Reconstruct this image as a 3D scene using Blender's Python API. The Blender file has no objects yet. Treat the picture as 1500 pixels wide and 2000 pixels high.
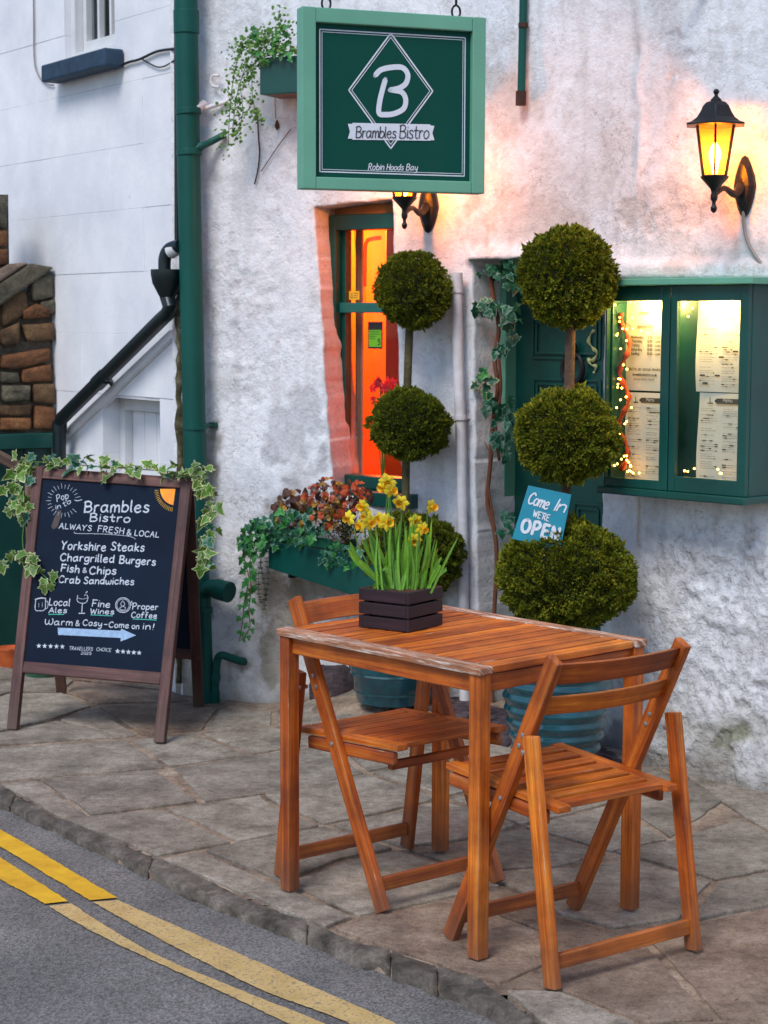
import bpy, math, random
import numpy as np
from mathutils import Vector, Matrix
random.seed(7)
R = math.radians
scene = bpy.context.scene
COL = scene.collection
# ------------------------------------------------------------------ camera
CF, CHZ, CROLL, CH = 3600.0, 625.0, .003, 1.535        # focal length / horizon (px of a 1500x2000 frame), roll, eye height
CP = math.atan((1000 - CHZ) / CF)
cp_, sp_, cr_, sr_ = math.cos(CP), math.sin(CP), math.cos(CROLL), math.sin(CROLL)
camd = bpy.data.cameras.new('camera'); cam = bpy.data.objects.new('camera', camd); COL.objects.link(cam)
camd.sensor_fit = 'VERTICAL'; camd.sensor_height = 36; camd.lens = CF / 2000 * 36; camd.clip_end = 500; camd.clip_start = .05
_r = Vector((cr_, sr_ * sp_, sr_ * cp_)); _u = Vector((-sr_, cr_ * sp_, cr_ * cp_)); _f = Vector((0, cp_, -sp_))
cam.matrix_world = Matrix(((_r.x, _u.x, -_f.x, 0), (_r.y, _u.y, -_f.y, 0), (_r.z, _u.z, -_f.z, CH), (0, 0, 0, 1)))
camd.dof.use_dof = True; camd.dof.focus_distance = 5.1; camd.dof.aperture_fstop = 9
scene.camera = cam
# ------------------------------------------------------------------ light
world = bpy.data.worlds.new('World'); scene.world = world; world.use_nodes = True
wn = world.node_tree.nodes; wl = world.node_tree.links
SUN_EL, SUN_AZ = R(50), R(208)      # azimuth clockwise from +y: behind the viewer's left shoulder
sky = wn.new('ShaderNodeTexSky'); sky.sky_type = 'NISHITA'; sky.sun_disc = False
sky.sun_elevation = SUN_EL; sky.sun_rotation = SUN_AZ; sky.dust_density = .8; sky.ozone_density = 3.2; sky.air_density = 1.0
wl.new(sky.outputs[0], wn['Background'].inputs[0]); wn['Background'].inputs[1].default_value = .108
sl = bpy.data.lights.new('sun', 'SUN'); sl.energy = 1.5; sl.angle = R(24); sl.color = (1, .97, .93)
so = bpy.data.objects.new('sun', sl); COL.objects.link(so)
_d = Vector((math.sin(SUN_AZ) * math.cos(SUN_EL), math.cos(SUN_AZ) * math.cos(SUN_EL), math.sin(SUN_EL)))
so.rotation_euler = _d.to_track_quat('Z', 'Y').to_euler()
scene.view_settings.view_transform = 'Standard'; scene.view_settings.look = 'None'
scene.view_settings.exposure = .72; scene.view_settings.gamma = 1
scene.cycles.max_bounces = 8; scene.cycles.transparent_max_bounces = 12
scene.cycles.sample_clamp_indirect = 4; scene.cycles.caustics_reflective = False; scene.cycles.caustics_refractive = False
# ------------------------------------------------------------------ survey helpers: sight lines met with real planes of the place
def V(*a): return Vector(a)
def ray(x, y):
    X = (x - 750) / CF; Z = (1000 - y) / CF
    X, Z = X * cr_ - Z * sr_, X * sr_ + Z * cr_
    return Vector((X, cp_ + Z * sp_, -sp_ + Z * cp_))
class Plane:
    def __init__(s, P, n): s.P = Vector(P); s.n = Vector(n).normalized()
    def __call__(s, x, y, off=0.):
        r = ray(x, y); t = (s.P + s.n * off - Vector((0, 0, CH))).dot(s.n) / r.dot(s.n)
        return r * t + Vector((0, 0, CH))
def G(x, y, z=0.):
    r = ray(x, y); t = (z - CH) / r.z
    return r * t + Vector((0, 0, CH))
def projn(P):
    P = np.asarray(P, float); v = P - np.array([0, 0, CH])
    X = v[..., 0]; Y = v[..., 1] * cp_ - v[..., 2] * sp_; Z = v[..., 1] * sp_ + v[..., 2] * cp_
    X, Z = X * cr_ + Z * sr_, -X * sr_ + Z * cr_
    return 750 + CF * X / Y, 1000 - CF * Z / Y
class Frame:                      # a wall: origin, direction along it, outward normal
    def __init__(s, O, d, n):
        s.O = Vector(O); s.d = Vector(d).normalized(); s.n = Vector(n).normalized(); s.pl = Plane(s.O, s.n)
    def at(s, u, z, off=0.): return s.O + s.d * u + s.n * off + Vector((0, 0, z))
    def uz(s, x, y, off=0.):
        p = s.pl(x, y, off); return (p - s.O).dot(s.d), p.z
    def px(s, x, y, off=0.): return s.pl(x, y, off)
    def mat(s, o): # x=d, y=-n (into wall), z up
        return Matrix(((s.d.x, -s.n.x, 0, o.x), (s.d.y, -s.n.y, 0, o.y), (0, 0, 1, o.z), (0, 0, 0, 1)))
BEND = Vector((.30, 6.93, 0)); CORN = Vector((-.86, 7.51, 0)); RGT = Vector((1.265, 5.933, 0))
dL = (BEND - CORN).normalized(); LL = (BEND - CORN).length
dR = (RGT - BEND).normalized()
WL = Frame(CORN, dL, (dL.y, -dL.x, 0)); WR = Frame(BEND, dR, (dR.y, -dR.x, 0))
NH = Frame((-.858, 7.532, 0), (-.574, .819, 0), (-.819, -.574, 0))          # the neighbouring white house
# ------------------------------------------------------------------ noise
def _h(i, j, k):
    n = (i * 374761393 + j * 668265263 + k * 1274126177) & 0xffffffff
    n = ((n ^ (n >> 13)) * 1103515245) & 0xffffffff
    return ((n ^ (n >> 16)) & 0xffff) / 65535.0
def vnoise(x, y, z):
    x, y, z = np.broadcast_arrays(np.asarray(x, float), y, z)
    i, j, k = (np.floor(a).astype(np.int64) for a in (x, y, z))
    f, g, h = x - i, y - j, z - k
    f, g, h = (a * a * (3 - 2 * a) for a in (f, g, h)); r = 0
    for a in (0, 1):
        for b in (0, 1):
            for c in (0, 1):
                r = r + _h(i + a, j + b, k + c) * (f if a else 1 - f) * (g if b else 1 - g) * (h if c else 1 - h)
    return r
def fbm(x, y, z, o=4):
    r = 0; a = .5
    for _ in range(o):
        r = r + a * vnoise(x, y, z); x, y, z = np.asarray(x) * 2.03 + 7.1, np.asarray(y) * 2.03 + 3.3, np.asarray(z) * 2.03 + 1.7; a *= .5
    return r / (1 - a * 2)
def sm(a, b, x):
    t = np.clip((x - a) / (b - a), 0, 1); return t * t * (3 - 2 * t)
# ------------------------------------------------------------------ materials
def lin(h):
    h = h.lstrip('#'); c = [int(h[i:i + 2], 16) / 255 for i in (0, 2, 4)]
    return tuple((x / 12.92 if x < .04045 else ((x + .055) / 1.055) ** 2.4) for x in c) + (1,)
def nt(name):
    m = bpy.data.materials.new(name); m.use_nodes = True; t = m.node_tree
    return m, t.nodes, t.links, t.nodes['Principled BSDF']
def ramp(N, L, src, stops):
    r = N.new('ShaderNodeValToRGB'); e = r.color_ramp.elements
    while len(e) < len(stops): e.new(.5)
    for i, (p, c) in enumerate(stops): e[i].position = p; e[i].color = c if len(c) == 4 else tuple(c) + (1,)
    L.new(src, r.inputs[0]); return r.outputs[0]
def noise(N, L, vec, scale, detail=4, rough=.6):
    n = N.new('ShaderNodeTexNoise'); n.inputs['Scale'].default_value = scale; n.inputs['Detail'].default_value = detail
    n.inputs['Roughness'].default_value = rough
    if vec: L.new(vec, n.inputs['Vector'])
    return n.outputs['Fac']
def mixc(N, L, fac, a, b, mode='MIX'):
    m = N.new('ShaderNodeMix'); m.data_type = 'RGBA'; m.blend_type = mode
    for s, v in ((m.inputs[0], fac), (m.inputs[6], a), (m.inputs[7], b)):
        if isinstance(v, (int, float)): s.default_value = v
        elif isinstance(v, tuple): s.default_value = v
        else: L.new(v, s)
    return m.outputs[2]
def bump(N, L, b, h, s, d=.01, prev=None):
    n = N.new('ShaderNodeBump'); n.inputs['Strength'].default_value = s; n.inputs['Distance'].default_value = d
    L.new(h, n.inputs['Height'])
    if prev: L.new(prev, n.inputs['Normal'])
    L.new(n.outputs[0], b.inputs['Normal']); return n.outputs[0]
def geo(N): return N.new('ShaderNodeNewGeometry')
def mat(name, col, rough=.6, var=.25, scale=8, bs=.3, bscale=60, metal=0., coat=0., col2=None, island=0., spec=.5, wear=None, wsc=5, wth=.62):
    m, N, L, b = nt(name); g = geo(N); pos = g.outputs['Position']
    c1 = lin(col) if isinstance(col, str) else col
    c2 = (lin(col2) if isinstance(col2, str) else col2) if col2 else tuple(x * (1 - var) for x in c1[:3]) + (1,)
    n = noise(N, L, pos, scale); f = ramp(N, L, n, [(.3, (0, 0, 0)), (.7, (1, 1, 1))])
    if island:
        o = N.new('ShaderNodeMath'); o.operation = 'MULTIPLY'; o.inputs[1].default_value = island
        L.new(g.outputs['Random Per Island'], o.inputs[0])
        a = N.new('ShaderNodeMix'); a.inputs[0].default_value = island; L.new(f, a.inputs[2]); L.new(g.outputs['Random Per Island'], a.inputs[3]); f = a.outputs[0]
    c = mixc(N, L, f, c1, c2)
    if wear:
        wf = ramp(N, L, noise(N, L, pos, wsc, 8, .7), [(wth, (0, 0, 0)), (wth + .04, (1, 1, 1))]); c = mixc(N, L, wf, c, lin(wear))
    L.new(c, b.inputs['Base Color']); b.inputs['Roughness'].default_value = rough; b.inputs['Metallic'].default_value = metal
    b.inputs['Coat Weight'].default_value = coat; b.inputs['Coat Roughness'].default_value = .12; b.inputs['Specular IOR Level'].default_value = spec
    if bs: bump(N, L, b, noise(N, L, pos, bscale, 5), bs, .004)
    return m
def wood(name, ca, cb, cc, rough=.5, pale=None, coat=.0):
    m, N, L, b = nt(name); uv = N.new('ShaderNodeUVMap'); mp = N.new('ShaderNodeMapping')
    L.new(uv.outputs[0], mp.inputs[0]); mp.inputs['Scale'].default_value = (2.2, 55, 1)
    n = noise(N, L, mp.outputs[0], 1.0, 6, .65); c = ramp(N, L, n, [(.3, lin(ca)), (.5, lin(cb)), (.72, lin(cc))])
    oi = N.new('ShaderNodeObjectInfo'); hs = N.new('ShaderNodeHueSaturation'); L.new(c, hs.inputs['Color'])
    mr = N.new('ShaderNodeMapRange'); mr.inputs[3].default_value = .68; mr.inputs[4].default_value = 1.22
    L.new(oi.outputs['Random'], mr.inputs[0]); L.new(mr.outputs[0], hs.inputs['Value']); c = hs.outputs[0]
    mh = N.new('ShaderNodeMapRange'); mh.inputs[3].default_value = .488; mh.inputs[4].default_value = .498; L.new(oi.outputs['Random'], mh.inputs[0]); L.new(mh.outputs[0], hs.inputs['Hue'])
    mp3 = N.new('ShaderNodeMapping'); L.new(uv.outputs[0], mp3.inputs[0]); mp3.inputs['Scale'].default_value = (5, 260, 1); c = mixc(N, L, .8, c, ramp(N, L, noise(N, L, mp3.outputs[0], 1.0, 4, .6), [(.35, (.62, .58, .55)), (.55, (1.05, 1.05, 1.05))]), 'MULTIPLY')
    g = geo(N); big = ramp(N, L, noise(N, L, g.outputs['Position'], 7, 5, .6), [(.35, (.6, .55, .52)), (.62, (1.08, 1.08, 1.08))])
    c = mixc(N, L, 1.0, c, big, 'MULTIPLY')
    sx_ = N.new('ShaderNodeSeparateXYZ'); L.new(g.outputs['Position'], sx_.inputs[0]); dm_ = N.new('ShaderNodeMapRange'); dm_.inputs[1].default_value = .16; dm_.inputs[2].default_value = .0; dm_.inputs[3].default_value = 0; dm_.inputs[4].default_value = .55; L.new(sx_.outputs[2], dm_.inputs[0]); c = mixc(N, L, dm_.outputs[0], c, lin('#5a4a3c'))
    if pale:
        mp2 = N.new('ShaderNodeMapping'); L.new(uv.outputs[0], mp2.inputs[0]); mp2.inputs['Scale'].default_value = (5, 70, 1)
        wf = ramp(N, L, noise(N, L, mp2.outputs[0], 1.3, 8, .75), [(pale[1], (0, 0, 0)), (pale[1] + .12, (1, 1, 1))]); c = mixc(N, L, wf, c, lin(pale[0]))
    L.new(c, b.inputs['Base Color']); b.inputs['Roughness'].default_value = rough; b.inputs['Coat Weight'].default_value = coat; b.inputs['Coat Roughness'].default_value = .3
    bump(N, L, b, n, .35, .002); return m
def leafmat(name, cols, rough=.45, trans=.15):
    m, N, L, b = nt(name); g = geo(N); k = len(cols)
    c = ramp(N, L, g.outputs['Random Per Island'], [(i / max(1, k - 1), lin(x)) for i, x in enumerate(cols)])
    oi = N.new('ShaderNodeObjectInfo'); hs = N.new('ShaderNodeHueSaturation'); mr = N.new('ShaderNodeMapRange')
    mr.inputs[3].default_value = .7; mr.inputs[4].default_value = 1.25; L.new(oi.outputs['Random'], mr.inputs[0]); L.new(mr.outputs[0], hs.inputs['Value'])
    n = noise(N, L, g.outputs['Position'], 90, 3); c = mixc(N, L, .5, c, ramp(N, L, n, [(.3, (.45, .45, .45)), (.7, (1, 1, 1))]), 'MULTIPLY')
    L.new(c, hs.inputs['Color']); L.new(hs.outputs[0], b.inputs['Base Color']); b.inputs['Roughness'].default_value = rough
    if trans:
        t = N.new('ShaderNodeBsdfTranslucent'); L.new(hs.outputs[0], t.inputs[0]); mx = N.new('ShaderNodeMixShader'); mx.inputs[0].default_value = trans
        L.new(b.outputs[0], mx.inputs[1]); L.new(t.outputs[0], mx.inputs[2]); L.new(mx.outputs[0], N['Material Output'].inputs[0])
    return m
def emis(name, col, s):
    m, N, L, b = nt(name); b.inputs['Base Color'].default_value = lin(col); b.inputs['Emission Color'].default_value = lin(col); b.inputs['Emission Strength'].default_value = s; return m
def glassmat(name, tint, tr=.85, rough=.03, transl=0.):
    m, N, L, b = nt(name); t = N.new('ShaderNodeBsdfTransparent'); t.inputs[0].default_value = lin(tint)
    gl = N.new('ShaderNodeBsdfGlossy'); gl.inputs['Roughness'].default_value = rough
    fr = N.new('ShaderNodeFresnel'); fr.inputs[0].default_value = 1.5; mx = N.new('ShaderNodeMixShader')
    g = geo(N); sb = N.new('ShaderNodeMath'); sb.operation = 'SUBTRACT'; sb.inputs[0].default_value = 1; L.new(g.outputs['Backfacing'], sb.inputs[1]); mu = N.new('ShaderNodeMath'); mu.operation = 'MULTIPLY'; L.new(fr.outputs[0], mu.inputs[0]); L.new(sb.outputs[0], mu.inputs[1])
    L.new(mu.outputs[0], mx.inputs[0]); L.new(t.outputs[0], mx.inputs[1]); L.new(gl.outputs[0], mx.inputs[2]); out = mx.outputs[0]
    if transl:
        tl = N.new('ShaderNodeBsdfTranslucent'); tl.inputs[0].default_value = lin(tint); m2 = N.new('ShaderNodeMixShader'); m2.inputs[0].default_value = transl
        L.new(out, m2.inputs[1]); L.new(tl.outputs[0], m2.inputs[2]); out = m2.outputs[0]
    L.new(out, N['Material Output'].inputs[0]); return m
def plaster():
    m, N, L, b = nt('limewashed_plaster'); g = geo(N); pos = g.outputs['Position']
    a = N.new('ShaderNodeVertexColor'); a.layer_name = 'tint'; ra = N.new('ShaderNodeAttribute'); ra.attribute_name = 'rough'
    c = mixc(N, L, .55, a.outputs[0], ramp(N, L, noise(N, L, pos, 30, 9, .8), [(.34, (.60, .58, .57)), (.52, (1.02, 1.02, 1.02))]), 'MULTIPLY')
    c = mixc(N, L, .5, c, ramp(N, L, noise(N, L, pos, 4, 6, .6), [(.3, (.80, .78, .77)), (.65, (1.03, 1.03, 1.04))]), 'MULTIPLY')
    # chipped flecks
    v = noise(N, L, pos, 55, 6, .8); fl = ramp(N, L, v, [(.655, (0, 0, 0)), (.675, (1, 1, 1))])
    mu = N.new('ShaderNodeMath'); mu.operation = 'MULTIPLY'; L.new(fl, mu.inputs[0]); L.new(ra.outputs['Fac'], mu.inputs[1])
    c = mixc(N, L, mu.outputs[0], c, (.16, .13, .11, 1))
    # hairline cracks
    w = noise(N, L, pos, 5.0, 8, .60); s = N.new('ShaderNodeMath'); s.operation = 'SUBTRACT'; L.new(w, s.inputs[0]); s.inputs[1].default_value = .5
    ab = N.new('ShaderNodeMath'); ab.operation = 'ABSOLUTE'; L.new(s.outputs[0], ab.inputs[0])
    cr = ramp(N, L, ab.outputs[0], [(.0, (1, 1, 1)), (.0045, (0, 0, 0))]); mk = ramp(N, L, noise(N, L, pos, 2.1, 2), [(.47, (0, 0, 0)), (.56, (1, 1, 1))])
    cm = N.new('ShaderNodeMath'); cm.operation = 'MULTIPLY'; L.new(cr, cm.inputs[0]); L.new(mk, cm.inputs[1])
    cm2 = N.new('ShaderNodeMath'); cm2.operation = 'MULTIPLY'; L.new(cm.outputs[0], cm2.inputs[0]); cm2.inputs[1].default_value = .7
    c = mixc(N, L, cm2.outputs[0], c, (.22, .19, .17, 1))
    L.new(c, b.inputs['Base Color']); b.inputs['Roughness'].default_value = .85; b.inputs['Specular IOR Level'].default_value = .25
    h1 = noise(N, L, pos, 75, 6, .7); n1 = N.new('ShaderNodeBump'); n1.inputs['Distance'].default_value = .006; L.new(h1, n1.inputs['Height']); n1.inputs['Strength'].default_value = .85
    vo = N.new('ShaderNodeTexNoise'); vo.inputs['Scale'].default_value = 30; vo.inputs['Detail'].default_value = 6; vo.inputs['Roughness'].default_value = .62; vo.inputs['Distortion'].default_value = .15; L.new(pos, vo.inputs['Vector'])
    hr = ramp(N, L, vo.outputs['Fac'], [(.34, (0, 0, 0)), (.52, (.7, .7, .7)), (.75, (1, 1, 1))])
    n2 = N.new('ShaderNodeBump'); n2.inputs['Distance'].default_value = .006; L.new(hr, n2.inputs['Height']); L.new(ra.outputs['Fac'], n2.inputs['Strength']); L.new(n1.outputs[0], n2.inputs['Normal'])
    L.new(n2.outputs[0], b.inputs['Normal']); return m
M = {}
M['plaster'] = plaster()
M['paint_wall'] = mat('painted_blocks', '#eeeef0', .8, col2='#d6d7dc', scale=3.2, bs=.35, bscale=45, wear='#8e8b86', wsc=9, wth=.70)
M['joint'] = mat('painted_joint', '#d5d4d8', .9, var=.15, scale=12)
M['green'] = mat('dark_green_gloss_paint', '#064a42', .38, var=.3, scale=5, bs=.12, bscale=35, col2='#043a34')
M['pipegreen'] = mat('green_pipe_paint', '#055047', .5, spec=.28, var=.25, scale=4, bs=.1, bscale=40, wear='#3c3a30', wsc=14, wth=.74)
M['railgreen'] = mat('teal_rail_paint', '#12675f', .4, bs=.1)
M['brownwood'] = mat('dark_brown_furniture', '#4a2412', .5, bs=.1)
M['mint'] = mat('mint_green_paint', '#68a68b', .5, var=.15, scale=5, bs=.25, bscale=30, wear='#5d4a2c', wsc=12, wth=.70)
M['signgreen'] = mat('sign_panel_green', '#06483d', .6, spec=.15, var=.12, scale=3, bs=.04)
M['white'] = mat('white_print', '#d6dbe4', .7, var=.08, scale=40, bs=0)
M['chalk'] = mat('chalk_pen', '#cfd8e6', .85, var=.45, scale=160, bs=0)
M['chalkblue'] = mat('pale_blue_chalk', '#9dbbdc', .85, var=.3, scale=60, bs=0)
M['chalkmint'] = mat('mint_chalk', '#4fc7ae', .85, var=.3, scale=60, bs=0)
M['chalkyellow'] = mat('yellow_chalk', '#ffb81c', .8, col2='#f58a3a', scale=14, bs=0)
M['board'] = mat('blackboard', '#0f1f33', .75, spec=.15, col2='#0a1626', scale=4, bs=.08, bscale=60, wear='#223041', wsc=6, wth=.68)
M['smudge'] = mat('rubbed_patch', '#4e4340', .8, var=.3, scale=40, bs=0)
M['iron'] = mat('dark_iron', '#17191c', .45, var=.2, bs=.2, bscale=80, metal=.3)
M['rust'] = mat('rusty_iron', '#4a3023', .8, var=.5, scale=60, bs=.4, metal=.2)
M['blackpipe'] = mat('black_green_pipe_paint', '#0b1c20', .35, var=.2, bs=.15)
M['slate'] = mat('blue_painted_sill', '#27435a', .7, col2='#1b2f42', scale=20, bs=.6, bscale=60)
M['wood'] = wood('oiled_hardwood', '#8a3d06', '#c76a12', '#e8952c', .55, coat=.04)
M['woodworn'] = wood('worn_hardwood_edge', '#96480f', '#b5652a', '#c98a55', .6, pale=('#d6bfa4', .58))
M['woodpale'] = wood('weathered_end_grain_board', '#a8643a', '#bd855a', '#cfa888', .7, pale=('#e6dccf', .505))
M['signwood'] = wood('weathered_brown_frame', '#3c2421', '#5a3a34', '#7c5a50', .65, pale=('#8d7468', .62))
M['signwooddark'] = wood('dark_red_brown_frame', '#331713', '#4c231c', '#5e3026', .6)
M['crate'] = wood('dark_stained_crate_wood', '#1a0b10', '#28121a', '#371c26', .65)
M['rail'] = wood('grey_weathered_timber', '#4d3a2f', '#77604f', '#96816f', .75)
M['zinc'] = mat('zinc_rivet', '#b8b8b8', .35, var=.1, metal=.8, bs=0)
M['soil'] = mat('potting_soil', '#2b1712', .95, col2='#5a3326', scale=60, bs=1, bscale=120)
M['glaze'] = mat('teal_glazed_pot', '#0e5560', .16, col2='#08343f', scale=9, bs=.1, bscale=20, coat=.6)
M['greenpot'] = mat('green_glazed_pot', '#2c6b52', .3, col2='#1f5643', scale=9, bs=.1, coat=.4)
M['terracotta'] = mat('terracotta', '#c8622c', .8, col2='#a9491c', scale=20, bs=.3)
M['white_gloss'] = mat('white_gloss_joinery', '#dcdcdc', .4, col2='#c9cacb', scale=6, bs=.08)
M['whitepipe'] = mat('white_painted_pipe', '#e6e4e8', .5, col2='#c9c4c4', scale=14, bs=.3, wear='#7c6858', wsc=18, wth=.68)
M['darkroom'] = mat('unlit_room', '#3f3a38', .9)
M['cable'] = mat('black_cable', '#15181c', .5, bs=0)
M['greycable'] = mat('grey_cable', '#8f8781', .6, bs=0)
M['glass'] = glassmat('window_glass', '#eef2f2')
M['amber'] = glassmat('amber_lantern_glass', '#ffb558', transl=.12, rough=.15)
M['paper'] = mat('printed_paper', '#e6dfd0', .8, var=.06, scale=6, bs=.05)
M['ink'] = mat('print_ink', '#55524c', .9, bs=0)
M['inkdark'] = mat('dark_print', '#26282c', .9, bs=0)
M['trunk'] = mat('grey_brown_bark', '#6b4f3c', .9, col2='#41352a', scale=30, bs=1, bscale=90)
M['trunkgreen'] = mat('mossy_bark', '#5d5636', .9, col2='#3e3a24', scale=30, bs=1, bscale=90)
M['core'] = mat('inner_twigs', '#1c2410', .95, bs=.8)
def conifer(name, dark, cols):
    m, N, L, b = nt(name); g = geo(N); k = len(cols); c = ramp(N, L, g.outputs['Random Per Island'], [(i / (k - 1), lin(x)) for i, x in enumerate(cols)])
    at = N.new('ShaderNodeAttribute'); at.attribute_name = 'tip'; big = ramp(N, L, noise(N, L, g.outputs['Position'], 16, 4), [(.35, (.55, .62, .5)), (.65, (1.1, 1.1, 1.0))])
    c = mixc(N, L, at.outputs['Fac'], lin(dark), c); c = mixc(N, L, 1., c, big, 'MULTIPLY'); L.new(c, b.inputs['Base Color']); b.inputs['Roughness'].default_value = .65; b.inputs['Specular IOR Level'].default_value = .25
    t = N.new('ShaderNodeBsdfTranslucent'); L.new(c, t.inputs[0]); mx = N.new('ShaderNodeMixShader'); mx.inputs[0].default_value = .15
    L.new(b.outputs[0], mx.inputs[1]); L.new(t.outputs[0], mx.inputs[2]); L.new(mx.outputs[0], N['Material Output'].inputs[0]); return m
M['topiary'] = conifer('clipped_conifer', '#2c3c0e', ['#64761a', '#84901e', '#a4a026', '#c4b834', '#6c7e1c', '#948e22'])
M['topiary_dark'] = conifer('olive_conifer', '#26350e', ['#5c721a', '#7a8a20', '#969a2a', '#b0a82c', '#647a1c', '#86821e'])
M['ivy'] = leafmat('ivy_green', ['#2f6420', '#4a7d26', '#6a9432', '#27582f', '#3a7440'])
M['ivyteal'] = leafmat('blue_green_ivy', ['#1c6a44', '#2c8258', '#185238', '#3a9058'])
M['ivyfresh'] = leafmat('fresh_green_ivy', ['#3f9438', '#54a844', '#34803c', '#7ab440'])
M['cream'] = leafmat('cream_leaf_edge', ['#c6cc8a', '#d3d7a0', '#b7c078'])
M['creamcool'] = leafmat('pale_leaf_edge', ['#8fb5a8', '#7aa898'])
M['jenny'] = leafmat('small_round_leaves', ['#4d8a1e', '#6aa028', '#3b7420', '#86ad33'])
M['heuchera'] = leafmat('purple_leaves', ['#3a1c2a', '#52262c', '#2c1a28', '#6a3430', '#3f3a26'])
M['heuchera_red_lit'] = leafmat('red_leaves_window_lit', ['#c83c1a', '#e24e20', '#98301a', '#c85a2c'])  # red leaves with the orange window light put into their colour
M['yellowgreen'] = leafmat('golden_leaves', ['#8a8a1c', '#a59a24', '#6f7c1c', '#c07a2a'])
M['blade'] = leafmat('daffodil_leaf', ['#4c9426', '#66ac30', '#84bc40', '#428428'], .4, .3)
M['petal'] = leafmat('daffodil_petal', ['#ffe428', '#fff044', '#fcdc20'], .5, .35)
M['trumpet'] = leafmat('daffodil_trumpet', ['#fccb20', '#f9b81c', '#fdd428'], .5, .3)
M['redflower'] = leafmat('red_petals', ['#d01820', '#e0303a', '#b0101c'], .5, .2)
M['stem'] = mat('woody_stem', '#7b4a33', .9, var=.4, bs=.4)
M['greenstem'] = mat('green_stem', '#4a7a2a', .6, bs=0)
M['tealsign'] = mat('turquoise_enamel', '#0f88a0', .5, var=.2, scale=9, bs=.2, wear='#7a5a3a', wsc=9, wth=.72)
M['yellow'] = mat('yellow_sticker', '#e8b01e', .6, bs=0)
M['lime'] = mat('lime_sticker', '#63b21c', .6, bs=0)
def bulbmat():
    m, N, L, b = nt('lantern_bulb'); e = N.new('ShaderNodeEmission'); e.inputs[0].default_value = lin('#ffd88a'); e.inputs[1].default_value = 90; t = N.new('ShaderNodeBsdfTransparent'); mx = N.new('ShaderNodeMixShader'); mx.inputs[0].default_value = .35
    L.new(t.outputs[0], mx.inputs[1]); L.new(e.outputs[0], mx.inputs[2]); L.new(mx.outputs[0], N['Material Output'].inputs[0]); return m
M['bulb'] = bulbmat()
M['fairy'] = emis('fairy_light_bulb', '#ffb84a', 14)
M['tubelamp'] = emis('menu_case_lamp', '#ffd68a', 14)
M['roomwall'] = mat('orange_lit_plaster', '#c98a5a', .9, bs=.1)
M['curtain'] = mat('pale_net_curtain', '#c7a48c', .9, bs=.3, bscale=30)
M['orangecurtain'] = mat('orange_curtain', '#d9581c', .9, bs=.3, bscale=30)
M['ribbon'] = mat('orange_twisted_ribbon', '#b8461c', .8, bs=.3)
def stonemat(name, c1, c2, c3, bs=.7, sc=7, bscale=35):
    m, N, L, b = nt(name); g = geo(N); pos = g.outputs['Position']; oi = N.new('ShaderNodeObjectInfo')
    c = ramp(N, L, noise(N, L, pos, sc, 8, .65), [(.3, lin(c1)), (.52, lin(c2)), (.72, lin(c3))])
    c = mixc(N, L, .55, c, ramp(N, L, noise(N, L, pos, 160, 4, .7), [(.35, (.42, .41, .4)), (.6, (1.12, 1.12, 1.12))]), 'MULTIPLY')
    c = mixc(N, L, .6, c, ramp(N, L, noise(N, L, pos, 38, 7, .75), [(.36, (.5, .46, .42)), (.55, (1.08, 1.08, 1.08))]), 'MULTIPLY')
    hs = N.new('ShaderNodeHueSaturation'); mr = N.new('ShaderNodeMapRange'); mr.inputs[3].default_value = .78; mr.inputs[4].default_value = 1.14
    L.new(oi.outputs['Random'], mr.inputs[0]); L.new(mr.outputs[0], hs.inputs['Value']); L.new(c, hs.inputs['Color']); L.new(hs.outputs[0], b.inputs['Base Color'])
    b.inputs['Roughness'].default_value = .8
    p = bump(N, L, b, noise(N, L, pos, bscale, 8, .8), min(1, bs * 1.3), .012); bump(N, L, b, noise(N, L, pos, 7, 6, .6), bs, .02, p)
    return m
M['flag'] = stonemat('york_stone_flag', '#72675b', '#a69a8b', '#c6baab')
M['flagbrown'] = stonemat('brown_york_stone_flag', '#705a4c', '#9c8674', '#baa592', .9)
M['kerb'] = stonemat('worn_kerb_stone', '#3a332b', '#756b60', '#a09588', 1., 12)
M['mortar'] = stonemat('pink_buff_mortar', '#4f4238', '#a8917c', '#d4bea8', .9, 5)
M['rubble'] = stonemat('brown_rubble_stone', '#3b2a1a', '#6a4d30', '#8a6c46', 1., 10)
M['rubbleorange'] = stonemat('orange_rubble_stone', '#4e3018', '#85542f', '#a06e42', 1., 10)
M['rubblegrey'] = stonemat('grey_green_rubble', '#3f3a2c', '#6a6350', '#87806a', 1., 10)
M['rubblemortar'] = stonemat('grey_rubble_mortar', '#4a443a', '#6f675a', '#8a8070', 1., 14)
M['purplestone'] = stonemat('mottled_purple_stone', '#2b2227', '#55464c', '#7c6c70', 1., 14)
def asphalt():
    m, N, L, b = nt('worn_asphalt'); g = geo(N); pos = g.outputs['Position']
    c = ramp(N, L, noise(N, L, pos, 3, 8, .6), [(.3, lin('#605d5a')), (.7, lin('#827e7a'))])
    vo = N.new('ShaderNodeTexVoronoi'); vo.inputs['Scale'].default_value = 190; L.new(pos, vo.inputs['Vector'])
    sp = ramp(N, L, vo.outputs['Color'], [(.2, (.45, .42, .42)), (.5, (.95, .95, .98)), (.85, (1.5, 1.5, 1.52))])
    c = mixc(N, L, .8, c, sp, 'MULTIPLY'); L.new(c, b.inputs['Base Color']); b.inputs['Roughness'].default_value = .85
    p = bump(N, L, b, vo.outputs['Distance'], .7, .004); bump(N, L, b, noise(N, L, pos, 60, 5, .7), .5, .006, p); return m
M['asphalt'] = asphalt()
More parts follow.
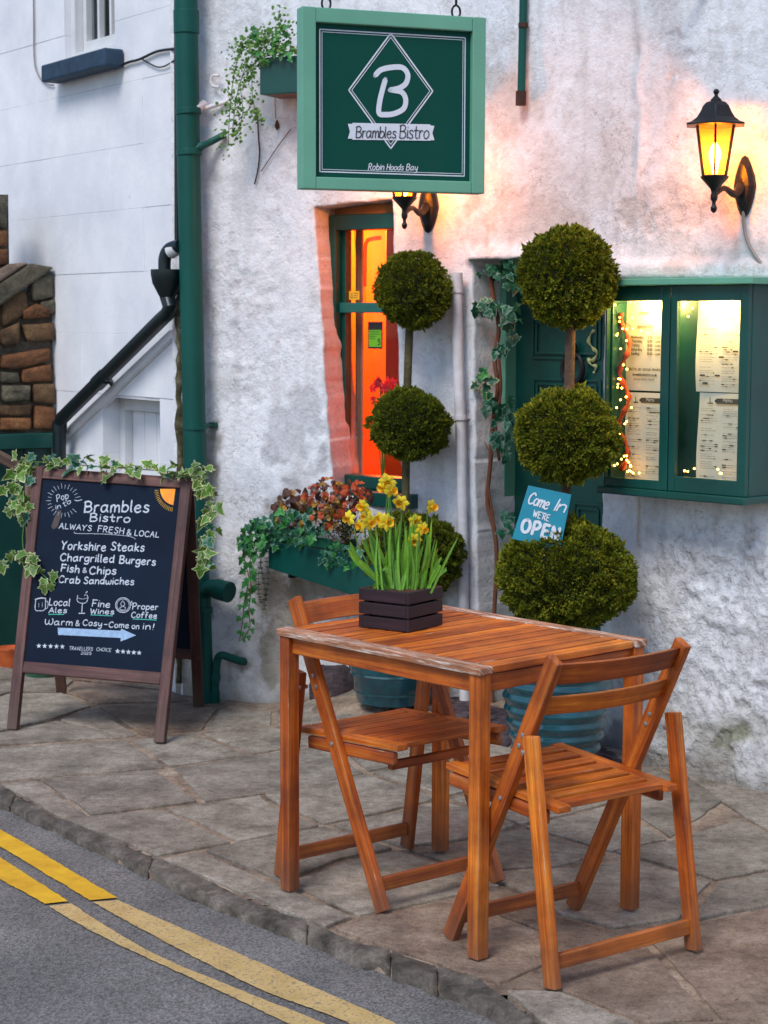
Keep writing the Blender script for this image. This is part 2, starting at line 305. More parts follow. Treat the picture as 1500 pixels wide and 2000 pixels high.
def linepaint(name, c1, c2, holes):
    m, N, L, b = nt(name); g = geo(N); pos = g.outputs['Position']
    c = ramp(N, L, noise(N, L, pos, 14, 6, .7), [(.3, lin(c1)), (.7, lin(c2))])
    f = ramp(N, L, noise(N, L, pos, 120, 6, .75), [(holes, (0, 0, 0)), (holes + .06, (1, 1, 1))]); c = mixc(N, L, f, c, lin('#67656a'))
    L.new(c, b.inputs['Base Color']); b.inputs['Roughness'].default_value = .75
    bump(N, L, b, noise(N, L, pos, 150, 5, .7), .6, .004); return m
M['lineyellow'] = linepaint('bright_yellow_line_paint', '#c99312', '#e8b81e', .63)
M['linepale'] = linepaint('faded_yellow_line_paint', '#b8985a', '#d4b478', .55)
# ------------------------------------------------------------------ mesh building
class MB:
    def __init__(s): s.v = []; s.f = []; s.uv = []; s.mi = []
    def face(s, idx, uv=None, m=0):
        s.f.append(tuple(idx)); s.uv.append(uv or [(s.v[i][0], s.v[i][1]) for i in idx]); s.mi.append(m)
    def poly(s, pts, m=0, uv=None):
        b = len(s.v); s.v += [tuple(p) for p in pts]; s.face(range(b, b + len(pts)), uv, m); return s
    def hexa(s, c, m=0, uv0=None):      # 8 corners: bottom 4, top 4; u runs along the corner 0-1 direction
        b = len(s.v); s.v += [tuple(p) for p in c]
        q = [(0, 3, 2, 1), (4, 5, 6, 7), (0, 1, 5, 4), (1, 2, 6, 5), (2, 3, 7, 6), (3, 0, 4, 7)]
        ax = (Vector(c[1]) - Vector(c[0])).normalized(); ay = (Vector(c[3]) - Vector(c[0])).normalized(); az = (Vector(c[4]) - Vector(c[0])).normalized()
        ru, rv = random.random() * 9, random.random() * 9
        for f in q:
            uv = []
            for i in f:
                p = Vector(c[i]); uv.append((p.dot(ax) + ru, p.dot(ay) + p.dot(az) * .93 + rv))
            s.face([b + i for i in f], uv, m)
        return s
    def box(s, c, size, mat=None, m=0):
        c = Vector(c); h = [x / 2 for x in size]
        P = [Vector((sx * h[0], sy * h[1], sz * h[2])) for sz in (-1, 1) for sx, sy in ((-1, -1), (1, -1), (1, 1), (-1, 1))]
        if mat: P = [mat @ p for p in P]
        return s.hexa([c + p for p in P], m)
    def beam(s, p0, p1, w, h, up=(0, 0, 1), m=0, w1=None, h1=None):     # w sideways, h along up
        p0, p1, up = Vector(p0), Vector(p1), Vector(up); d = (p1 - p0).normalized(); sd = d.cross(up).normalized(); up = sd.cross(d)
        w1 = w1 or w; h1 = h1 or h; c = []
        for hz in (-1, 1):
            c += [p0 - sd * w / 2 + up * h / 2 * hz, p1 - sd * w1 / 2 + up * h1 / 2 * hz, p1 + sd * w1 / 2 + up * h1 / 2 * hz, p0 + sd * w / 2 + up * h / 2 * hz]
        return s.hexa(c, m)
    def tube(s, pts, r, n=10, m=0, caps=True):
        pts = [Vector(p) for p in pts]; rs = r if isinstance(r, (list, tuple)) else [r] * len(pts); b = len(s.v); x = None; L = 0
        for i, p in enumerate(pts):
            d = (pts[min(i + 1, len(pts) - 1)] - pts[max(i - 1, 0)]).normalized()
            if x is None: x = d.orthogonal().normalized()
            x = (x - d * x.dot(d)).normalized(); y = d.cross(x)
            for k in range(n): a = 2 * math.pi * k / n; s.v.append(tuple(p + (x * math.cos(a) + y * math.sin(a)) * rs[i]))
        for i in range(len(pts) - 1):
            l2 = L + (pts[i + 1] - pts[i]).length
            for k in range(n):
                k2 = (k + 1) % n; s.face((b + i * n + k, b + i * n + k2, b + (i + 1) * n + k2, b + (i + 1) * n + k), [(L, k * .01), (L, k * .01 + .01), (l2, k * .01 + .01), (l2, k * .01)], m)
            L = l2
        if caps: s.face([b + k for k in range(n)][::-1], None, m); s.face([b + (len(pts) - 1) * n + k for k in range(n)], None, m)
        return s
    def lathe(s, prof, n=24, c=(0, 0, 0), m=0, ph=0., sx=1., jit=0.):
        b = len(s.v); c = Vector(c)
        for r, z in prof:
            for k in range(n): a = 2 * math.pi * k / n + ph; s.v.append((c.x + r * math.cos(a) * sx, c.y + r * math.sin(a), c.z + z))
        for i in range(len(prof) - 1):
            for k in range(n): k2 = (k + 1) % n; s.face((b + i * n + k, b + i * n + k2, b + (i + 1) * n + k2, b + (i + 1) * n + k), None, m)
        s.face([b + k for k in range(n)][::-1], None, m); s.face([b + (len(prof) - 1) * n + k for k in range(n)], None, m); return s
    def prism(s, pts, vec, m=0):        # polygon pts extruded by vec
        pts = [Vector(p) for p in pts]; vec = Vector(vec); b = len(s.v); n = len(pts)
        s.v += [tuple(p) for p in pts] + [tuple(p + vec) for p in pts]
        s.face(range(b, b + n), None, m); s.face([b + n + i for i in range(n)][::-1], None, m)
        for i in range(n): j = (i + 1) % n; s.face((b + j, b + i, b + n + i, b + n + j), None, m)
        return s
    def mesh(s, name, mats, M0=None):
        me = bpy.data.meshes.new(name); V_ = s.v
        if M0 is not None:
            a = np.array(V_, float).reshape(-1, 3); K = np.array(M0.inverted()); a = a @ K[:3, :3].T + K[:3, 3]; V_ = a.tolist()
        me.from_pydata(V_, [], s.f); uvl = me.uv_layers.new(name='UVMap')
        uvl.data.foreach_set('uv', [c for f in s.uv for p in f for c in p])
        for m_ in mats: me.materials.append(m_)
        me.polygons.foreach_set('material_index', s.mi); me.update(); return me
ROOT = {}
def _mats(m): return [M[x] if isinstance(x, str) else x for x in (m if isinstance(m, (list, tuple)) else [m])]
def part(mb, name, m, parent=None, smooth=False, bevel=0., bm=None, label=None, kind=None, local=False, seg=2):
    mats = _mats(m); M0 = None if (local or parent is None) else ROOT[parent.name]
    me = mb.mesh(name, mats, M0); o = bpy.data.objects.new(name, me); COL.objects.link(o)
    if parent: o.parent = parent; ROOT[o.name] = ROOT[parent.name]
    if smooth:
        me.polygons.foreach_set('use_smooth', [True] * len(me.polygons))
        if smooth != 'all':
            me.set_sharp_from_angle(angle=R(38))
    if bevel:
        b = o.modifiers.new('edge', 'BEVEL'); b.width = bevel; b.segments = seg; b.limit_method = 'ANGLE'; b.angle_limit = R(35)
        if bm is not None: b.material = bm
    if label: o['label'] = label
    if kind: o['kind'] = kind
    return o
def thing(name, label, cat, loc=(0, 0, 0), rz=0., group=None, M0=None):
    o = bpy.data.objects.new(name, None); COL.objects.link(o); o.empty_display_size = .05
    o.matrix_world = M0 if M0 is not None else Matrix.Translation(Vector(loc)) @ Matrix.Rotation(rz, 4, 'Z')
    ROOT[o.name] = o.matrix_world.copy(); tag(o, label, cat, group); return o
def tag(o, label, cat=None, group=None, kind=None):
    o['label'] = label
    if cat: o['category'] = cat
    if group: o['group'] = group
    if kind: o['kind'] = kind
    return o
def struct(mb, name, m, label=None, smooth=False, bevel=0., bm=None, M0=None):
    me = mb.mesh(name, _mats(m), M0); o = bpy.data.objects.new(name, me); COL.objects.link(o); o['kind'] = 'structure'
    if M0 is not None: o.matrix_world = M0
    if label: o['label'] = label
    if smooth: me.polygons.foreach_set('use_smooth', [True] * len(me.polygons))
    ROOT[o.name] = o.matrix_world.copy() if M0 is not None else Matrix.Identity(4)
    return o
def inst(me, name, parent, Mw, label=None):        # an object sharing mesh data, placed by a world matrix
    o = bpy.data.objects.new(name, me); COL.objects.link(o); o.parent = parent
    o.matrix_local = ROOT[parent.name].inverted() @ Mw
    if label: o['label'] = label
    ROOT[o.name] = Mw.copy(); return o
def crom(P, n=6, closed=False):
    P = [Vector(p) for p in P]; out = []
    if len(P) < 3: return P
    for i in range(len(P) - 1):
        a, b, c, d = P[max(i - 1, 0)], P[i], P[i + 1], P[min(i + 2, len(P) - 1)]
        for k in range(n):
            t = k / n; out.append(.5 * ((2 * b) + (c - a) * t + (2 * a - 5 * b + 4 * c - d) * t * t + (3 * b - a - 3 * c + d) * t ** 3))
    out.append(P[-1]); return out
def axes(o, x, y, z): return Matrix(((x.x, y.x, z.x, o.x), (x.y, y.y, z.y, o.y), (x.z, y.z, z.z, o.z), (0, 0, 0, 1)))
# ------------------------------------------------------------------ a hand-lettering stroke alphabet (x height 5, capitals 8)
GL = {
'a': ['4 4.4,2.6 5.1,.9 4.2,.4 2.2,1.2 .3,2.8 .6,4 2.6', '4.1 5,4 1.6,4.8 .1'], 'b': ['.7 8.2,.6 4,.6 .3', '.6 3.2,2.2 5,4 4,4.2 1.8,2.8 .1,.7 .5'],
'c': ['4 4.2,2.6 5.1,.9 4.1,.4 2.2,1.3 .3,2.8 .1,4.1 .9'], 'd': ['4 4.2,2.6 5,.9 4,.4 2,1.4 .2,3 .5,4 2.2', '4.1 8.2,4 3,4.3 .1'],
'e': ['.7 2.7,3 2.9,3.9 3.9,2.7 5.1,1 4.2,.4 2.2,1.4 .2,3 .1,4.2 1'], 'f': ['3.6 7.4,2.6 8.2,1.6 7,1.5 3,1.4 -.2', '.2 4.7,3.1 4.8'],
'g': ['4 4.2,2.6 5.1,.9 4.2,.5 2.4,1.4 .7,3 .9,4 2.6', '4.1 5,4.1 -1,3 -2.8,1.2 -2.7,.5 -1.9'], 'h': ['.6 8.2,.6 .1', '.6 3,2.2 5,3.7 4.4,3.8 2.2,4 .1'],
'i': ['.7 5,.7 .2', '.7 6.9,.75 7.1'], 'k': ['.6 8,.6 .1', '3.7 4.8,.7 2.5,2 1.9,3.9 .1'], 'l': ['.6 8.2,.6 1.2,1.3 .1'],
'm': ['.5 5,.5 .1', '.5 3,1.7 5,2.9 4.3,3 .1', '3 3,4.3 5,5.5 4.3,5.7 .1'], 'n': ['.5 5,.5 .1', '.5 3,2 5,3.6 4.3,3.8 2,3.9 .1'],
'o': ['2.4 5.1,.8 4.1,.4 2.3,1.3 .3,2.9 .2,4.1 1.9,3.9 4.1,2.4 5.1'], 'p': ['.6 5,.6 1,.6 -3', '.6 3,2.3 5.1,4 4,4.1 1.8,2.8 .2,.7 .7'],
'r': ['.6 5,.6 .1', '.6 2.8,1.6 4.7,3.1 4.8'], 's': ['3.6 4.4,2.2 5.1,.9 4.2,1.7 2.9,3.3 2.1,3.4 .7,1.9 .0,.4 .8'],
't': ['1.6 7.4,1.6 1.4,2.4 .1,3.3 .5', '.2 5,3.3 5.1'], 'u': ['.5 5,.5 1.6,1.6 .1,3.2 .9,3.9 2.6', '3.9 5,3.9 .1'],
'w': ['.4 5,.7 1.2,1.7 .1,3 1.4,3.1 4,3.3 1.2,4.6 .1,5.7 1.9,5.6 5'], 'v': ['.4 5,2 .1,3.8 5'], 'x': ['.4 5,3.8 0', '3.8 5,.4 0'], 'y': ['.5 5,.8 1.8,2 .8,3.7 2', '4 5,3.9 -.6,2.8 -2.8,.9 -2.4'],
'z': ['.4 5,3.6 5,.4 0,3.8 0'],
'A': ['.2 0,2.8 8', '2.8 8,5.2 0', '1 3,4.4 3'], 'B': ['.8 8,.7 0', '.2 7.5,2.6 8.3,4.5 6.9,3.6 4.7,1.2 4.3', '1.2 4.3,4 4,5.1 2,3.7 .2,.7 .1'],
'C': ['5 6.7,3.3 8.1,1.2 6.6,.4 3.8,1.3 .9,3.4 0,5.2 1.2'], 'D': ['.6 8,.6 0', '.6 8,3.6 7.4,5 4,3.6 .6,.6 0'], 'E': ['.7 8,.7 0', '.7 8,4.4 8', '.7 4.2,3.8 4.2', '.7 0,4.5 0'],
'F': ['.7 8,.7 0', '.4 8,4.5 8', '.7 4.2,3.8 4.3'], 'H': ['.6 8,.6 0', '4.8 8,4.8 0', '.6 4,4.8 4.1'], 'I': ['1 8,1 0'],
'L': ['.7 8,.6 0', '.6 .1,4.2 .2'], 'M': ['.5 0,1 8', '1 8,3.2 2.4', '3.2 2.4,5.4 8', '5.4 8,5.9 0'], 'N': ['.6 0,.6 8', '.6 8,4.8 0', '4.8 0,4.8 8'], 'O': ['3 8.1,1 6.8,.4 4,1.2 1,3.1 0,5 1.3,5.6 4.2,4.8 7,3 8.1'],
'P': ['.7 8,.6 0', '.3 7.7,3.2 8.3,4.8 6.5,3.4 4,.7 3.6'], 'R': ['.7 8,.7 0', '.4 7.8,3 8.2,4.4 6.3,3 4.3,.8 4', '2 4.1,4.8 0'],
'S': ['4.4 6.8,2.7 8.1,1 6.7,1.9 4.7,4 3.2,4.1 1.1,2.3 0,.4 1.1'], 'T': ['2.6 8,2.6 0', '.2 8,5 8'], 'U': ['.6 8,.6 2.4,2.4 0,4.5 1.5,4.8 4', '4.8 8,4.8 0'],
'V': ['.3 8,2.6 0', '2.6 0,5 8'], 'W': ['.3 8,1.7 0', '1.7 0,3.3 6.4', '3.3 6.4,4.9 0', '4.9 0,6.4 8'], 'Y': ['.3 8,2.5 4.2', '4.9 8,2.5 4.2,2 0'],
'w2': ['.4 7,.6 2,2 .2,3.5 2,3.7 6,3.9 2,5.4 .2,7 2.4,7 6.6,6.2 7.6'],
'&': ['4.8 .1,1.4 5.2,1.6 7.4,3.1 7.2,3 5.4,.8 2.8,.9 .7,2.7 .1,4.7 3'], '-': ['.3 3,2.8 3'], '!': ['1.4 8,1 2.2', '.8 .3,.85 .1'], "'": ['.6 8.2,.4 6.6'],
'0': ['2.4 8,.8 6.5,.6 3.5,1.3 .7,2.7 .1,4.2 1.8,4.2 5.8,2.4 8'], '1': ['.4 6.4,1.8 8', '1.8 8,1.8 0'], '2': ['.6 6.6,2.2 8.1,4 6.6,3.2 3.8,.4 .1', '.4 .1,4.4 .1'],
'5': ['4.2 8,1 8', '1 8,.8 4.6', '.8 4.6,2.8 5.2,4.4 3.2,3.4 .4,.5 .4'], ':': ['.6 4,.65 4.2', '.6 1,.65 1.2'], '.': ['.5 .2,.6 .2'], '@': ['2.4 5,.8 4,.6 2,2 .4,3.8 1.4,4 3.6,2.4 5']}
def gl_strokes(text, sp=1.3, slant=0., track=0.):
    x = 0; out = []
    for ch in text:
        if ch == ' ': x += 3.2; continue
        g = GL['w2'] if ch == '\x01' else GL[ch]; mx = 0
        for st in g:
            pts = [tuple(float(t) for t in p.split()) for p in st.split(',')]; mx = max(mx, max(p[0] for p in pts))
            out.append([(p[0] + x + slant * p[1], p[1]) for p in pts])
        x += mx + sp + track
    return out, x - sp
def ribbon(mb, pts, w, nrm, m=0, off=0., n=5, taper=False):
    """a flat pen stroke of width w along 3-D pts, lying on a surface of normal nrm, with round ends"""
    P = crom(pts, n) if len(pts) > 2 else [Vector(p) for p in pts]; nrm = Vector(nrm); L_, R_ = [], []
    P = [p + nrm * off for p in P]
    for i, p in enumerate(P):
        d = P[min(i + 1, len(P) - 1)] - P[max(i - 1, 0)]
        if d.length < 1e-7: d = Vector((1, 0, 0))
        s_ = nrm.cross(d.normalized()) * w / 2; L_.append(p + s_); R_.append(p - s_)
    def cap(p, q):
        d = p - q
        if d.length < 1e-7: return []
        d.normalize(); s_ = nrm.cross(d); return [p + (s_ * math.cos(a) + d * math.sin(a)) * w / 2 for a in (R(140), R(90), R(40))]
    b = len(mb.v); mb.v += [tuple(x) for x in L_] + [tuple(x) for x in R_]; n_ = len(P)
    for i in range(n_ - 1): mb.face((b + n_ + i, b + n_ + i + 1, b + i + 1, b + i), None, m)
    for (p, q, l, r) in ((P[-1], P[-2], L_[-1], R_[-1]), (P[0], P[1], R_[0], L_[0])):
        c = cap(p, q)
        if c: mb.poly([r] + c[::-1] + [l], m)
def write(mb, text, p0, p1, nrm, w, sp=1.3, slant=0., hs=1., m=0, off=.0012, jit=.0, track=0., up=None, H=None):
    """text whose baseline runs from p0 to p1 on a surface; hs stretches the height"""
    p0, p1, nrm = Vector(p0), Vector(p1), Vector(nrm); x = p1 - p0; st, W = gl_strokes(text, sp, slant, track); s = x.length / W; x.normalize(); hs = (H / 8 / s) if H else hs
    y = up if up is not None else nrm.cross(x)
    k = 0
    for q in st:
        j = (random.random() - .5) * jit
        ribbon(mb, [p0 + x * (a * s) + y * ((b + j) * s * hs) for a, b in q], w, nrm, m, off + k * .00006); k = (k + 1) % 9
# ================================================================== THE GROUND
RZ = -.034
GBUMP = lambda x, y: .10 * float(sm(.75, .25, abs(x - .22))) * float(sm(.62, .12, wall_dist(x, y)))
def wall_dist(x, y):
    a = (Vector((x, y, 0)) - CORN).dot(WL.n); b = (Vector((x, y, 0)) - BEND).dot(WR.n)
    return max(a, b) if False else min(a if x < .3 else 9, b if x >= .3 else 9)
# road sheet: reaches far beyond the view in all directions
mb = MB(); gx = np.concatenate([[-150, -40, -10], np.linspace(-3, 3, 61), [10, 40, 150]]); gy = np.concatenate([[-150, -40, -5], np.linspace(2, 9, 71), [20, 60, 150]])
for y in gy:
    for x in gx:
        z = RZ + .012 * (float(fbm(x * 2, y * 2, 3., 3)) - .5) if (-3 <= x <= 3 and 2 <= y <= 9) else RZ
        mb.v.append((x, y, z if (x + y * .62 < 3.1 or y < 5) and not (x > -1.2 and y > 6.2) else RZ - .05))
nx = len(gx)
for j in range(len(gy) - 1):
    for i in range(nx - 1): a = j * nx + i; mb.face((a, a + 1, a + nx + 1, a + nx))
struct(mb, 'road', 'asphalt', 'grey asphalt road surface in front of the kerb', smooth=True)
def roadz(x, y): return RZ + .012 * (float(fbm(x * 2, y * 2, 3., 3)) - .5) + .005
def strip(name, up, lo, m, label):
    U = crom([G(*p, RZ) for p in up], 10); Lo = crom([G(*p, RZ) for p in lo], 10)
    def res(P, n):
        d = [0]
        for a, b in zip(P, P[1:]): d.append(d[-1] + (b - a).length)
        out = []
        for k in range(n + 1):
            t = d[-1] * k / n; i = max(0, min(len(P) - 2, next((q for q in range(len(d)) if d[q] >= t), len(d) - 1) - 1)); f = (t - d[i]) / max(1e-9, d[i + 1] - d[i]); out.append(P[i].lerp(P[i + 1], f))
        return out
    n = 110; U, Lo = res(U, n), res(Lo, n); mb = MB(); rw = random.Random(3)
    for i in range(n + 1):
        a, b = U[i], Lo[i]; d = (b - a).normalized()
        a = a + d * rw.uniform(-.0018, .0018); b = b + d * rw.uniform(-.0018, .0018)
        for k in range(4): p = a.lerp(b, k / 3); mb.v.append((p.x, p.y, roadz(p.x, p.y)))
    for i in range(n):
        for k in range(3): q = i * 4 + k; mb.face((q, q + 1, q + 5, q + 4))
    struct(mb, name, m, label, smooth=True)
strip('yellow_line', [(-260, 1480), (-120, 1556), (0, 1622), (229, 1757)], [(-290, 1500), (-120, 1590), (0, 1657), (176, 1763)], 'lineyellow', 'bright freshly painted stretch of the yellow line next to the kerb')
strip('yellow_line', [(-260, 1530), (-120, 1606), (0, 1678), (133, 1765)], [(-290, 1560), (-120, 1648), (0, 1721), (88, 1770)], 'lineyellow', 'bright stretch of the outer yellow line, farther from the kerb')
strip('yellow_line', [(231, 1762), (405, 1838), (640, 1945), (763, 2000), (1100, 2160)], [(181, 1766), (480, 1923), (677, 2002), (1050, 2185)], 'linepale', 'faded cream stretch of the yellow line next to the kerb')
strip('yellow_line', [(139, 1769), (299, 1864), (480, 1942), (624, 2000), (1000, 2170)], [(95, 1774), (213, 1838), (555, 2000), (930, 2190)], 'linepale', 'faded cream stretch of the outer yellow line')
# pavement bed with the flags and kerb stones as parts of it
KIN = [(-330, 1385), (-150, 1460), (0, 1532), (110, 1594), (304, 1674), (430, 1732), (560, 1786), (677, 1836), (740, 1852), (936, 1916), (1044, 1996), (1250, 2120), (1500, 2260)]
KOUT = [(-330, 1406), (-150, 1482), (0, 1558), (84, 1597), (200, 1652), (290, 1694), (373, 1734), (443, 1762), (540, 1796), (650, 1842), (789, 1895), (930, 1948), (1010, 1994), (1250, 2165), (1500, 2315)]
mb = MB(); bed = [G(*p) for p in KIN]
inner = [p + V(0, 0, -.012) for p in bed]
far = [V(3.6, 3.4, -.012), V(3.6, 9, -.012), V(-3.6, 11, -.012), V(-3.6, 7.2, -.012)]
# gridded bed so that it can rise towards the doorway
bx = np.linspace(-3.6, 3.6, 145); by = np.linspace(3.2, 9.5, 127)
def kerb_side(x, y):   # >0 on the pavement side
    best = None
    for a, b in zip(bed, bed[1:]):
        if a.x <= x <= b.x: t = (x - a.x) / (b.x - a.x); return y - (a.y + (b.y - a.y) * t)
    return y - 8 if x < bed[0].x else y - bed[-1].y + (x - bed[-1].x)
idx = {}
for j, y in enumerate(by):
    for i, x in enumerate(bx):
        if kerb_side(x, y) > -.045: idx[(i, j)] = len(mb.v); mb.v.append((x, y, -.008 + GBUMP(x, y)))
for j in range(len(by) - 1):
    for i in range(len(bx) - 1):
        k = [(i, j), (i + 1, j), (i + 1, j + 1), (i, j + 1)]
        if all(q in idx for q in k): mb.face([idx[q] for q in k])
pave = struct(mb, 'pavement', 'mortar', 'stone flag pavement between the kerb and the white cottage', smooth=True)
FLAGS = [
 [(-170, 1462), (-60, 1455), (0, 1528), (-60, 1500)],
 [(0, 1529), (72, 1523), (174, 1593), (116, 1594)],
 [(76, 1521), (304, 1502), (388, 1564), (180, 1592)],
 [(-120, 1466), (248, 1443), (326, 1497), (-20, 1525)],
 [(254, 1442), (382, 1430), (484, 1473), (332, 1496)],
 [(390, 1430), (530, 1421), (640, 1450), (492, 1471)],
 [(336, 1499), (488, 1475), (640, 1454), (715, 1510), (560, 1543), (400, 1564)],
 [(118, 1597), (318, 1580), (454, 1645), (308, 1671)],
 [(326, 1579), (404, 1567), (506, 1552), (545, 1578), (628, 1612), (462, 1642)],
 [(512, 1550), (716, 1512), (860, 1560), (720, 1592), (634, 1609), (550, 1574)],
 [(396, 1660), (460, 1646), (636, 1613), (770, 1656), (680, 1674), (548, 1720)],
 [(314, 1676), (388, 1663), (540, 1726), (690, 1792), (640, 1812), (560, 1780), (430, 1726)],
 [(556, 1724), (684, 1677), (778, 1660), (905, 1702), (980, 1728), (880, 1752), (700, 1788)],
 [(650, 1812), (706, 1792), (884, 1756), (1060, 1820), (1066, 1884), (978, 1920), (936, 1910), (740, 1846)],
 [(644, 1610), (726, 1596), (866, 1564), (1010, 1612), (905, 1640), (786, 1654)],
 [(793, 1657), (908, 1643), (1016, 1616), (1190, 1665), (1090, 1690), (914, 1700)],
 [(920, 1704), (1096, 1694), (1246, 1680), (1392, 1720), (1330, 1794), (1200, 1812), (1094, 1784), (990, 1728)],
 [(892, 1753), (986, 1732), (1090, 1788), (1198, 1817), (1316, 1799), (1070, 1880), (1066, 1820)],
 [(990, 1926), (1066, 1890), (1250, 1828), (1400, 1990), (1255, 1996), (1100, 1934)],
 [(986, 1932), (1094, 1936), (1246, 1996), (1330, 2080), (1230, 2100), (1048, 1990)],
 [(1258, 1826), (1330, 1804), (1500, 1770), (1720, 1850), (1620, 1990), (1408, 1988)],
 [(1340, 1798), (1400, 1724), (1560, 1690), (1760, 1760), (1700, 1830), (1506, 1766)],
 [(1198, 1662), (1310, 1640), (1450, 1600), (1600, 1680), (1400, 1718), (1250, 1676)],
 [(1020, 1612), (1200, 1570), (1306, 1638), (1194, 1662)],
 [(880, 1558), (1060, 1508), (1196, 1568), (1016, 1608)],
 [(1070, 1505), (1200, 1474), (1330, 1515), (1420, 1560), (1310, 1634), (1204, 1566)],
 [(1336, 1512), (1500, 1548), (1760, 1600), (1600, 1676), (1454, 1598)],
 [(724, 1508), (900, 1470), (1054, 1505), (872, 1554)],
 [(646, 1448), (790, 1425), (895, 1467), (720, 1505)],
 [(540, 1394), (680, 1386), (786, 1422), (642, 1446), (536, 1418)],
 [(430, 1382), (536, 1392), (530, 1417), (400, 1426)],
 [(0, 1430), (110, 1406), (240, 1438), (-110, 1461)],
 [(114, 1404), (186, 1381), (268, 1434), (246, 1438)],
 [(190, 1378), (372, 1372), (426, 1383), (396, 1424), (278, 1434)],
 [(128, 1352), (150, 1330), (336, 1352), (372, 1368), (190, 1374)],
 [(-160, 1412), (20, 1355), (122, 1353), (180, 1378), (108, 1402), (-10, 1430)],
 [(-160, 1340), (0, 1300), (146, 1328), (120, 1350), (20, 1351), (-160, 1408)],
 [(140, 1326), (200, 1310), (330, 1348), (150, 1328)],
]
def slab(pts, name, m, parent, top=0., thick=.03, shrink=.008, wob=.004, bev=.003, jit=.003, zf=None):
    rg = random.Random(int(pts[0].x * 1e4) ^ int(pts[1].y * 1e4)); c = sum(pts, Vector()) / len(pts); out = []
    for i, p in enumerate(pts):
        q = pts[(i + 1) % len(pts)]; n = max(1, int((q - p).length / .05)); e = (q - p); nr = Vector((-e.y, e.x, 0)).normalized()
        for k in range(n): out.append(p.lerp(q, k / n) + nr * rg.uniform(-wob, wob))
    out = [p + (c - p).normalized() * shrink for p in out]; dz = rg.uniform(-jit, jit); tx, ty = rg.uniform(-1, 1) * .004, rg.uniform(-1, 1) * .004
    tp = [Vector((p.x, p.y, (zf(p.x, p.y) if zf else 0) + top + dz + tx * (p.x - c.x) + ty * (p.y - c.y))) for p in out]
    area = sum(a.x * b.y - b.x * a.y for a, b in zip(tp, tp[1:] + tp[:1]))
    if area < 0: tp = tp[::-1]
    mb = MB(); mb.prism([p - V(0, 0, thick) for p in tp][::-1][::-1], (0, 0, thick)); return part(mb, name, m, parent, bevel=bev)
for i, f in enumerate(FLAGS):
    pts = [G(*p) for p in f]
    slab(pts, 'flagstone', 'flagbrown' if i in (13, 17, 18, 20, 37, 33, 34) else 'flag', pave, zf=GBUMP)
# brick-like purple setts around the doorway, between the two big pots
for r_ in range(5):
    for c_ in range(8):
        u = .02 + c_ * .105 + (r_ % 2) * .05; o_ = .03 + r_ * .062
        p = [WR.at(u + a, 0, o_ + b) for a, b in ((0, 0), (.099, 0), (.099, .056), (0, .056))]
        if u > .88: continue
        slab(p, 'paving_brick', 'purplestone', pave, top=.004, shrink=.002, wob=.0015, bev=.004, jit=.001, zf=GBUMP)
# kerb stones
def kpos(P, t):
    i = min(len(P) - 2, int(t)); return P[i].lerp(P[i + 1], t - i)
KI = [G(*p) for p in KIN]; KO = [G(*p) for p in KOUT]
def kline(P, x):
    for a, b in zip(P, P[1:]):
        if a.x <= x <= b.x: return a.lerp(b, (x - a.x) / (b.x - a.x))
    return P[-1]
kerb = thing('kerb', 'low worn stone kerb along the edge of the road', 'kerb', G(300, 1690)); kerb['kind'] = 'structure'
cuts = [-1.85, -1.55, -1.19, -.66, -.19, .02, .13, .42, .72, 1.1]
for a, b in zip(cuts, cuts[1:]):
    mb = MB(); n = max(3, int((b - a) / .012)); rg = random.Random(int(a * 100)); ph = rg.random() * 9; hz = rg.uniform(-.006, .004)
    for i in range(n + 1):
        x = a + .0025 + (b - a - .005) * i / n; pi, po = kline(KI, x), kline(KO, x)
        e = abs(2 * i / n - 1); rd = .006 * max(0, e - .92) / .08
        for k in range(7):
            t = (0, .35, .7, .9, 1., 1.1, 1.2)[k]; w = min(t, 1.)
            q = pi.lerp(po, w) ; nz = (float(fbm(x * 22 + ph, w * 3, k * .9, 5)) - .5) * 1.5
            if k <= 4: z = .001 + hz * .5 + .012 * nz - .010 * w ** 5 - rd * w
            else: z = .001 + hz * .5 - .010 - .024 * (k - 4) ; q = q + (po - pi).normalized() * (.004 * (k - 4) + .03 * nz)
            q = q + (po - pi).normalized() * (.032 * nz * w ** 3 + .014 * (float(fbm(x * 5 + ph, 1., 2., 3)) - .5) * w - rd * w * .6); mb.v.append((q.x, q.y, z))
    for i in range(n):
        for k in range(6): q = i * 7 + k; mb.face((q, q + 7, q + 8, q + 1))
    mb.face([k for k in range(7)]); mb.face([n * 7 + k for k in range(7)][::-1])
    part(mb, 'kerb_stone', 'kerb', kerb, smooth='all')
mb = MB(); xs_ = np.linspace(-1.8, 1.05, 90)
for x in xs_:
    pi, po = kline(KI, x), kline(KO, x); d_ = (po - pi).normalized(); mb.v += [tuple(pi - d_ * .03 - V(0, 0, .012)), tuple(po - d_ * .012 - V(0, 0, .016)), tuple(po - d_ * .006 - V(0, 0, .07))]
for i in range(len(xs_) - 1):
    for k in range(2): q = i * 3 + k; mb.face((q, q + 3, q + 4, q + 1))
part(mb, 'mortar_bed', 'mortar', kerb, smooth='all')
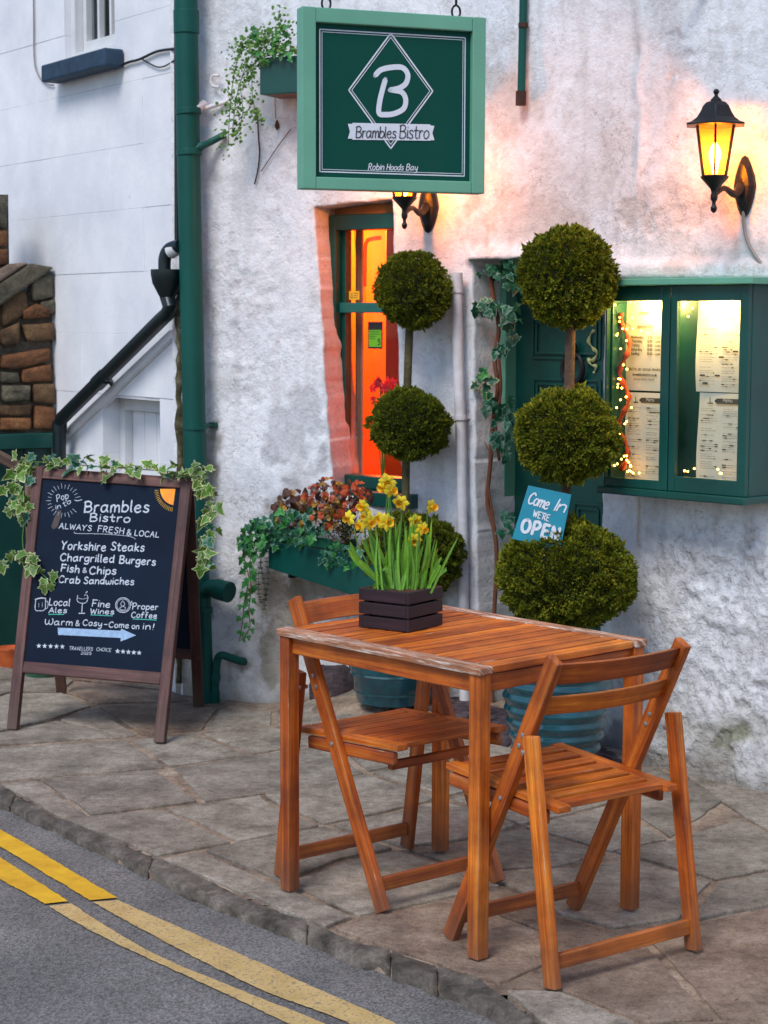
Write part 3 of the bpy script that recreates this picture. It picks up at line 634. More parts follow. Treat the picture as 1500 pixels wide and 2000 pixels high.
# ================================================================== THE COTTAGE
COT = thing('cottage', 'whitewashed rough plaster cottage with a green door and small window, the restaurant', 'house', CORN)
def pxL(x, y, o=0.): return WL.uz(x, y, o)
def pxR(x, y, o=0.): return WR.uz(x, y, o)
WINP = [pxL(612, 404), pxL(768, 388), pxL(788, 968), pxL(652, 968)]
DTOP = pxR(1000, 503)[1]; dl = pxR(920, 800)[0]; dr = pxR(1176, 1000)[0]
DOORP = [(dl, DTOP), (dr, DTOP - .01), (dr, -.2), (pxR(942, 1300)[0], -.2)]
def inpoly(u, z, P):
    c = np.zeros(u.shape, bool)
    for (a, b), (c2, d) in zip(P, P[1:] + P[:1]):
        if b == d: continue
        c ^= ((b > z) != (d > z)) & (u < (c2 - a) * (z - b) / (d - b) + a)
    return c
def wallfields(P, u, z, seg):
    """relief (m), tint and roughness of the plaster at world points P"""
    px, py = projn(P); n1 = fbm(P[..., 0] * 2.2, P[..., 1] * 2.2, P[..., 2] * 2.2, 4) - .5; n2 = fbm(P[..., 0] * 9, P[..., 1] * 9, P[..., 2] * 9 + 5, 5) - .5
    n3 = fbm(P[..., 0] * 30, P[..., 1] * 30, P[..., 2] * 30 + 5, 4) - .5
    rough = np.zeros_like(px) + .06
    def blob(cx, cy, rx, ry, s=1., edge=.35):
        d = np.sqrt(((px - cx) / rx) ** 2 + ((py - cy) / ry) ** 2) + n2 * 3.0 + n3 * 1.4; return sm(1 + edge, 1 - edge, d) * s
    rough = np.maximum(rough, sm(985, 1090, py + n2 * 160) * sm(1215, 1290, px) * .95)
    rough = np.maximum(rough, blob(470, 620, 90, 230, .45)); rough = np.maximum(rough, blob(520, 1180, 80, 200, .6)); rough = np.maximum(rough, blob(1000, 520, 60, 60, .5))
    rough = np.maximum(rough, blob(1290, 440, 130, 70, .5)); rough = np.maximum(rough, blob(1330, 100, 40, 110, .5)); rough = np.maximum(rough, blob(640, 700, 50, 300, .3))
    disp = .030 * n1 + .012 * n2 + .002 * n3 + rough * .015 * n3 + rough * .009 * sm(-.02, .06, n2 + n3 * .3)
    # soft ledge over the menu case, ridge by the streak
    disp += .028 * sm(500, 522, py) * sm(552, 540, py) * sm(1150, 1215, px) + .012 * np.exp(-((px - 1248 + n2 * 30) / 9) ** 2) * sm(420, 300, py)
    disp += .02 * sm(470, 505, py) * sm(520, 508, py) * sm(905, 925, px) * sm(1250, 1200, px)
    base = np.stack([np.full_like(px, v) for v in (.80, .81, .84)], -1)
    def lay(m, c): 
        nonlocal base; m = np.clip(m, 0, 1)[..., None]; base = base * (1 - m) + np.array(c) * m
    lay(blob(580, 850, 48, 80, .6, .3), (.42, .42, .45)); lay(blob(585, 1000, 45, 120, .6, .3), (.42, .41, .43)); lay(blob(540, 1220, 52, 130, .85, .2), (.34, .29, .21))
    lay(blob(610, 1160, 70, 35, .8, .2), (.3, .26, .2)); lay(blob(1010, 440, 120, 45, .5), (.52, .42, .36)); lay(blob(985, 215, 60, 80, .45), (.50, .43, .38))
    lay(blob(1290, 400, 90, 60, .45), (.42, .38, .36)); lay(blob(1150, 330, 80, 120, .28), (.52, .49, .45)); lay(blob(960, 600, 40, 200, .15), (.5, .46, .44))
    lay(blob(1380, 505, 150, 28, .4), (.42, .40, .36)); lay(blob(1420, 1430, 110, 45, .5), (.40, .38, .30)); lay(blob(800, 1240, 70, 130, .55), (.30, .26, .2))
    lay(np.exp(-((px - 1249) / 3.5) ** 2) * sm(950, 980, py) * sm(1110, 1040, py) * .7, (.50, .30, .12))
    lay(sm(.5, .0, z + n2 * .35) * .45, (.42, .39, .35)); lay(sm(.10, .0, z + n2 * .2) * .7, (.22, .2, .15))
    lay(sm(.57, .70, n2 + .5 + rough * .05) * sm(.12, .7, rough) * .10, (.30, .27, .23))
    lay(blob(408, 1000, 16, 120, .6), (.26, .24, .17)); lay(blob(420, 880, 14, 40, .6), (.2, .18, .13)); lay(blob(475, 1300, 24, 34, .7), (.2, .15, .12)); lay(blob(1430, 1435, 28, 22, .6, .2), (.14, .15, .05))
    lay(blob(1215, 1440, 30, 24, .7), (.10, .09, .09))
    streak = fbm(px * .05, py * .004, 0 * px, 4); lay(sm(.54, .70, streak) * .24, (.48, .45, .43)); sp_ = fbm(px * .012, py * .012, 0 * px + 4, 5); lay(sm(.55, .66, sp_) * sm(.4, .6, fbm(px * .08, py * .08, 0 * px, 4)) * .25, (.46, .42, .38))
    return disp, base, rough
def wallgrid(fr, us, zs, holes, name, seg, reveal=(), kindlabel=None):
    U, Z = np.meshgrid(us, zs); O = np.array(fr.O); d = np.array(fr.d); n = np.array(fr.n)
    P = O + U[..., None] * d + Z[..., None] * np.array([0, 0, 1.]); disp, tint, rough = wallfields(P, U, Z, seg)
    cu = (us[:-1] + us[1:]) / 2; cz = (zs[:-1] + zs[1:]) / 2; CU, CZ = np.meshgrid(cu, cz); keep = np.ones(CU.shape, bool)
    for H in holes: keep &= ~inpoly(CU, CZ, H)
    nu = len(us); UU, ZZ = U.copy(), Z.copy()
    F = []; J, I = np.nonzero(keep); F = np.stack([J * nu + I, J * nu + I + 1, (J + 1) * nu + I + 1, (J + 1) * nu + I], 1)
    # snap the rim of every opening onto its outline
    from collections import Counter
    cnt = Counter(); order = {}
    for f in F.tolist():
        for a, b in zip(f, f[1:] + f[:1]): cnt[(min(a, b), max(a, b))] += 1; order[(min(a, b), max(a, b))] = (a, b)
    rims = []
    for (a, b), c in cnt.items():
        if c == 1:
            ja, ia = divmod(a, nu); jb, ib = divmod(b, nu)
            onb = lambda j, i: i in (0, nu - 1) or j in (0, len(zs) - 1)
            if not (onb(ja, ia) and onb(jb, ib)) : rims.append(order[(a, b)])
    for v in set(x for r_ in rims for x in r_):
        j, i = divmod(v, nu); u, z = U[j, i], Z[j, i]; best = None
        for H in holes:
            for (a, b), (c, e) in zip(H, H[1:] + H[:1]):
                t = max(0, min(1, ((u - a) * (c - a) + (z - b) * (e - b)) / max(1e-9, (c - a) ** 2 + (e - b) ** 2))); q = (a + (c - a) * t, b + (e - b) * t); dd = (q[0] - u) ** 2 + (q[1] - z) ** 2
                if best is None or dd < best[0]: best = (dd, q)
        if best[0] < .03 ** 2:
            w = (float(fbm(u * 18, z * 18, 2., 3)) - .5) * .011; UU[j, i] = best[1][0] + w; ZZ[j, i] = best[1][1] + w
    P = O + UU[..., None] * d + ZZ[..., None] * np.array([0, 0, 1.]) + disp[..., None] * n; pts = P.reshape(-1, 3).tolist(); tl = tint.reshape(-1, 3).tolist(); rl = rough.reshape(-1).tolist()
    F = F.tolist(); rim_hole = {}
    for a, b in rims:      # reveals run back into the wall
        prev = None
        for dep in reveal[:1] or (.2,):
            steps = [.0, .012, .05, dep * .55, dep]; last = (a, b)
            for k, s_ in enumerate(steps[1:]):
                na, nb = [], []
                for v, lst in ((a, na), (b, nb)):
                    key = (v, k)
                    if key not in rim_hole:
                        q = Vector(pts[v]) - fr.n * s_; j_ = (float(fbm(q.x * 12, q.y * 12, q.z * 12, 3)) - .5) * .004 
                        rim_hole[key] = len(pts); pts.append((q.x + j_, q.y + j_, q.z + j_)); t_ = tl[v]; w_ = .5
                        tl.append([t_[0] * (1 - w_) + .80 * w_, t_[1] * (1 - w_) + .74 * w_, t_[2] * (1 - w_) + .70 * w_]); rl.append(.25)
                    lst.append(rim_hole[key])
                F.append([last[1], last[0], na[0], nb[0]]); last = (na[0], nb[0])
    K = np.array(ROOT[COT.name].inverted()); A = np.array(pts) @ K[:3, :3].T + K[:3, 3]
    me = bpy.data.meshes.new(name); me.from_pydata(A.tolist(), [], F)
    ca = me.color_attributes.new('tint', 'FLOAT_COLOR', 'POINT'); ca.data.foreach_set('color', np.concatenate([np.array(tl), np.ones((len(tl), 1))], 1).ravel())
    at = me.attributes.new('rough', 'FLOAT', 'POINT'); at.data.foreach_set('value', np.array(rl))
    me.materials.append(M['plaster']); me.polygons.foreach_set('use_smooth', [True] * len(me.polygons)); me.update()
    o = bpy.data.objects.new(name, me); COL.objects.link(o); o.parent = COT; return o
ST = .0095
wallgrid(WL, np.arange(0, LL + ST / 2, LL / round(LL / ST)), np.arange(-.1, 3.15, ST), [WINP], 'wall', 0, (.24,))
uR = np.arange(0, 1.62, ST); wallgrid(WR, uR, np.arange(-.1, 3.15, ST), [DOORP], 'wall', 1, (.22,))
wallgrid(WR, np.linspace(uR[-1], 5, 60), np.arange(-.1, 3.15, .05), [], 'wall', 1)
wallgrid(WL, np.linspace(0, LL, 20), np.linspace(3.14, 4.6, 20), [], 'wall', 0); wallgrid(WR, np.linspace(0, 5, 60), np.linspace(3.14, 4.6, 20), [], 'wall', 1)
# the rest of the building's volume: back, end, ceiling level, so that no light comes through from behind
mb = MB(); A_, B_, C_ = CORN + V(.02, .0, 0) - WL.n * .35, BEND - (WL.n + WR.n) * .2, WR.at(5, 0, -.3)
back = [C_ + V(3, 3, 0), CORN + V(1.8, 3.8, 0)]
for a, b in ((C_, back[0]), (back[0], back[1]), (back[1], CORN + V(.05, .1, 0))): mb.poly([a + V(0, 0, -.1), b + V(0, 0, -.1), b + V(0, 0, 4.6), a + V(0, 0, 4.6)])
mb.poly([p + V(0, 0, 4.6) for p in (CORN, BEND, WR.at(5, 0), back[0], back[1])])
part(mb, 'rear_wall', 'joint', COT)
# roof slope with eaves above the frame
mb = MB(); e0, e1, e2 = WL.at(-.1, 4.5, .25), BEND + (WL.n + WR.n) * .14 + V(0, 0, 4.5), WR.at(5, 4.5, .25); mb.hexa([e0, e1, back[1] * .5 + back[0] * .5 + V(0, 0, 6), back[1] + V(0, 0, 6), e0 + V(0, 0, .1), e1 + V(0, 0, .1), back[1] * .5 + back[0] * .5 + V(0, 0, 6.1), back[1] + V(0, 0, 6.1)])
mb.hexa([e1, e2, back[0] + V(0, 0, 6), back[1] * .5 + back[0] * .5 + V(0, 0, 6), e1 + V(0, 0, .1), e2 + V(0, 0, .1), back[0] + V(0, 0, 6.1), back[1] * .5 + back[0] * .5 + V(0, 0, 6.1)])
part(mb, 'roof', 'rubble', COT)
# ---- the small window, set askew in its opening
wd = Vector((math.sin(R(53)), -math.cos(R(53)), 0)); wq = WL.px(644, 680, -.118); WN = Frame((wq.x, wq.y, 0), wd, (wd.y, -wd.x, 0))
def wz(x, y): return WN.uz(x, y)
zt = wz(700, 418)[1]; zm = wz(670, 601)[1]; zb = wz(690, 950)[1]; uW = .45
win = MB(); fw = .032
win.box(WN.at(fw / 2, (zt + zb) / 2, -.03), (fw, .07, zt - zb), WN.mat(V(0, 0, 0)).to_3x3().to_4x4())
Wm = WN.mat(V(0, 0, 0)).to_3x3().to_4x4()
win.box(WN.at(uW - fw / 2, (zt + zb) / 2, -.03), (fw, .07, zt - zb), Wm)
win.box(WN.at(uW / 2, zt - .03, -.031), (uW - 2 * fw, .07, .06), Wm); win.box(WN.at(uW / 2, zb + .02, -.031), (uW - 2 * fw, .075, .05), Wm)
wf = part(win, 'window', 'green', COT, bevel=.003, label='narrow green sash window glowing orange from inside')
sash = MB()
sash.box(WN.at(fw + .010, (zt + zb) / 2, -.055), (.018, .04, zt - zb - .1), Wm); sash.box(WN.at(uW - fw - .016, (zt + zb) / 2, -.055), (.03, .04, zt - zb - .1), Wm)
part(sash, 'sash', 'green', wf, bevel=.002)
mb = MB(); mb.box(WN.at(uW / 2, zm, -.045), (uW - 2 * fw, .05, .04), Wm); part(mb, 'mid_rail', 'railgreen', wf, bevel=.003)
mb = MB(); mb.box(WN.at(uW / 2, zb - .035, .01), (uW + .02, .14, .055), Wm); part(mb, 'sill', 'green', wf, bevel=.004)
for a, b in ((zm + .02, zt - .06), (zb + .045, zm - .02)):
    mb = MB(); mb.box(WN.at(uW / 2, (a + b) / 2, -.06), (uW - 2 * fw, .004, b - a), Wm); part(mb, 'pane', 'glass', wf)
mb = MB(); c = WN.px(692, 577, -.052); mb.box(c, (.052, .001, .034), Wm); st = part(mb, 'sticker', 'yellow', wf, label='yellow warning sticker at the foot of the upper pane')
mb = MB(); tri = [c + WN.n * .001 + WN.d * a + V(0, 0, b) for a, b in ((-.018, -.010), (-.006, -.010), (-.012, .008))]
for a, b in zip(tri, tri[1:] + tri[:1]): ribbon(mb, [a, b], .0016, WN.n, 0)
for k in range(3): ribbon(mb, [c + WN.n * .001 + WN.d * .0 + V(0, 0, .008 - k * .008), c + WN.n * .001 + WN.d * (.02 - k * .003) + V(0, 0, .008 - k * .008)], .002, WN.n, 0)
part(mb, 'print', 'ink', st)
mb = MB(); c = WN.px(733, 655, -.052); mb.box(c, (.072, .001, .105), Wm); hy = part(mb, 'notice', 'inkdark', wf, label='black and lime green food hygiene rating notice on the lower pane')
mb = MB(); mb.box(c + WN.n * .001 + V(0, 0, -.012), (.062, .001, .066), Wm); part(mb, 'panel', 'lime', hy)
mb = MB(); write(mb, '5', c + WN.n * .0022 + WN.d * .014 + V(0, 0, -.036), c + WN.n * .0022 + WN.d * .026 + V(0, 0, -.036), WN.n, .003)
for k in range(4): ribbon(mb, [c + WN.n * .0022 - WN.d * .026 + V(0, 0, .014 - k * .009), c + WN.n * .0022 + WN.d * (.022 - .02 * (k > 1)) + V(0, 0, .014 - k * .009)], .0018, WN.n, 0)
part(mb, 'print', 'inkdark', hy)
# room behind the window
mb = MB(); zf_, zc_ = zb - .12, zt + .25
q = [WN.at(.012, zf_, -.055), V(-.62, 7.72, zf_), V(-.70, 8.75, zf_), V(.62, 8.75, zf_), WN.at(uW - .01, zf_, -.055)]; H_ = V(0, 0, zc_ - zf_)
mb.poly(q); mb.poly([p + H_ for p in q][::-1])
for a, b in zip(q, q[1:]): mb.poly([a, b, b + H_, a + H_])
a, b = WN.at(.012, zt - .03, -.055), WN.at(uW - .01, zt - .03, -.055); mb.poly([a, b, V(b.x, b.y, zc_), V(a.x, a.y, zc_)])
a, b = WN.at(.012, zb + .01, -.055), WN.at(uW - .01, zb + .01, -.055); mb.poly([a, b, V(b.x, b.y, zf_), V(a.x, a.y, zf_)])
part(mb, 'room', 'roomwall', COT)
mb = MB(); pw = []
for k in range(25): t = k / 24; pw.append(WN.at(fw + .0 + t * .035, 0, -.13 + .008 * math.sin(k * 1.7)))
for a, b in zip(pw, pw[1:]): mb.poly([a + V(0, 0, zb), b + V(0, 0, zb), b + V(.0, 0, zt) + WN.d * -.03 * 0, a + V(0, 0, zt)])
part(mb, 'curtain', 'curtain', wf, smooth='all')
mb = MB(); pw = [V(-.34 + k / 20 * .14, 8.1 + .02 * math.sin(k * 1.9), 0) for k in range(21)]
for a, b in zip(pw, pw[1:]): mb.poly([a + V(0, 0, zb), b + V(0, 0, zb), b + V(0, 0, zt - .12), a + V(0, 0, zt - .12)])
part(mb, 'curtain', 'orangecurtain', wf, smooth='all', label='orange curtain at the back of the window')
def lamp(name, p, col, e, r=.03):
    l = bpy.data.lights.new(name, 'POINT'); l.energy = e; l.color = col; l.shadow_soft_size = r; o = bpy.data.objects.new(name, l); COL.objects.link(o); o.location = p; return o
lamp('room_lamp', V(-.25, 8.35, zt + .0), (1, .15, .012), 95, .08); lamp('room_lamp', V(.05, 7.75, zb + .15), (1, .16, .02), 5, .08)
mb = MB(); mb.box(V(.055, 8.25, 1.2), (.10, .3, 1.5)); part(mb, 'cupboard', 'brownwood', COT, bevel=.004, label='dark cupboard inside the lit room')
def rr_(x, y, d): r = ray(x, y); return r * (d / r.y) + V(0, 0, CH)
mb = MB(); mb.tube(crom([rr_(712, 560, 7.9), rr_(713, 486, 7.9), rr_(716, 472, 7.9), rr_(724, 467, 7.9), rr_(745, 464, 7.9)], 6), .009, 8); part(mb, 'pale_rail', 'white_gloss', COT, smooth=True)
mb = MB()
for k in range(3): mb.beam(rr_(692 + 7 * k, 440, 7.6), rr_(700 + 7 * k, 600, 7.6), .003, .012, (0, 1, 0))
part(mb, 'curtain_edge', 'curtain', COT)
# red flowers on the inside sill
t_ = thing('red_flowers', 'bunch of bright red flowers behind the lower pane of the orange window', 'flowers', WN.at(.3, zb, -.12))
rf = random.Random(5); cc = WN.px(748, 765, -.13)
for k in range(17):
    c = cc + WN.d * rf.uniform(-.06, .05) + V(0, 0, rf.uniform(-.06, .045)) + WN.n * rf.uniform(-.03, .02); mb = MB()
    for a in range(5):
        an = a * 1.257 + rf.random(); e = WN.d * math.cos(an) + V(0, 0, 1) * math.sin(an); s_ = WN.n.cross(e)
        mb.poly([c, c + e * .012 + s_ * .009 + WN.n * .004, c + e * .02, c + e * .012 - s_ * .009 + WN.n * .004])
    part(mb, 'flower', 'redflower', t_)
mb = MB(); 
for k in range(6): mb.tube([V(cc.x, cc.y, zb), cc + WN.d * rf.uniform(-.05, .05) + V(0, 0, rf.uniform(-.05, .02))], .0025, 5)
part(mb, 'stem', 'greenstem', t_)
# ---- the door
DD = -.205; Rm = WR.mat(V(0, 0, 0)).to_3x3().to_4x4(); du0 = pxR(985, 900, DD)[0]; du1 = dr + .13; dh = DTOP - .0
mb = MB(); duf = pxR(1003, 900, DD)[0]
mb.box(WR.at((duf + du1) / 2, dh / 2, DD - .025), (du1 - duf - .004, .04, dh), Rm); door = part(mb, 'door', 'green', COT, bevel=.003, label='dark green panelled front door behind the tall topiary')
mb = MB(); mb.box(WR.at((du0 + duf) / 2 - .02, dh / 2, DD + .012), (duf - du0 + .04, .08, dh), Rm); mb.box(WR.at((du0 + du1) / 2, dh - .02, DD + .011), (du1 - du0 - .02, .078, .07), Rm)
part(mb, 'door_frame', 'mint', COT, bevel=.003)
for (x0, x1, y0, y1) in ((1040, 1172, 620, 700), (1040, 1172, 742, 900), (1120, 1176, 985, 1120)):
    ua, za = pxR(x0, y1, DD); ub, zb_ = pxR(x1, y0, DD); mb = MB(); za = WR.uz((x0 + x1) / 2, y1, DD)[1]; zb_ = WR.uz((x0 + x1) / 2, y0, DD)[1]
    for k, g_ in ((0, 0), (1, .018)):
        a, b, c, d = ua + g_, ub - g_, za + g_, zb_ - g_
        for (p, q) in (((a, c), (b, c)), ((b, c), (b, d)), ((b, d), (a, d)), ((a, d), (a, c))): mb.beam(WR.at(p[0], p[1], DD - .003 + .0015 * k), WR.at(q[0], q[1], DD - .003 + .0015 * k), .010, .010, WR.n)
    part(mb, 'moulding', 'green', door, bevel=.002)
kp = WR.px(1118, 720, DD + .02); mb = MB()
ring = [kp + WR.d * .047 * math.cos(a) + V(0, 0, .056 * math.sin(a)) for a in np.linspace(R(110), R(430), 24)]; mb.tube(ring, [.007 + .006 * math.sin(i / 23 * math.pi) for i in range(24)], 8)
mb.lathe([(.002, -.02), (.02, -.012), (.022, .0), (.014, .02), (.018, .035), (.004, .05)], 10, kp + V(0, 0, .05)); part(mb, 'knocker', 'iron', door, smooth=True)
mb = MB(); sc_ = crom([WR.px(x, y, DD + .004) for x, y in ((1162, 645), (1154, 652), (1150, 668), (1158, 680), (1166, 690), (1158, 704), (1150, 700), (1154, 712), (1164, 716), (1160, 728))], 6); mb.tube(sc_, [.005 + .003 * math.sin(i * .7) for i in range(len(sc_))], 6)
part(mb, 'scroll_ornament', 'cream', door, smooth=True)
mb = MB(); mb.box(WR.at((dl + dr) / 2 + .05, -.03, -.12), (dr - dl + .2, .3, .12), Rm); part(mb, 'doorstep', 'flag', COT, bevel=.01)
mb = MB(); mb.box(WR.at((dl + dr) / 2 + .04, 1., -.27), (dr - dl + .16, .02, 2.4), Rm); part(mb, 'lining', 'darkroom', COT)
# purple boulders / plinth stones under the window
for (x, y, w, d_, h_) in ((650, 1378, .17, .12, .17), (612, 1366, .10, .1, .26), (905, 1400, .12, .1, .1), (935, 1388, .13, .1, .17)):
    p = G(x, y, .02); mb = MB(); rg = random.Random(x)
    mb.lathe([(w * .42, 0), (w * .52, .03), (w * .55, h_ * .5), (w * .5, h_ * .85), (w * .3, h_)], 14, (0, 0, 0)); mb.v = [tuple(Vector(v) * (1 + .25 * (float(fbm(v[0] * 14 + x, v[1] * 14, v[2] * 14, 3)) - .5)) + p + V(0, .02, -.01)) for v in mb.v]
    o = part(mb, 'plinth_stone', 'purplestone', COT, smooth='all')
# ================================================================== THE NEIGHBOURING HOUSE
NB = thing('white_house', 'smooth white painted blockwork house with a sash window, left of the green drainpipe', 'house', NH.O)
Nm = NH.mat(V(0, 0, 0)).to_3x3().to_4x4()
def pN(x, y, o=0.): return NH.uz(x, y, o)
nwin = (pN(126, 60)[0], pN(224, 60)[0]); nwin = (min(nwin), max(nwin)); nwz = (pN(170, 112)[1], pN(170, -260)[1])
hat = (min(pN(200, 850)[0], pN(312, 850)[0]), max(pN(200, 850)[0], pN(312, 850)[0])); hatz = (.02, pN(255, 780)[1])
HOLES = [(nwin[0], nwin[1], nwz[0], nwz[1]), (hat[0], hat[1], -.3, hatz[1])]
def cutrect(r, H):
    a, b, c, d = r; p, q, s, t = H
    if q <= a or p >= b or t <= c or s >= d: return [r]
    o = []
    if p > a: o.append((a, p, c, d))
    if q < b: o.append((q, b, c, d))
    a2, b2 = max(a, p), min(b, q)
    if s > c: o.append((a2, b2, c, s))
    if t < d: o.append((a2, b2, t, d))
    return [x for x in o if x[1] - x[0] > .015 and x[3] - x[2] > .015]
zs_ = -.1; row = 0; rb = random.Random(2)
while zs_ < 4.4:
    hgt = .262; u = -.05 - (row % 2) * .3; 
    while u < 2.6:
        for rct in cutrect((max(u, -.05), u + .60, zs_, zs_ + hgt), HOLES[0]):
            for r2 in cutrect(rct, HOLES[1]):
                a, b, c, d = r2
                if b - a < .02: continue
                mb = MB(); off = rb.uniform(-.0015, .0015); g_ = .0003; mb.box(NH.at((a + b) / 2, (c + d) / 2, -.10 + off), (b - a - 2 * g_, .2, d - c - 2 * g_), Nm)
                part(mb, 'block', 'paint_wall', NB, bevel=.0011, seg=1)
        u += .60
    zs_ += hgt; row += 1
mb = MB()
for r0 in [(-.05, 2.6, -.1, 4.4)]:
    for rct in cutrect(r0, HOLES[0]):
        for a, b, c, d in cutrect(rct, HOLES[1]): mb.box(NH.at((a + b) / 2, (c + d) / 2, -.1035), (b - a - .004, .2, d - c - .004), Nm)
part(mb, 'joint_bed', 'joint', NB)
mb = MB(); P0, P1 = NH.at(-.04, 0, -.22), NH.at(2.6, 0, -.22); P2, P3 = NH.at(2.6, 0, -1.0), NH.at(-.04, 0, -.23)
for a, b in ((P1, P2), (P2, P3), (P3, P0)): mb.poly([a + V(0, 0, -.1), b + V(0, 0, -.1), b + V(0, 0, 4.4), a + V(0, 0, 4.4)])
mb.poly([p + V(0, 0, 4.4) for p in (P0, P1, P2, P3)]); 
part(mb, 'rear_wall', 'joint', NB)
# its sash window
u0, u1 = nwin; z0, z1 = nwz; mb = MB(); uc = (u0 + u1) / 2; W_ = u1 - u0
for uu in (u0 + .02, u1 - .02): mb.box(NH.at(uu, (z0 + z1) / 2, -.075), (.04, .09, z1 - z0), Nm)
mb.box(NH.at(uc, z1 - .03, -.075), (W_ - .08, .088, .06), Nm); mb.box(NH.at(uc, z0 + .02, -.075), (W_ - .08, .088, .04), Nm)
nw = part(mb, 'window', 'white_gloss', NB, bevel=.003)
mb = MB(); 
for uu in (u0 + .058, u1 - .058): mb.box(NH.at(uu, (z0 + z1) / 2, -.09), (.03, .04, z1 - z0 - .1), Nm)
mb.box(NH.at(uc, z0 + .065, -.09), (W_ - .14, .042, .05), Nm)
part(mb, 'sash', 'white_gloss', nw, bevel=.002)
for k in (1, 2):
    mb = MB(); uu = u0 + .07 + (W_ - .14) * k / 3; mb.box(NH.at(uu, (z0 + z1) / 2, -.088), (.018, .03, z1 - z0 - .18), Nm); part(mb, 'glazing_bar', 'white_gloss', nw, bevel=.002)
zz = z0 + .34
while zz < z1 - .1:
    mb = MB(); mb.box(NH.at(uc, zz, -.0885), (W_ - .14, .029, .018), Nm); part(mb, 'glazing_bar', 'white_gloss', nw, bevel=.002); zz += .26
mb = MB(); mb.box(NH.at(uc, (z0 + z1) / 2, -.098), (W_ - .13, .003, z1 - z0 - .14), Nm); part(mb, 'pane', 'glass', nw)
mb = MB(); c = NH.px(173, 75, -.094); mb.box(c, (.055, .001, .10), Nm); nn = part(mb, 'notice', 'paper', nw, label='small white notice with blue print stuck inside the corner pane')
mb = MB()
for k in range(5): ribbon(mb, [c + NH.n * .001 - NH.d * (.018 - .004 * (k % 2)) + V(0, 0, .035 - k * .016), c + NH.n * .001 + NH.d * (.016 - .005 * (k % 3)) + V(0, 0, .035 - k * .016)], .003, NH.n)
part(mb, 'print', 'slate', nn)
mb = MB(); mb.box(NH.at(uc, (z0 + z1) / 2, -.32), (W_ + .2, .02, z1 - z0 + .4), Nm); part(mb, 'room', 'darkroom', NB)
a_, b_ = NH.px(98, 146, .05), NH.px(223, 112, .05); mb = MB(); mb.beam(a_, b_, .09, .075)
part(mb, 'sill', 'slate', NB, bevel=.008, label='rough dark blue painted stone sill')
# little plank door in the niche
h0, h1 = hat; mb = MB()
for uu in (h0 + .022, h1 - .022): mb.box(NH.at(uu, hatz[1] / 2, -.115), (.044, .06, hatz[1]), Nm)
mb.box(NH.at((h0 + h1) / 2, hatz[1] - .028, -.115), (h1 - h0 - .088, .058, .056), Nm); nd = part(mb, 'small_door', 'white_gloss', NB, bevel=.003, label='low white plank door in a recess')
np_ = 4; pwid = (h1 - h0 - .088) / np_
for k in range(np_):
    mb = MB(); mb.box(NH.at(h0 + .044 + pwid * (k + .5), (hatz[1] - .06) / 2, -.135), (pwid - .004, .02, hatz[1] - .06), Nm); part(mb, 'plank', 'paint_wall', nd, bevel=.003)
mb = MB(); mb.box(NH.at((h0 + h1) / 2, .3, -.16), (h1 - h0 + .1, .01, 1.5), Nm); part(mb, 'lining', 'darkroom', NB)
# sloping plaster fillet under the diagonal pipe
pts = [NH.px(343, 640, 0), NH.px(343, 662, 0), NH.px(122, 872, 0), NH.px(120, 848, 0)]
mb = MB(); mb.beam((pts[0] + pts[1]) / 2, (pts[2] + pts[3]) / 2, .05, .045); part(mb, 'plaster_fillet', 'paint_wall', NB, bevel=.015)
mb = MB(); mb.tube([NH.px(351, y, .015) + NH.n * random.uniform(-.004, .008) for y in range(560, 1352, 18)], [random.uniform(.010, .022) for _ in range(560, 1352, 18)], 7); part(mb, 'mossy_joint', stonemat('mossy_joint', '#2a2a10', '#6a6440', '#a9a28e', 1., 22), NB, smooth='all')
# ================================================================== STONE WALL AND GATE AT THE LEFT
SP = NH.px(110, 800, -.0); SW = Frame((SP.x, SP.y, 0), (-.86, -.51, 0), (.51, -.86, 0))     # runs towards the viewer's left
RWm = SW.mat(V(0, 0, 0)).to_3x3().to_4x4()
RW = thing('rubble_wall', 'brown rubble stone wall with sloping coping beside the white house', 'wall', SW.O)
def pS(x, y, o=0.): return SW.uz(x, y, o)
mb = MB(); core = [SW.px(108, 530, -.03), SW.px(-120, 700, -.03), SW.px(-120, 846, -.03), SW.px(108, 846, -.03)]
mb.prism(core, -SW.n * .16); part(mb, 'mortar_core', 'rubblemortar', RW)
mb = MB(); mb.prism([SW.px(16, 380, -.03), SW.px(-120, 380, -.03), SW.px(-120, 530, -.03), SW.px(18, 524, -.03)], -SW.n * .25); part(mb, 'mortar_core', 'rubblemortar', RW)
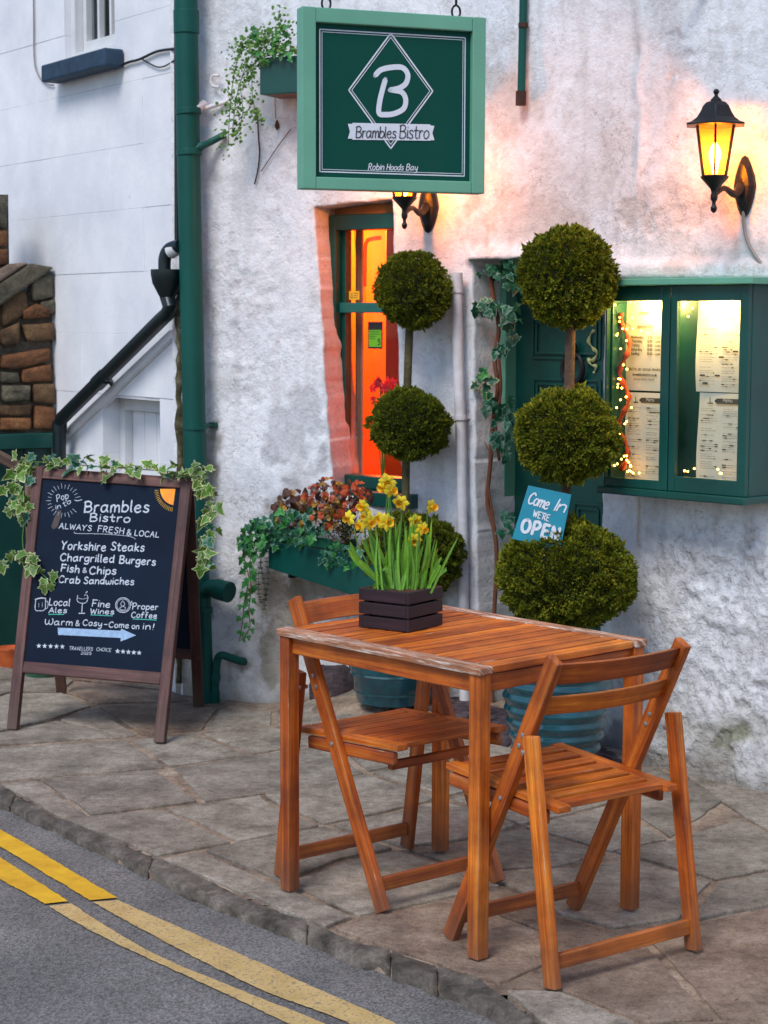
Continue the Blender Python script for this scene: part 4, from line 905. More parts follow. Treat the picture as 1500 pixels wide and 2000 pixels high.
STN = [([(2, 575), (50, 566), (56, 610), (4, 640)], 0), ([(60, 545), (104, 534), (106, 580), (64, 590)], 2), ([(78, 560 + 30), (106, 584), (108, 612), (82, 618)], 2), ([(44, 606), (70, 592), (98, 604), (96, 620), (44, 624)], 1),
 ([(0, 646), (38, 628), (38, 672), (4, 676)], 0), ([(42, 634), (104, 628), (108, 664), (52, 668)], 0), ([(0, 694), (98, 678), (102, 704), (30, 722), (0, 718)], 1), ([(0, 726), (36, 728), (38, 748), (0, 748)], 2),
 ([(42, 722), (100, 710), (104, 744), (42, 748)], 1), ([(2, 752), (60, 752), (58, 782), (4, 786)], 2), ([(64, 750), (106, 748), (107, 790), (64, 786)], 0), ([(0, 792), (64, 788), (60, 812), (0, 812)], 0), ([(68, 792), (107, 794), (108, 838), (66, 838)], 1), ([(0, 816), (62, 816), (60, 840), (0, 840)], 1),
 ([(-100, 600 + 60), (-4, 652), (-6, 700), (-100, 700)], 0), ([(-100, 704), (-6, 704), (-6, 770), (-100, 770)], 1), ([(-100, 776), (-6, 776), (-6, 840), (-100, 840)], 0),
 ([(-60, 392), (12, 392), (14, 446), (-60, 446)], 2), ([(-60, 450), (14, 450), (15, 482), (-60, 482)], 1), ([(-60, 486), (15, 486), (16, 518), (-60, 518)], 1)]
for q, mi in STN:
    P = [SW.px(x, y, 0) for x, y in q]; c = sum(P, Vector()) / len(P); rg = random.Random(int(q[0][0] * 7 + q[0][1])); out = []
    for i, p in enumerate(P):
        for k in range(4):
            t = k / 4; w = p.lerp(P[(i + 1) % len(P)], t); e = .03 if k == 0 else 0; out.append(w.lerp(c, .03 + e + rg.uniform(-.035, .035)))
    mb = MB(); b0 = len(mb.v); n = len(out); ft = rg.uniform(.008, .022)
    rings = [[p - SW.n * .05 for p in out], [p + SW.n * ft * .4 for p in out], [p.lerp(c, .10) + SW.n * ft * rg.uniform(.8, 1.1) for p in out], [p.lerp(c, .6) + SW.n * ft * rg.uniform(.9, 1.3) for p in out]]
    for rr in rings: mb.v += [tuple(p) for p in rr]
    for a in range(3):
        for i in range(n): j = (i + 1) % n; mb.face((a * n + i, a * n + j, (a + 1) * n + j, (a + 1) * n + i))
    mb.face([3 * n + i for i in range(n)])
    part(mb, 'stone', ['rubble', 'rubbleorange', 'rubblegrey'][mi], RW, smooth='all')
for (a, b, c, d) in (((108, 522), (60, 514), (-130, 640), (-130, 690)), ((58, 512), (18, 516), (-130, 600), (-130, 640))):
    P = [SW.px(*p, .03) for p in (a, b, c, d)]; mb = MB(); mb.prism(P, -SW.n * .17); part(mb, 'coping_stone', 'rubblegrey' if a[0] > 100 else 'flagbrown', RW, bevel=.012)
GT = thing('garden_gate', 'dark green boarded gate below the rubble wall, behind the blackboard', 'gate', SW.at(.3, 0, -.1))
gz = pS(60, 848)[1]; gw = 1.1
mb = MB(); mb.box(SW.at(gw / 2 - .02, gz - .03, -.03), (gw, .1, .07), RWm); part(mb, 'top_rail', 'green', GT, bevel=.004)
for k in range(8):
    mb = MB(); mb.box(SW.at(.0 + (k + .5) * gw / 8, (gz - .07) / 2 + .015, -.07), (gw / 8 - .005, .025, gz - .10), RWm); part(mb, 'board', 'green', GT, bevel=.003)
mb = MB(); mb.box(SW.at(gw / 2, gz / 2, -.30), (gw + .3, .02, gz), RWm); part(mb, 'backing_wall', 'darkroom', RW)
mb = MB(); hp0, hp1 = SW.px(-120, 830, .16), SW.px(62, 925, .16); mb.beam(hp0, hp1, .035, .05)
hr_ = thing('handrail', 'grey weathered timber handrail sloping down to the gate', 'handrail', V(hp1.x, hp1.y, 0)); part(mb, 'rail', 'rail', hr_, bevel=.004)
for t in (1.0, .1):
    p = hp0.lerp(hp1, t); mb = MB(); mb.beam(V(p.x, p.y, 0), p, .055, .055, (0, 1, 0)); part(mb, 'post', 'rail', hr_, bevel=.004)
# pots by the gate
def pot(name, label, cat, c, prof, m, n=28, soil=True, group=None):
    t = thing(name, label, cat, c, group=group); mb = MB(); mb.lathe(prof, n, c); part(mb, 'body', m, t, smooth=True)
    if soil:
        r_, z_ = prof[-1]; mb = MB(); mb.lathe([(max(r_ - .004, .01), z_ - .012), (r_ * .6, z_ - .004), (.001, z_ + .002)], n, c); part(mb, 'soil', 'soil', t, smooth='all')
    return t
pot('green_pot', 'squat green glazed pot on the flags behind the blackboard', 'pot', G(84, 1318), [(.075, 0), (.085, .02), (.098, .10), (.108, .17), (.112, .18), (.104, .18), (.098, .165)], 'greenpot')
pot('terracotta_pot', 'small terracotta pot beside the far leg of the blackboard', 'pot', G(148, 1298), [(.03, 0), (.05, .0), (.062, .07), (.07, .075), (.07, .09), (.058, .09), (.054, .08)], 'terracotta')
pot('terracotta_pot', 'orange terracotta bowl at the left edge beside the timber post', 'pot', G(24, 1300), [(.04, 0), (.055, .0), (.075, .07), (.08, .08), (.074, .08), (.07, .07)], 'terracotta')
t_ = thing('black_cable', 'looped black cable lying at the foot of the white house', 'cable', G(190, 1315)); mb = MB()
mb.tube(crom([NH.px(x, y, .03) for x, y in ((150, 1290), (160, 1312), (180, 1326), (200, 1322), (214, 1306), (240, 1296))], 6), .006, 7); part(mb, 'cable', 'cable', t_, smooth='all')
# ================================================================== PIPES AND CABLES
PF = Frame(CORN, (1, 0, 0), (-.45, -.893, 0))
def P_(x, y, off=.09): return WL.pl(x, y, off)
dp = thing('green_drainpipe', 'thick glossy dark green soil pipe running up the corner between the houses', 'drainpipe', V(*P_(398, 1375, .09)[:2], 0))
t0, t1 = P_(362, -60), P_(386, 1120); mb = MB(); mb.tube([P_(359, -140), t0, P_(370, 400), t1], .046, 28); part(mb, 'pipe', 'pipegreen', dp, smooth=True)
for y in (20, 212, 292): 
    x = 362 + (386 - 362) * (y + 60) / 1180; c = P_(x, y); c2 = P_(x + .8, y + (46 if y == 20 else 12)); mb = MB(); mb.tube([c, c2], .0505, 28); part(mb, 'collar', 'pipegreen', dp, smooth=True, bevel=.002)
c = P_(381, 828); mb = MB(); mb.tube([c, P_(381, 838)], .050, 28); mb.beam(c + WL.d * .04, WL.pl(418, 832, .0), .02, .012); mb.box(WL.pl(416, 830, .012), (.035, .02, .02)); part(mb, 'bracket', 'pipegreen', dp, smooth=True)
mb = MB(); mb.tube([P_(388, 1110), P_(398, 1190), P_(402, 1290), P_(403, 1372, .08)], [.042, .030, .028, .028], 20); mb.tube([P_(399, 1186), P_(399.4, 1198)], .034, 20); part(mb, 'lower_pipe', 'pipegreen', dp, smooth=True)
mb = MB(); mb.tube(crom([P_(396, 1185), P_(398, 1160), P_(412, 1148, .1), P_(436, 1150, .12)], 5), [.034] * 16, 18); mb.tube([P_(424, 1150, .12), P_(448, 1157, .13)], .042, 20); part(mb, 'side_inlet', 'pipegreen', dp, smooth=True)
mb = MB(); mb.tube(crom([WL.pl(440, 262, .015), WL.pl(410, 278, .05), P_(388, 288), P_(374, 291)], 5), .0135, 12); mb.tube([P_(388, 288, .088), P_(394, 285, .08)], .018, 12); part(mb, 'branch_pipe', 'pipegreen', dp, smooth=True)
mb = MB(); mb.tube([WL.pl(446, 198, .012), WL.pl(392, 214, .04)], .009, 10); mb.tube([WL.pl(398, 203, .03), P_(380, 212)], .018, 10); part(mb, 'branch_pipe', 'whitepipe', dp, smooth=True, label='thin white branch pipe')
wp = thing('waste_pipe', 'short green waste pipe bending out of the cottage wall to the ground', 'pipe', V(*WL.pl(424, 1372, .07)[:2], 0))
mb = MB(); mb.tube(crom([WL.pl(482, 1292, -.02), WL.pl(470, 1291, .02), WL.pl(448, 1284, .06), WL.pl(432, 1280, .08), WL.pl(424, 1292, .08), WL.pl(421, 1330, .08), WL.pl(419, 1374, .07)], 6), .0165, 14); mb.tube([WL.pl(422, 1318, .08), WL.pl(421, 1328, .08)], .020, 14); mb.tube([WL.pl(419.5, 1350, .075), WL.pl(419, 1372, .07)], .021, 14)
part(mb, 'pipe', 'pipegreen', wp, smooth=True)
bp = thing('black_drainpipe', 'black rainwater hopper with a pipe slanting down across the white house', 'drainpipe', V(*NH.px(118, 1200, .08)[:2], 0))
def N_(x, y, o=.075): return NH.px(x, y, o)
mb = MB(); mb.tube([N_(345, -60, .05), N_(346, 480, .05)], .011, 10); part(mb, 'upright', 'blackpipe', bp, smooth=True)
mb = MB(); mb.tube([N_(326, 578), N_(332, 598), N_(328, 612), N_(315, 624), N_(120, 818), N_(116, 834)], .030, 18)
mb.tube([N_(204, 735), N_(190, 749)], .0345, 18); part(mb, 'pipe', 'blackpipe', bp, smooth=True)
mb = MB(); mb.tube([N_(116, 822), N_(117, 1200)], .030, 18); mb.tube([N_(116, 826), N_(116, 845)], .034, 18); part(mb, 'lower_pipe', 'blackpipe', bp, smooth=True)
mb = MB(); hc = N_(327, 578); mb.lathe([(.028, -.01), (.034, .0), (.060, .05), (.066, .085), (.066, .105), (.058, .105), (.05, .07)], 20, hc); part(mb, 'hopper', 'blackpipe', bp, smooth=True)
mb = MB(); mb.tube(crom([N_(322, 545, .08), N_(322, 505, .08), N_(332, 486, .07), N_(352, 480, .06)], 6), .026, 14); mb.tube([N_(333, 492, .07), N_(346, 484, .06)], .029, 14, 1); part(mb, 'inlet', ['blackpipe', 'white_gloss'], bp, smooth=True)
mb = MB(); mb.beam(N_(210, 742, .08), NH.px(216, 744, .0), .02, .012); mb.beam(N_(207, 738, .06), N_(219, 752, .02), .012, .012); part(mb, 'bracket', 'blackpipe', bp)
gp = thing('green_conduit', 'thin green pipe end hanging on the wall above the door', 'pipe', WR.pl(1020, 205, .02))
mb = MB(); mb.tube([WR.pl(1024, -80, .03), WR.pl(1021, 60, .03), WR.pl(1018, 190, .03)], .0145, 12); part(mb, 'pipe', 'pipegreen', gp, smooth=True)
mb = MB(); mb.tube([WR.pl(1017.5, 178, .03), WR.pl(1017, 206, .03)], .019, 12); part(mb, 'collar', 'rust', gp, smooth=True); mb = MB(); mb.tube([WR.pl(1022, 45, .03), WR.pl(1021.8, 54, .03)], .018, 12); part(mb, 'collar', 'rust', gp, smooth=True)
vp = thing('white_pipe', 'white painted pipe standing between the small window and the door', 'pipe', V(*WL.pl(905, 1400, .04)[:2], .05))
mb = MB(); mb.tube([WL.pl(891, 536, .05), WL.pl(895, 700, .05), WL.pl(902, 900, .05), WL.pl(908, 1400, .05)], .0205, 16); part(mb, 'pipe', 'whitepipe', vp, smooth=True)
mb = MB(); mb.tube([WL.pl(890.5, 533, .05), WL.pl(892, 572, .05)], .0245, 16); part(mb, 'socket', 'whitepipe', vp, smooth=True); mb = MB(); mb.tube([WL.pl(899.3, 812, .05), WL.pl(899.6, 820, .05)], .0262, 16); mb.beam(WL.pl(900, 816, .035), WL.pl(925, 814, .0), .012, .012); part(mb, 'clip', 'whitepipe', vp, smooth=True)
def cablething(name, label, pts, r, m):
    t = thing(name, label, 'cable', pts[0]); mb = MB(); mb.tube(crom(pts, 6), r, 7); part(mb, 'cable', m, t, smooth='all'); return t
cablething('cable', 'black cable from the blue sill to the green drainpipe', [NH.px(x, y, .012) for x, y in ((224, 134), (250, 122), (272, 116), (300, 103), (318, 98), (345, 95))], .0055, 'cable')
cablething('cable', 'thin loop of cable hanging below the black cable', [NH.px(x, y, .010) for x, y in ((278, 116), (292, 124), (308, 131), (324, 128), (343, 116))], .003, 'cable')
cablething('cable', 'thin pale cable running down the white house to the blue sill', [NH.px(x, y, .010) for x, y in ((65, -60), (66, 40), (67, 115), (74, 145), (90, 163), (104, 166))], .0035, 'greycable')
cablething('cable', 'thin black cable end dangling below the upper planter', [WL.pl(x, y, .012) for x, y in ((503, 225), (505, 270), (507, 300), (503, 335), (497, 360))], .003, 'cable')
cablething('cable', 'taut thin wire slanting down the plaster beside the hanging sign', [WL.pl(x, y, .012) for x, y in ((568, 252), (540, 290), (510, 335))], .0017, 'cable')
cablething('cable', 'pale cable curving down from the right lantern', [WR.pl(x, y, .015) for x, y in ((1452, 400), (1453, 440), (1460, 470), (1476, 500), (1502, 530), (1540, 548))], .0055, 'greycable')
t_ = thing('wall_hook', 'white iron hook on the plaster beside the drainpipe', 'hook', WL.pl(420, 160)); mb = MB(); mb.tube(crom([WL.pl(x, y, .03) for x, y in ((428, 148), (416, 148), (412, 158), (416, 168), (428, 170))], 5), .006, 8); part(mb, 'hook', 'whitepipe', t_, smooth=True)
t_ = thing('wall_bracket', 'small rusty fixing on the plaster below the upper planter', 'bracket', WL.pl(541, 240)); mb = MB(); mb.tube([WL.pl(537, 190, .01), WL.pl(538, 232, .01)], .0015, 5); mb.lathe([(.001, -.02), (.008, -.01), (.009, .0), (.005, .015), (.001, .02)], 8, WL.pl(541, 244, .012)); part(mb, 'fixing', 'rust', t_, smooth=True)
# ================================================================== HANGING SIGN
SD = Vector((math.cos(R(20)), math.sin(R(20)), 0)); SN = Vector((SD.y, -SD.x, 0)); sc0 = ray(568, 195) ; sc0 = sc0 * (5.62 / sc0.y) + V(0, 0, CH)
SP_ = Plane(sc0, SN); Sm = axes(V(0, 0, 0), SD, -SN, V(0, 0, 1))
sTL, sTR, sBL, sBR = SP_(590, 17), SP_(950, 29), SP_(592, 374), SP_(948, 373)
sw = ((sTR - sTL).length + (sBR - sBL).length) / 2; sz1 = (sTL.z + sTR.z) / 2; sz0 = (sBL.z + sBR.z) / 2; so_ = V(sTL.x, sTL.y, 0)
def SG(u, z, off=0.): return so_ + SD * u + SN * off + V(0, 0, z)
HS = thing('hanging_sign', 'green square hanging sign with a diamond B emblem in a mint frame', 'sign', SG(sw / 2, sz0, -.025))
ft = .044; dpt = .055
mb = MB(); mb.box(SG(ft / 2, (sz0 + sz1) / 2, -dpt / 2), (ft, dpt, sz1 - sz0), Sm); mb.box(SG(sw - ft / 2, (sz0 + sz1) / 2, -dpt / 2), (ft, dpt, sz1 - sz0), Sm)
mb.box(SG(sw / 2, sz1 - ft / 2, -dpt / 2 - .001), (sw - 2 * ft, dpt - .002, ft), Sm); mb.box(SG(sw / 2, sz0 + ft * .42, -dpt / 2 - .001), (sw - 2 * ft, dpt - .002, ft * .84), Sm)
part(mb, 'frame', 'mint', HS, bevel=.003)
mb = MB(); mb.box(SG(sw / 2, (sz0 + sz1) / 2, -.030), (sw - ft * 1.2, .018, sz1 - sz0 - ft * 1.2), Sm); part(mb, 'panel', 'signgreen', HS)
SPF = Plane(SG(0, 0, -.021), SN); O1 = .0012
def S(x, y): return SPF(x, y)
mb = MB()
def frameline(pts, w): 
    for a, b in zip(pts, pts[1:] + pts[:1]): ribbon(mb, [a, b], w, SN, 0, O1)
def inset(k): a, b, c, d = sw * 0 + .062 + k, sw - .062 - k, sz0 + .054 + k, sz1 - .062 - k; return [SG(a, c, -.021), SG(b, c, -.021), SG(b, d, -.021), SG(a, d, -.021)]
frameline(inset(0), .0035); frameline(inset(.007), .0018)
dm = [(763, 65), (845, 178), (763, 290), (681, 176)]
cx_, cy_ = 763, 178
frameline([S(*p) for p in dm], .0045); frameline([S(cx_ + (x - cx_) * .93, cy_ + (y - cy_) * .93) for x, y in dm], .0022)
part(mb, 'border_lines', 'white', HS)
mb = MB(); ban = [(679, 242), (688, 242), (688, 240), (840, 243), (840, 245), (848, 246), (844, 260), (848, 274), (840, 274), (840, 275), (688, 273), (688, 271), (679, 271), (683, 257)]
mb.poly([S(*p) + SN * .002 for p in ban]); bn = part(mb, 'banner', 'white', HS)
mb = MB(); write(mb, 'Brambles', S(693, 269), S(772, 270), SN, .0030, 0.5, .12, 1.12, 0, .0035); write(mb, 'Bistro', S(778, 270), S(836, 271), SN, .0030, .5, .12, 1.12, 0, .0035); part(mb, 'lettering', 'inkdark', bn)
mb = MB(); frameline([S(688, 240), S(688, 273)], .0012); frameline([S(840, 243), S(840, 275)], .0012)
mb2 = MB(); BG = [[(733, 147), (743, 137), (762, 132), (785, 132), (796, 145), (793, 162), (780, 172), (762, 176)], [(766, 176), (784, 180), (792, 194), (788, 212), (770, 222), (752, 224), (740, 221), (741, 200), (746, 178), (752, 156)]]
for k, s_ in enumerate(BG): ribbon(mb2, [S(*p) for p in s_], .0165, SN, 0, O1 + k * .0004, 7)
part(mb2, 'emblem_letter', 'white', HS)
mb = MB(); write(mb, 'Robin', S(718, 332), S(749, 332), SN, .0026, 1., .22, 1.0, 0, O1); write(mb, 'Hoods', S(754, 332), S(787, 332.5), SN, .0026, 1., .22, 1.0, 0, O1); write(mb, 'Bay', S(792, 332.5), S(814, 333), SN, .0026, 1., .22, 1.0, 0, O1); part(mb, 'lettering', 'white', HS)
mb = MB(); write(mb, 'I', S(716, 342), S(718, 342), SN, .001) if False else None
for ux in (.085, sw - .09):
    m_ = MB(); c = SG(ux, sz1 + .016, -.028); m_.tube([c + SD * .014 * math.cos(a) + V(0, 0, .020 * math.sin(a)) for a in np.linspace(0, 2 * math.pi, 17)], .0035, 7); m_.tube([c + V(0, 0, .018), c + V(0, 0, .145)], .004, 7); part(m_, 'hook', 'iron', HS, smooth=True)
# wrought bracket carrying it, fixed to the wall above the picture
br = thing('sign_bracket', 'black iron bracket above the hanging sign', 'bracket', SG(sw, sz1 + .055, -.028)); zb2 = sz1 + .165
q0 = SG(-.05, zb2, -.028); r_ = (BEND + V(0, 0, zb2) - q0).dot(WR.n) / SD.dot(WR.n); q1 = q0 + SD * r_
mb = MB(); mb.tube([q0, q1], .009, 10); part(mb, 'bar', 'iron', br, smooth=True)
mb = MB(); mb.tube(crom([q0 + SD * .3, q0.lerp(q1, .6) + V(0, 0, .1), q1 + V(0, 0, .38)], 8), .007, 8); part(mb, 'stay', 'iron', br, smooth=True)
mb = MB(); mb.box(q1 + V(0, 0, .24), (.05, .012, .5), Rm); part(mb, 'plate', 'iron', br)
# ================================================================== WALL LANTERNS
def lantern(label, fr, plate_px, out, E_):
    base = fr.pl(*plate_px, .0); o = base + fr.n * out        # lantern axis
    t = thing('wall_lantern', label, 'lantern', base, group='wall lanterns on the cottage')
    hb = .0; cz = base.z + .016; Cc = V(o.x, o.y, cz)       # bottom of glass
    mb = MB(); mb.lathe([(.003, -.108), (.009, -.102), (.011, -.092), (.006, -.083), (.006, -.074), (.011, -.066), (.012, -.056), (.009, -.044), (.012, -.034), (.03, -.014), (.043, .0), (.046, .006), (.001, .006)], 12, Cc); part(mb, 'cup', 'iron', t, smooth=True)
    mb = MB(); hg = .165; r0, r1 = .040, .066
    for k in range(6):
        a = math.pi / 3 * k + .35; e = V(math.cos(a), math.sin(a), 0); mb.beam(Cc + e * r0 + V(0, 0, .004), Cc + e * r1 + V(0, 0, hg), .007, .007, e)
        a2 = a + math.pi / 3; e2 = V(math.cos(a2), math.sin(a2), 0); mb.beam(Cc + e * r0 + V(0, 0, .006), Cc + e2 * r0 + V(0, 0, .006), .006, .006)
    part(mb, 'cage', 'iron', t)
    for k in range(6):
        a = math.pi / 3 * k + .35; a2 = a + math.pi / 3; e = V(math.cos(a), math.sin(a), 0); e2 = V(math.cos(a2), math.sin(a2), 0)
        mb = MB(); mb.poly([Cc + e * r0 * .96 + V(0, 0, .006), Cc + e2 * r0 * .96 + V(0, 0, .006), Cc + e2 * r1 * .96 + V(0, 0, hg), Cc + e * r1 * .96 + V(0, 0, hg)]); part(mb, 'pane', 'amber', t)
    mb = MB(); mb.lathe([(.09, 0), (.104, .001), (.104, .006), (.086, .012), (.068, .025), (.055, .044), (.046, .062), (.034, .073), (.020, .077), (.020, .081), (.012, .088), (.007, .093), (.006, .098), (.010, .103), (.011, .108), (.007, .113), (.001, .116)], 6, Cc + V(0, 0, hg - .002), ph=.35)
    part(mb, 'roof', 'iron', t, bevel=.0015)
    mb = MB(); mb.lathe([(.002, 0), (.010, .004), (.012, .03), (.018, .05), (.020, .065), (.015, .085), (.004, .10)], 12, Cc + V(0, 0, .012)); part(mb, 'bulb', 'bulb', t, smooth='all')
    mb = MB(); pth = crom([base + fr.n * .02 + V(0, 0, .0), base + fr.n * out * .35 + V(0, 0, -.028), base + fr.n * out * .7 + V(0, 0, -.012) , V(o.x, o.y, cz - .052)], 6); mb.tube(pth, [.020 - .011 * min(1, i / 10) for i in range(len(pth))], 10); part(mb, 'arm', 'iron', t, smooth='all')
    mb = MB(); pts = []
    for k in range(16): a = 2 * math.pi * k / 16; pts.append((.040 * math.cos(a) * (1 - .25 * abs(math.sin(a))), .098 * math.sin(a)))
    for lev, off in ((1, .0), (1, .012), (.72, .026), (.3, .032)):
        for x, z in pts: mb.v.append(tuple(base + fr.d * x * lev + V(0, 0, z * (lev if lev < 1 else 1)) + fr.n * off))
    for a in range(3):
        for k in range(16): mb.face((a * 16 + k, a * 16 + (k + 1) % 16, (a + 1) * 16 + (k + 1) % 16, (a + 1) * 16 + k))
    mb.face([48 + k for k in range(16)]); part(mb, 'back_plate', 'iron', t)
    lamp('lantern_lamp', Cc + V(0, 0, .075), (1, .47, .07), E_ * .8, .012)
    return t
lantern('lit black wall lantern with amber glass high up at the right edge, fully in view', WR, (1457, 364), .172, 8.5)
lantern('lit black wall lantern half hidden behind the hanging sign', WL, (838, 404), .21, 8.5)
# ================================================================== MENU CASE
bo = .17
a0, zT = WR.uz(1330, 552, bo); u0 = WR.uz(1180, 750, bo)[0]; u1 = WR.uz(1460, 760, bo)[0]; z0 = WR.uz(1330, 962, bo)[1]; z1 = WR.uz(1330, 556, bo)[1]
MC = thing('menu_case', 'green glazed menu display case with lit papers on the wall right of the door', 'display case', WR.at((u0 + u1) / 2, z0, 0))
def bx(n, c, s_, m, par, bev=.003, **k): mb = MB(); mb.box(WR.at(*c), s_, Rm); return part(mb, n, m, par, bevel=bev, **k)
bx('back_panel', ((u0 + u1) / 2, (z0 + z1) / 2, .035), (u1 - u0 - .02, .012, z1 - z0 - .02), 'green', MC)
bx('side_panel', (u1 - .009, (z0 + z1) / 2, (bo - .02) / 2), (.018, bo - .02, z1 - z0), 'green', MC); bx('side_panel', (u0 + .009, (z0 + z1) / 2, (bo - .02) / 2), (.018, bo - .02, z1 - z0), 'green', MC)
bx('top_board', ((u0 + u1) / 2, z1 + .010, bo / 2 + .005), (u1 - u0 + .06, bo + .05, .022), 'mint', MC); bx('base_board', ((u0 + u1) / 2, z0 - .011, bo / 2 + .005), (u1 - u0 + .02, bo + .03, .024), 'green', MC, .004)
bx('floor_board', ((u0 + u1) / 2, z0 + .008, bo / 2 - .01), (u1 - u0 - .04, bo - .03, .012), 'green', MC); bx('ceiling_board', ((u0 + u1) / 2, z1 - .008, bo / 2 - .01), (u1 - u0 - .04, bo - .03, .012), 'green', MC)
um = WR.uz(1307, 750, bo)[0]
GLS = []
for (ua, ub, gx0, gx1) in ((u0, um, 1188, 1293), (um, u1, 1324, 1446)):
    mb = MB(); ga, gb = WR.uz(gx0, 750, bo - .01)[0], WR.uz(gx1, 750, bo - .01)[0]; zl, zh = WR.uz((gx0 + gx1) / 2, 934, bo - .01)[1], WR.uz((gx0 + gx1) / 2, 589, bo - .01)[1]; GLS.append((ga, gb, zl, zh))
    f = .001
    mb.box(WR.at((ua + ga) / 2 + f, (z0 + z1) / 2, bo - .009), (max(.006, ga - ua - 2 * f), .02, z1 - z0 - .004), Rm); mb.box(WR.at((gb + ub) / 2 - f, (z0 + z1) / 2, bo - .009), (ub - gb - 2 * f, .02, z1 - z0 - .004), Rm)
    mb.box(WR.at((ga + gb) / 2, (z0 + zl) / 2, bo - .0095), (gb - ga, .019, zl - z0 - .004), Rm); mb.box(WR.at((ga + gb) / 2, (z1 + zh) / 2, bo - .0095), (gb - ga, .019, z1 - zh - .004), Rm)
    dr_ = part(mb, 'glazed_door', 'green', MC, bevel=.002)
    mb = MB(); mb.box(WR.at((ga + gb) / 2, (zl + zh) / 2, bo - .014), (gb - ga, .003, zh - zl), Rm); part(mb, 'pane', 'glass', dr_)
PO = .075
def paper(x0, y0, x1, y1, wave, kind, label):
    a, zt_ = WR.uz((x0 + x1) / 2, y0, PO); zb_ = WR.uz((x0 + x1) / 2, y1, PO)[1]; ua = WR.uz(x0, 750, PO)[0]; ub = WR.uz(x1, 750, PO)[0]; n = 14; mb = MB()
    cz_ = lambda t, v: PO + wave * math.sin(v * 5 + 1) * (1 - t) * .6 + .004 * math.sin(v * 3)
    for j in range(n + 1):
        for i in range(7): mb.v.append(tuple(WR.at(ua + (ub - ua) * i / 6 - .006 * wave * 90 * math.sin(j / n * 4) * (1 - i / 6), zb_ + (zt_ - zb_) * j / n, cz_(i / 6, j / n))))
    for j in range(n):
        for i in range(6): q = j * 7 + i; mb.face((q, q + 1, q + 8, q + 7))
    pp = part(mb, 'paper', 'paper', MC, smooth='all', label=label)
    mb = MB(); Wd, Hd = ub - ua, zt_ - zb_; rg = random.Random(int(x0 + y0)); o_ = max(cz_(0, v / 20) for v in range(21)) + .0015
    def at(s, t): return WR.at(ua + Wd * s, zb_ + Hd * t, o_)
    if kind == 'hours':
        write(mb, 'Brambles', at(.42, .80), at(.66, .80), WR.n, .0016); write(mb, 'Opening Hours', at(.36, .66), at(.76, .66), WR.n, .0018)
        for k, d_ in enumerate(('Wednesday', 'Thursday', 'Friday', 'Saturday', 'Sunday')):
            y = .545 - k * .043; write(mb, d_, at(.22, y), at(.22 + .034 * len(d_), y), WR.n, .0019); write(mb, '12:00 - Late', at(.62, y), at(.93, y), WR.n, .0017)
        write(mb, "We're on social media", at(.18, .21), at(.94, .21), WR.n, .0016); write(mb, 'bramblesbistro.co.uk', at(.28, .155), at(.86, .155), WR.n, .0020); write(mb, 'please book ahead', at(.3, .11), at(.8, .11), WR.n, .0010)
    else:
        y = .93
        if kind == 'menu': 
            ribbon(mb, [at(.42, .92), at(.90, .92)], .017, WR.n); ribbon(mb, [at(.27, .955), at(.27, .90)], .003, WR.n); ribbon(mb, [at(.22, .895), at(.33, .895)], .004, WR.n); y = .84
        while y > .05:
            for c0, c1 in ((.08, .47), (.56, .94)):
                if rg.random() < .85:
                    s = c0; e = c1 - rg.random() * .16
                    while s < e: w = rg.uniform(.03, .09); ribbon(mb, [at(s, y), at(min(s + w, e), y)], .0009 if rg.random() < .85 else .0032, WR.n); s += w + .014
            y -= rg.choice((.022, .022, .036))
        if kind == 'menu2':
            for s, t in ((.1, .17), (.42, .17), (.16, .09), (.5, .36), (.8, .42)): ribbon(mb, [at(s, t), at(s + .09, t)], .006, WR.n)
    part(mb, 'print', 'ink', pp)
    if kind == 'menu':
        mb = MB(); write(mb, 'Menu', at(.56, .912), at(.76, .912), WR.n, .0014, off=.0022); part(mb, 'print', 'paper', pp)
paper(1216, 575, 1296, 763, .0, 'hours', 'opening hours sheet, upper left in the case'); paper(1224, 767, 1299, 950, .0, 'menu', 'printed menu, lower left in the case')
paper(1361, 575, 1452, 766, .006, 'menu2', 'printed menu, upper right in the case'); paper(1366, 768, 1456, 960, .006, 'menu', 'printed menu, lower right in the case')
mb = MB(); mb.tube([WR.at(u0 + .10, z1 - .030, .105), WR.at(u1 - .12, z1 - .030, .105)], .008, 10); part(mb, 'tube_lamp', 'tubelamp', MC, smooth=True)
for uu in (u0 + .16, u1 - .16): lamp('case_lamp', WR.at(uu, z1 - .055, .115), (1, .60, .17), 5.0, .02)
FL = thing('fairy_lights', 'warm fairy lights strung inside the menu case with a twisted orange ribbon', 'string lights', WR.at(u0, z0, .1)); rf = random.Random(11)
ga, gb, zl, zh = GLS[0]; rib = [WR.at(ga + .035 + .018 * math.sin(k * 1.3), zl + .02 + (zh - zl - .06) * k / 14, .118 + .012 * math.cos(k * 1.3)) for k in range(15)]
mb = MB(); mb.tube(crom(rib, 5), [.008 + .003 * math.sin(i) for i in range(len(crom(rib, 5)))], 7); part(mb, 'ribbon', 'ribbon', FL, smooth='all')
spots = []
for k in range(30): spots.append(WR.at(ga + rf.uniform(.008, .07), zl + (zh - zl) * rf.random(), .128 + rf.uniform(-.01, .015)))
for k in range(9): spots.append(WR.at(rf.uniform(ga + .02, gb), zl + rf.uniform(.01, .05), .12)); spots.append(WR.at(rf.uniform(ga, gb - .04), zh - rf.uniform(.005, .11), .125))
ga2, gb2, zl2, zh2 = GLS[1]
for k in range(7): spots.append(WR.at(rf.uniform(ga2, gb2), zl2 + rf.uniform(.008, .03), .12))
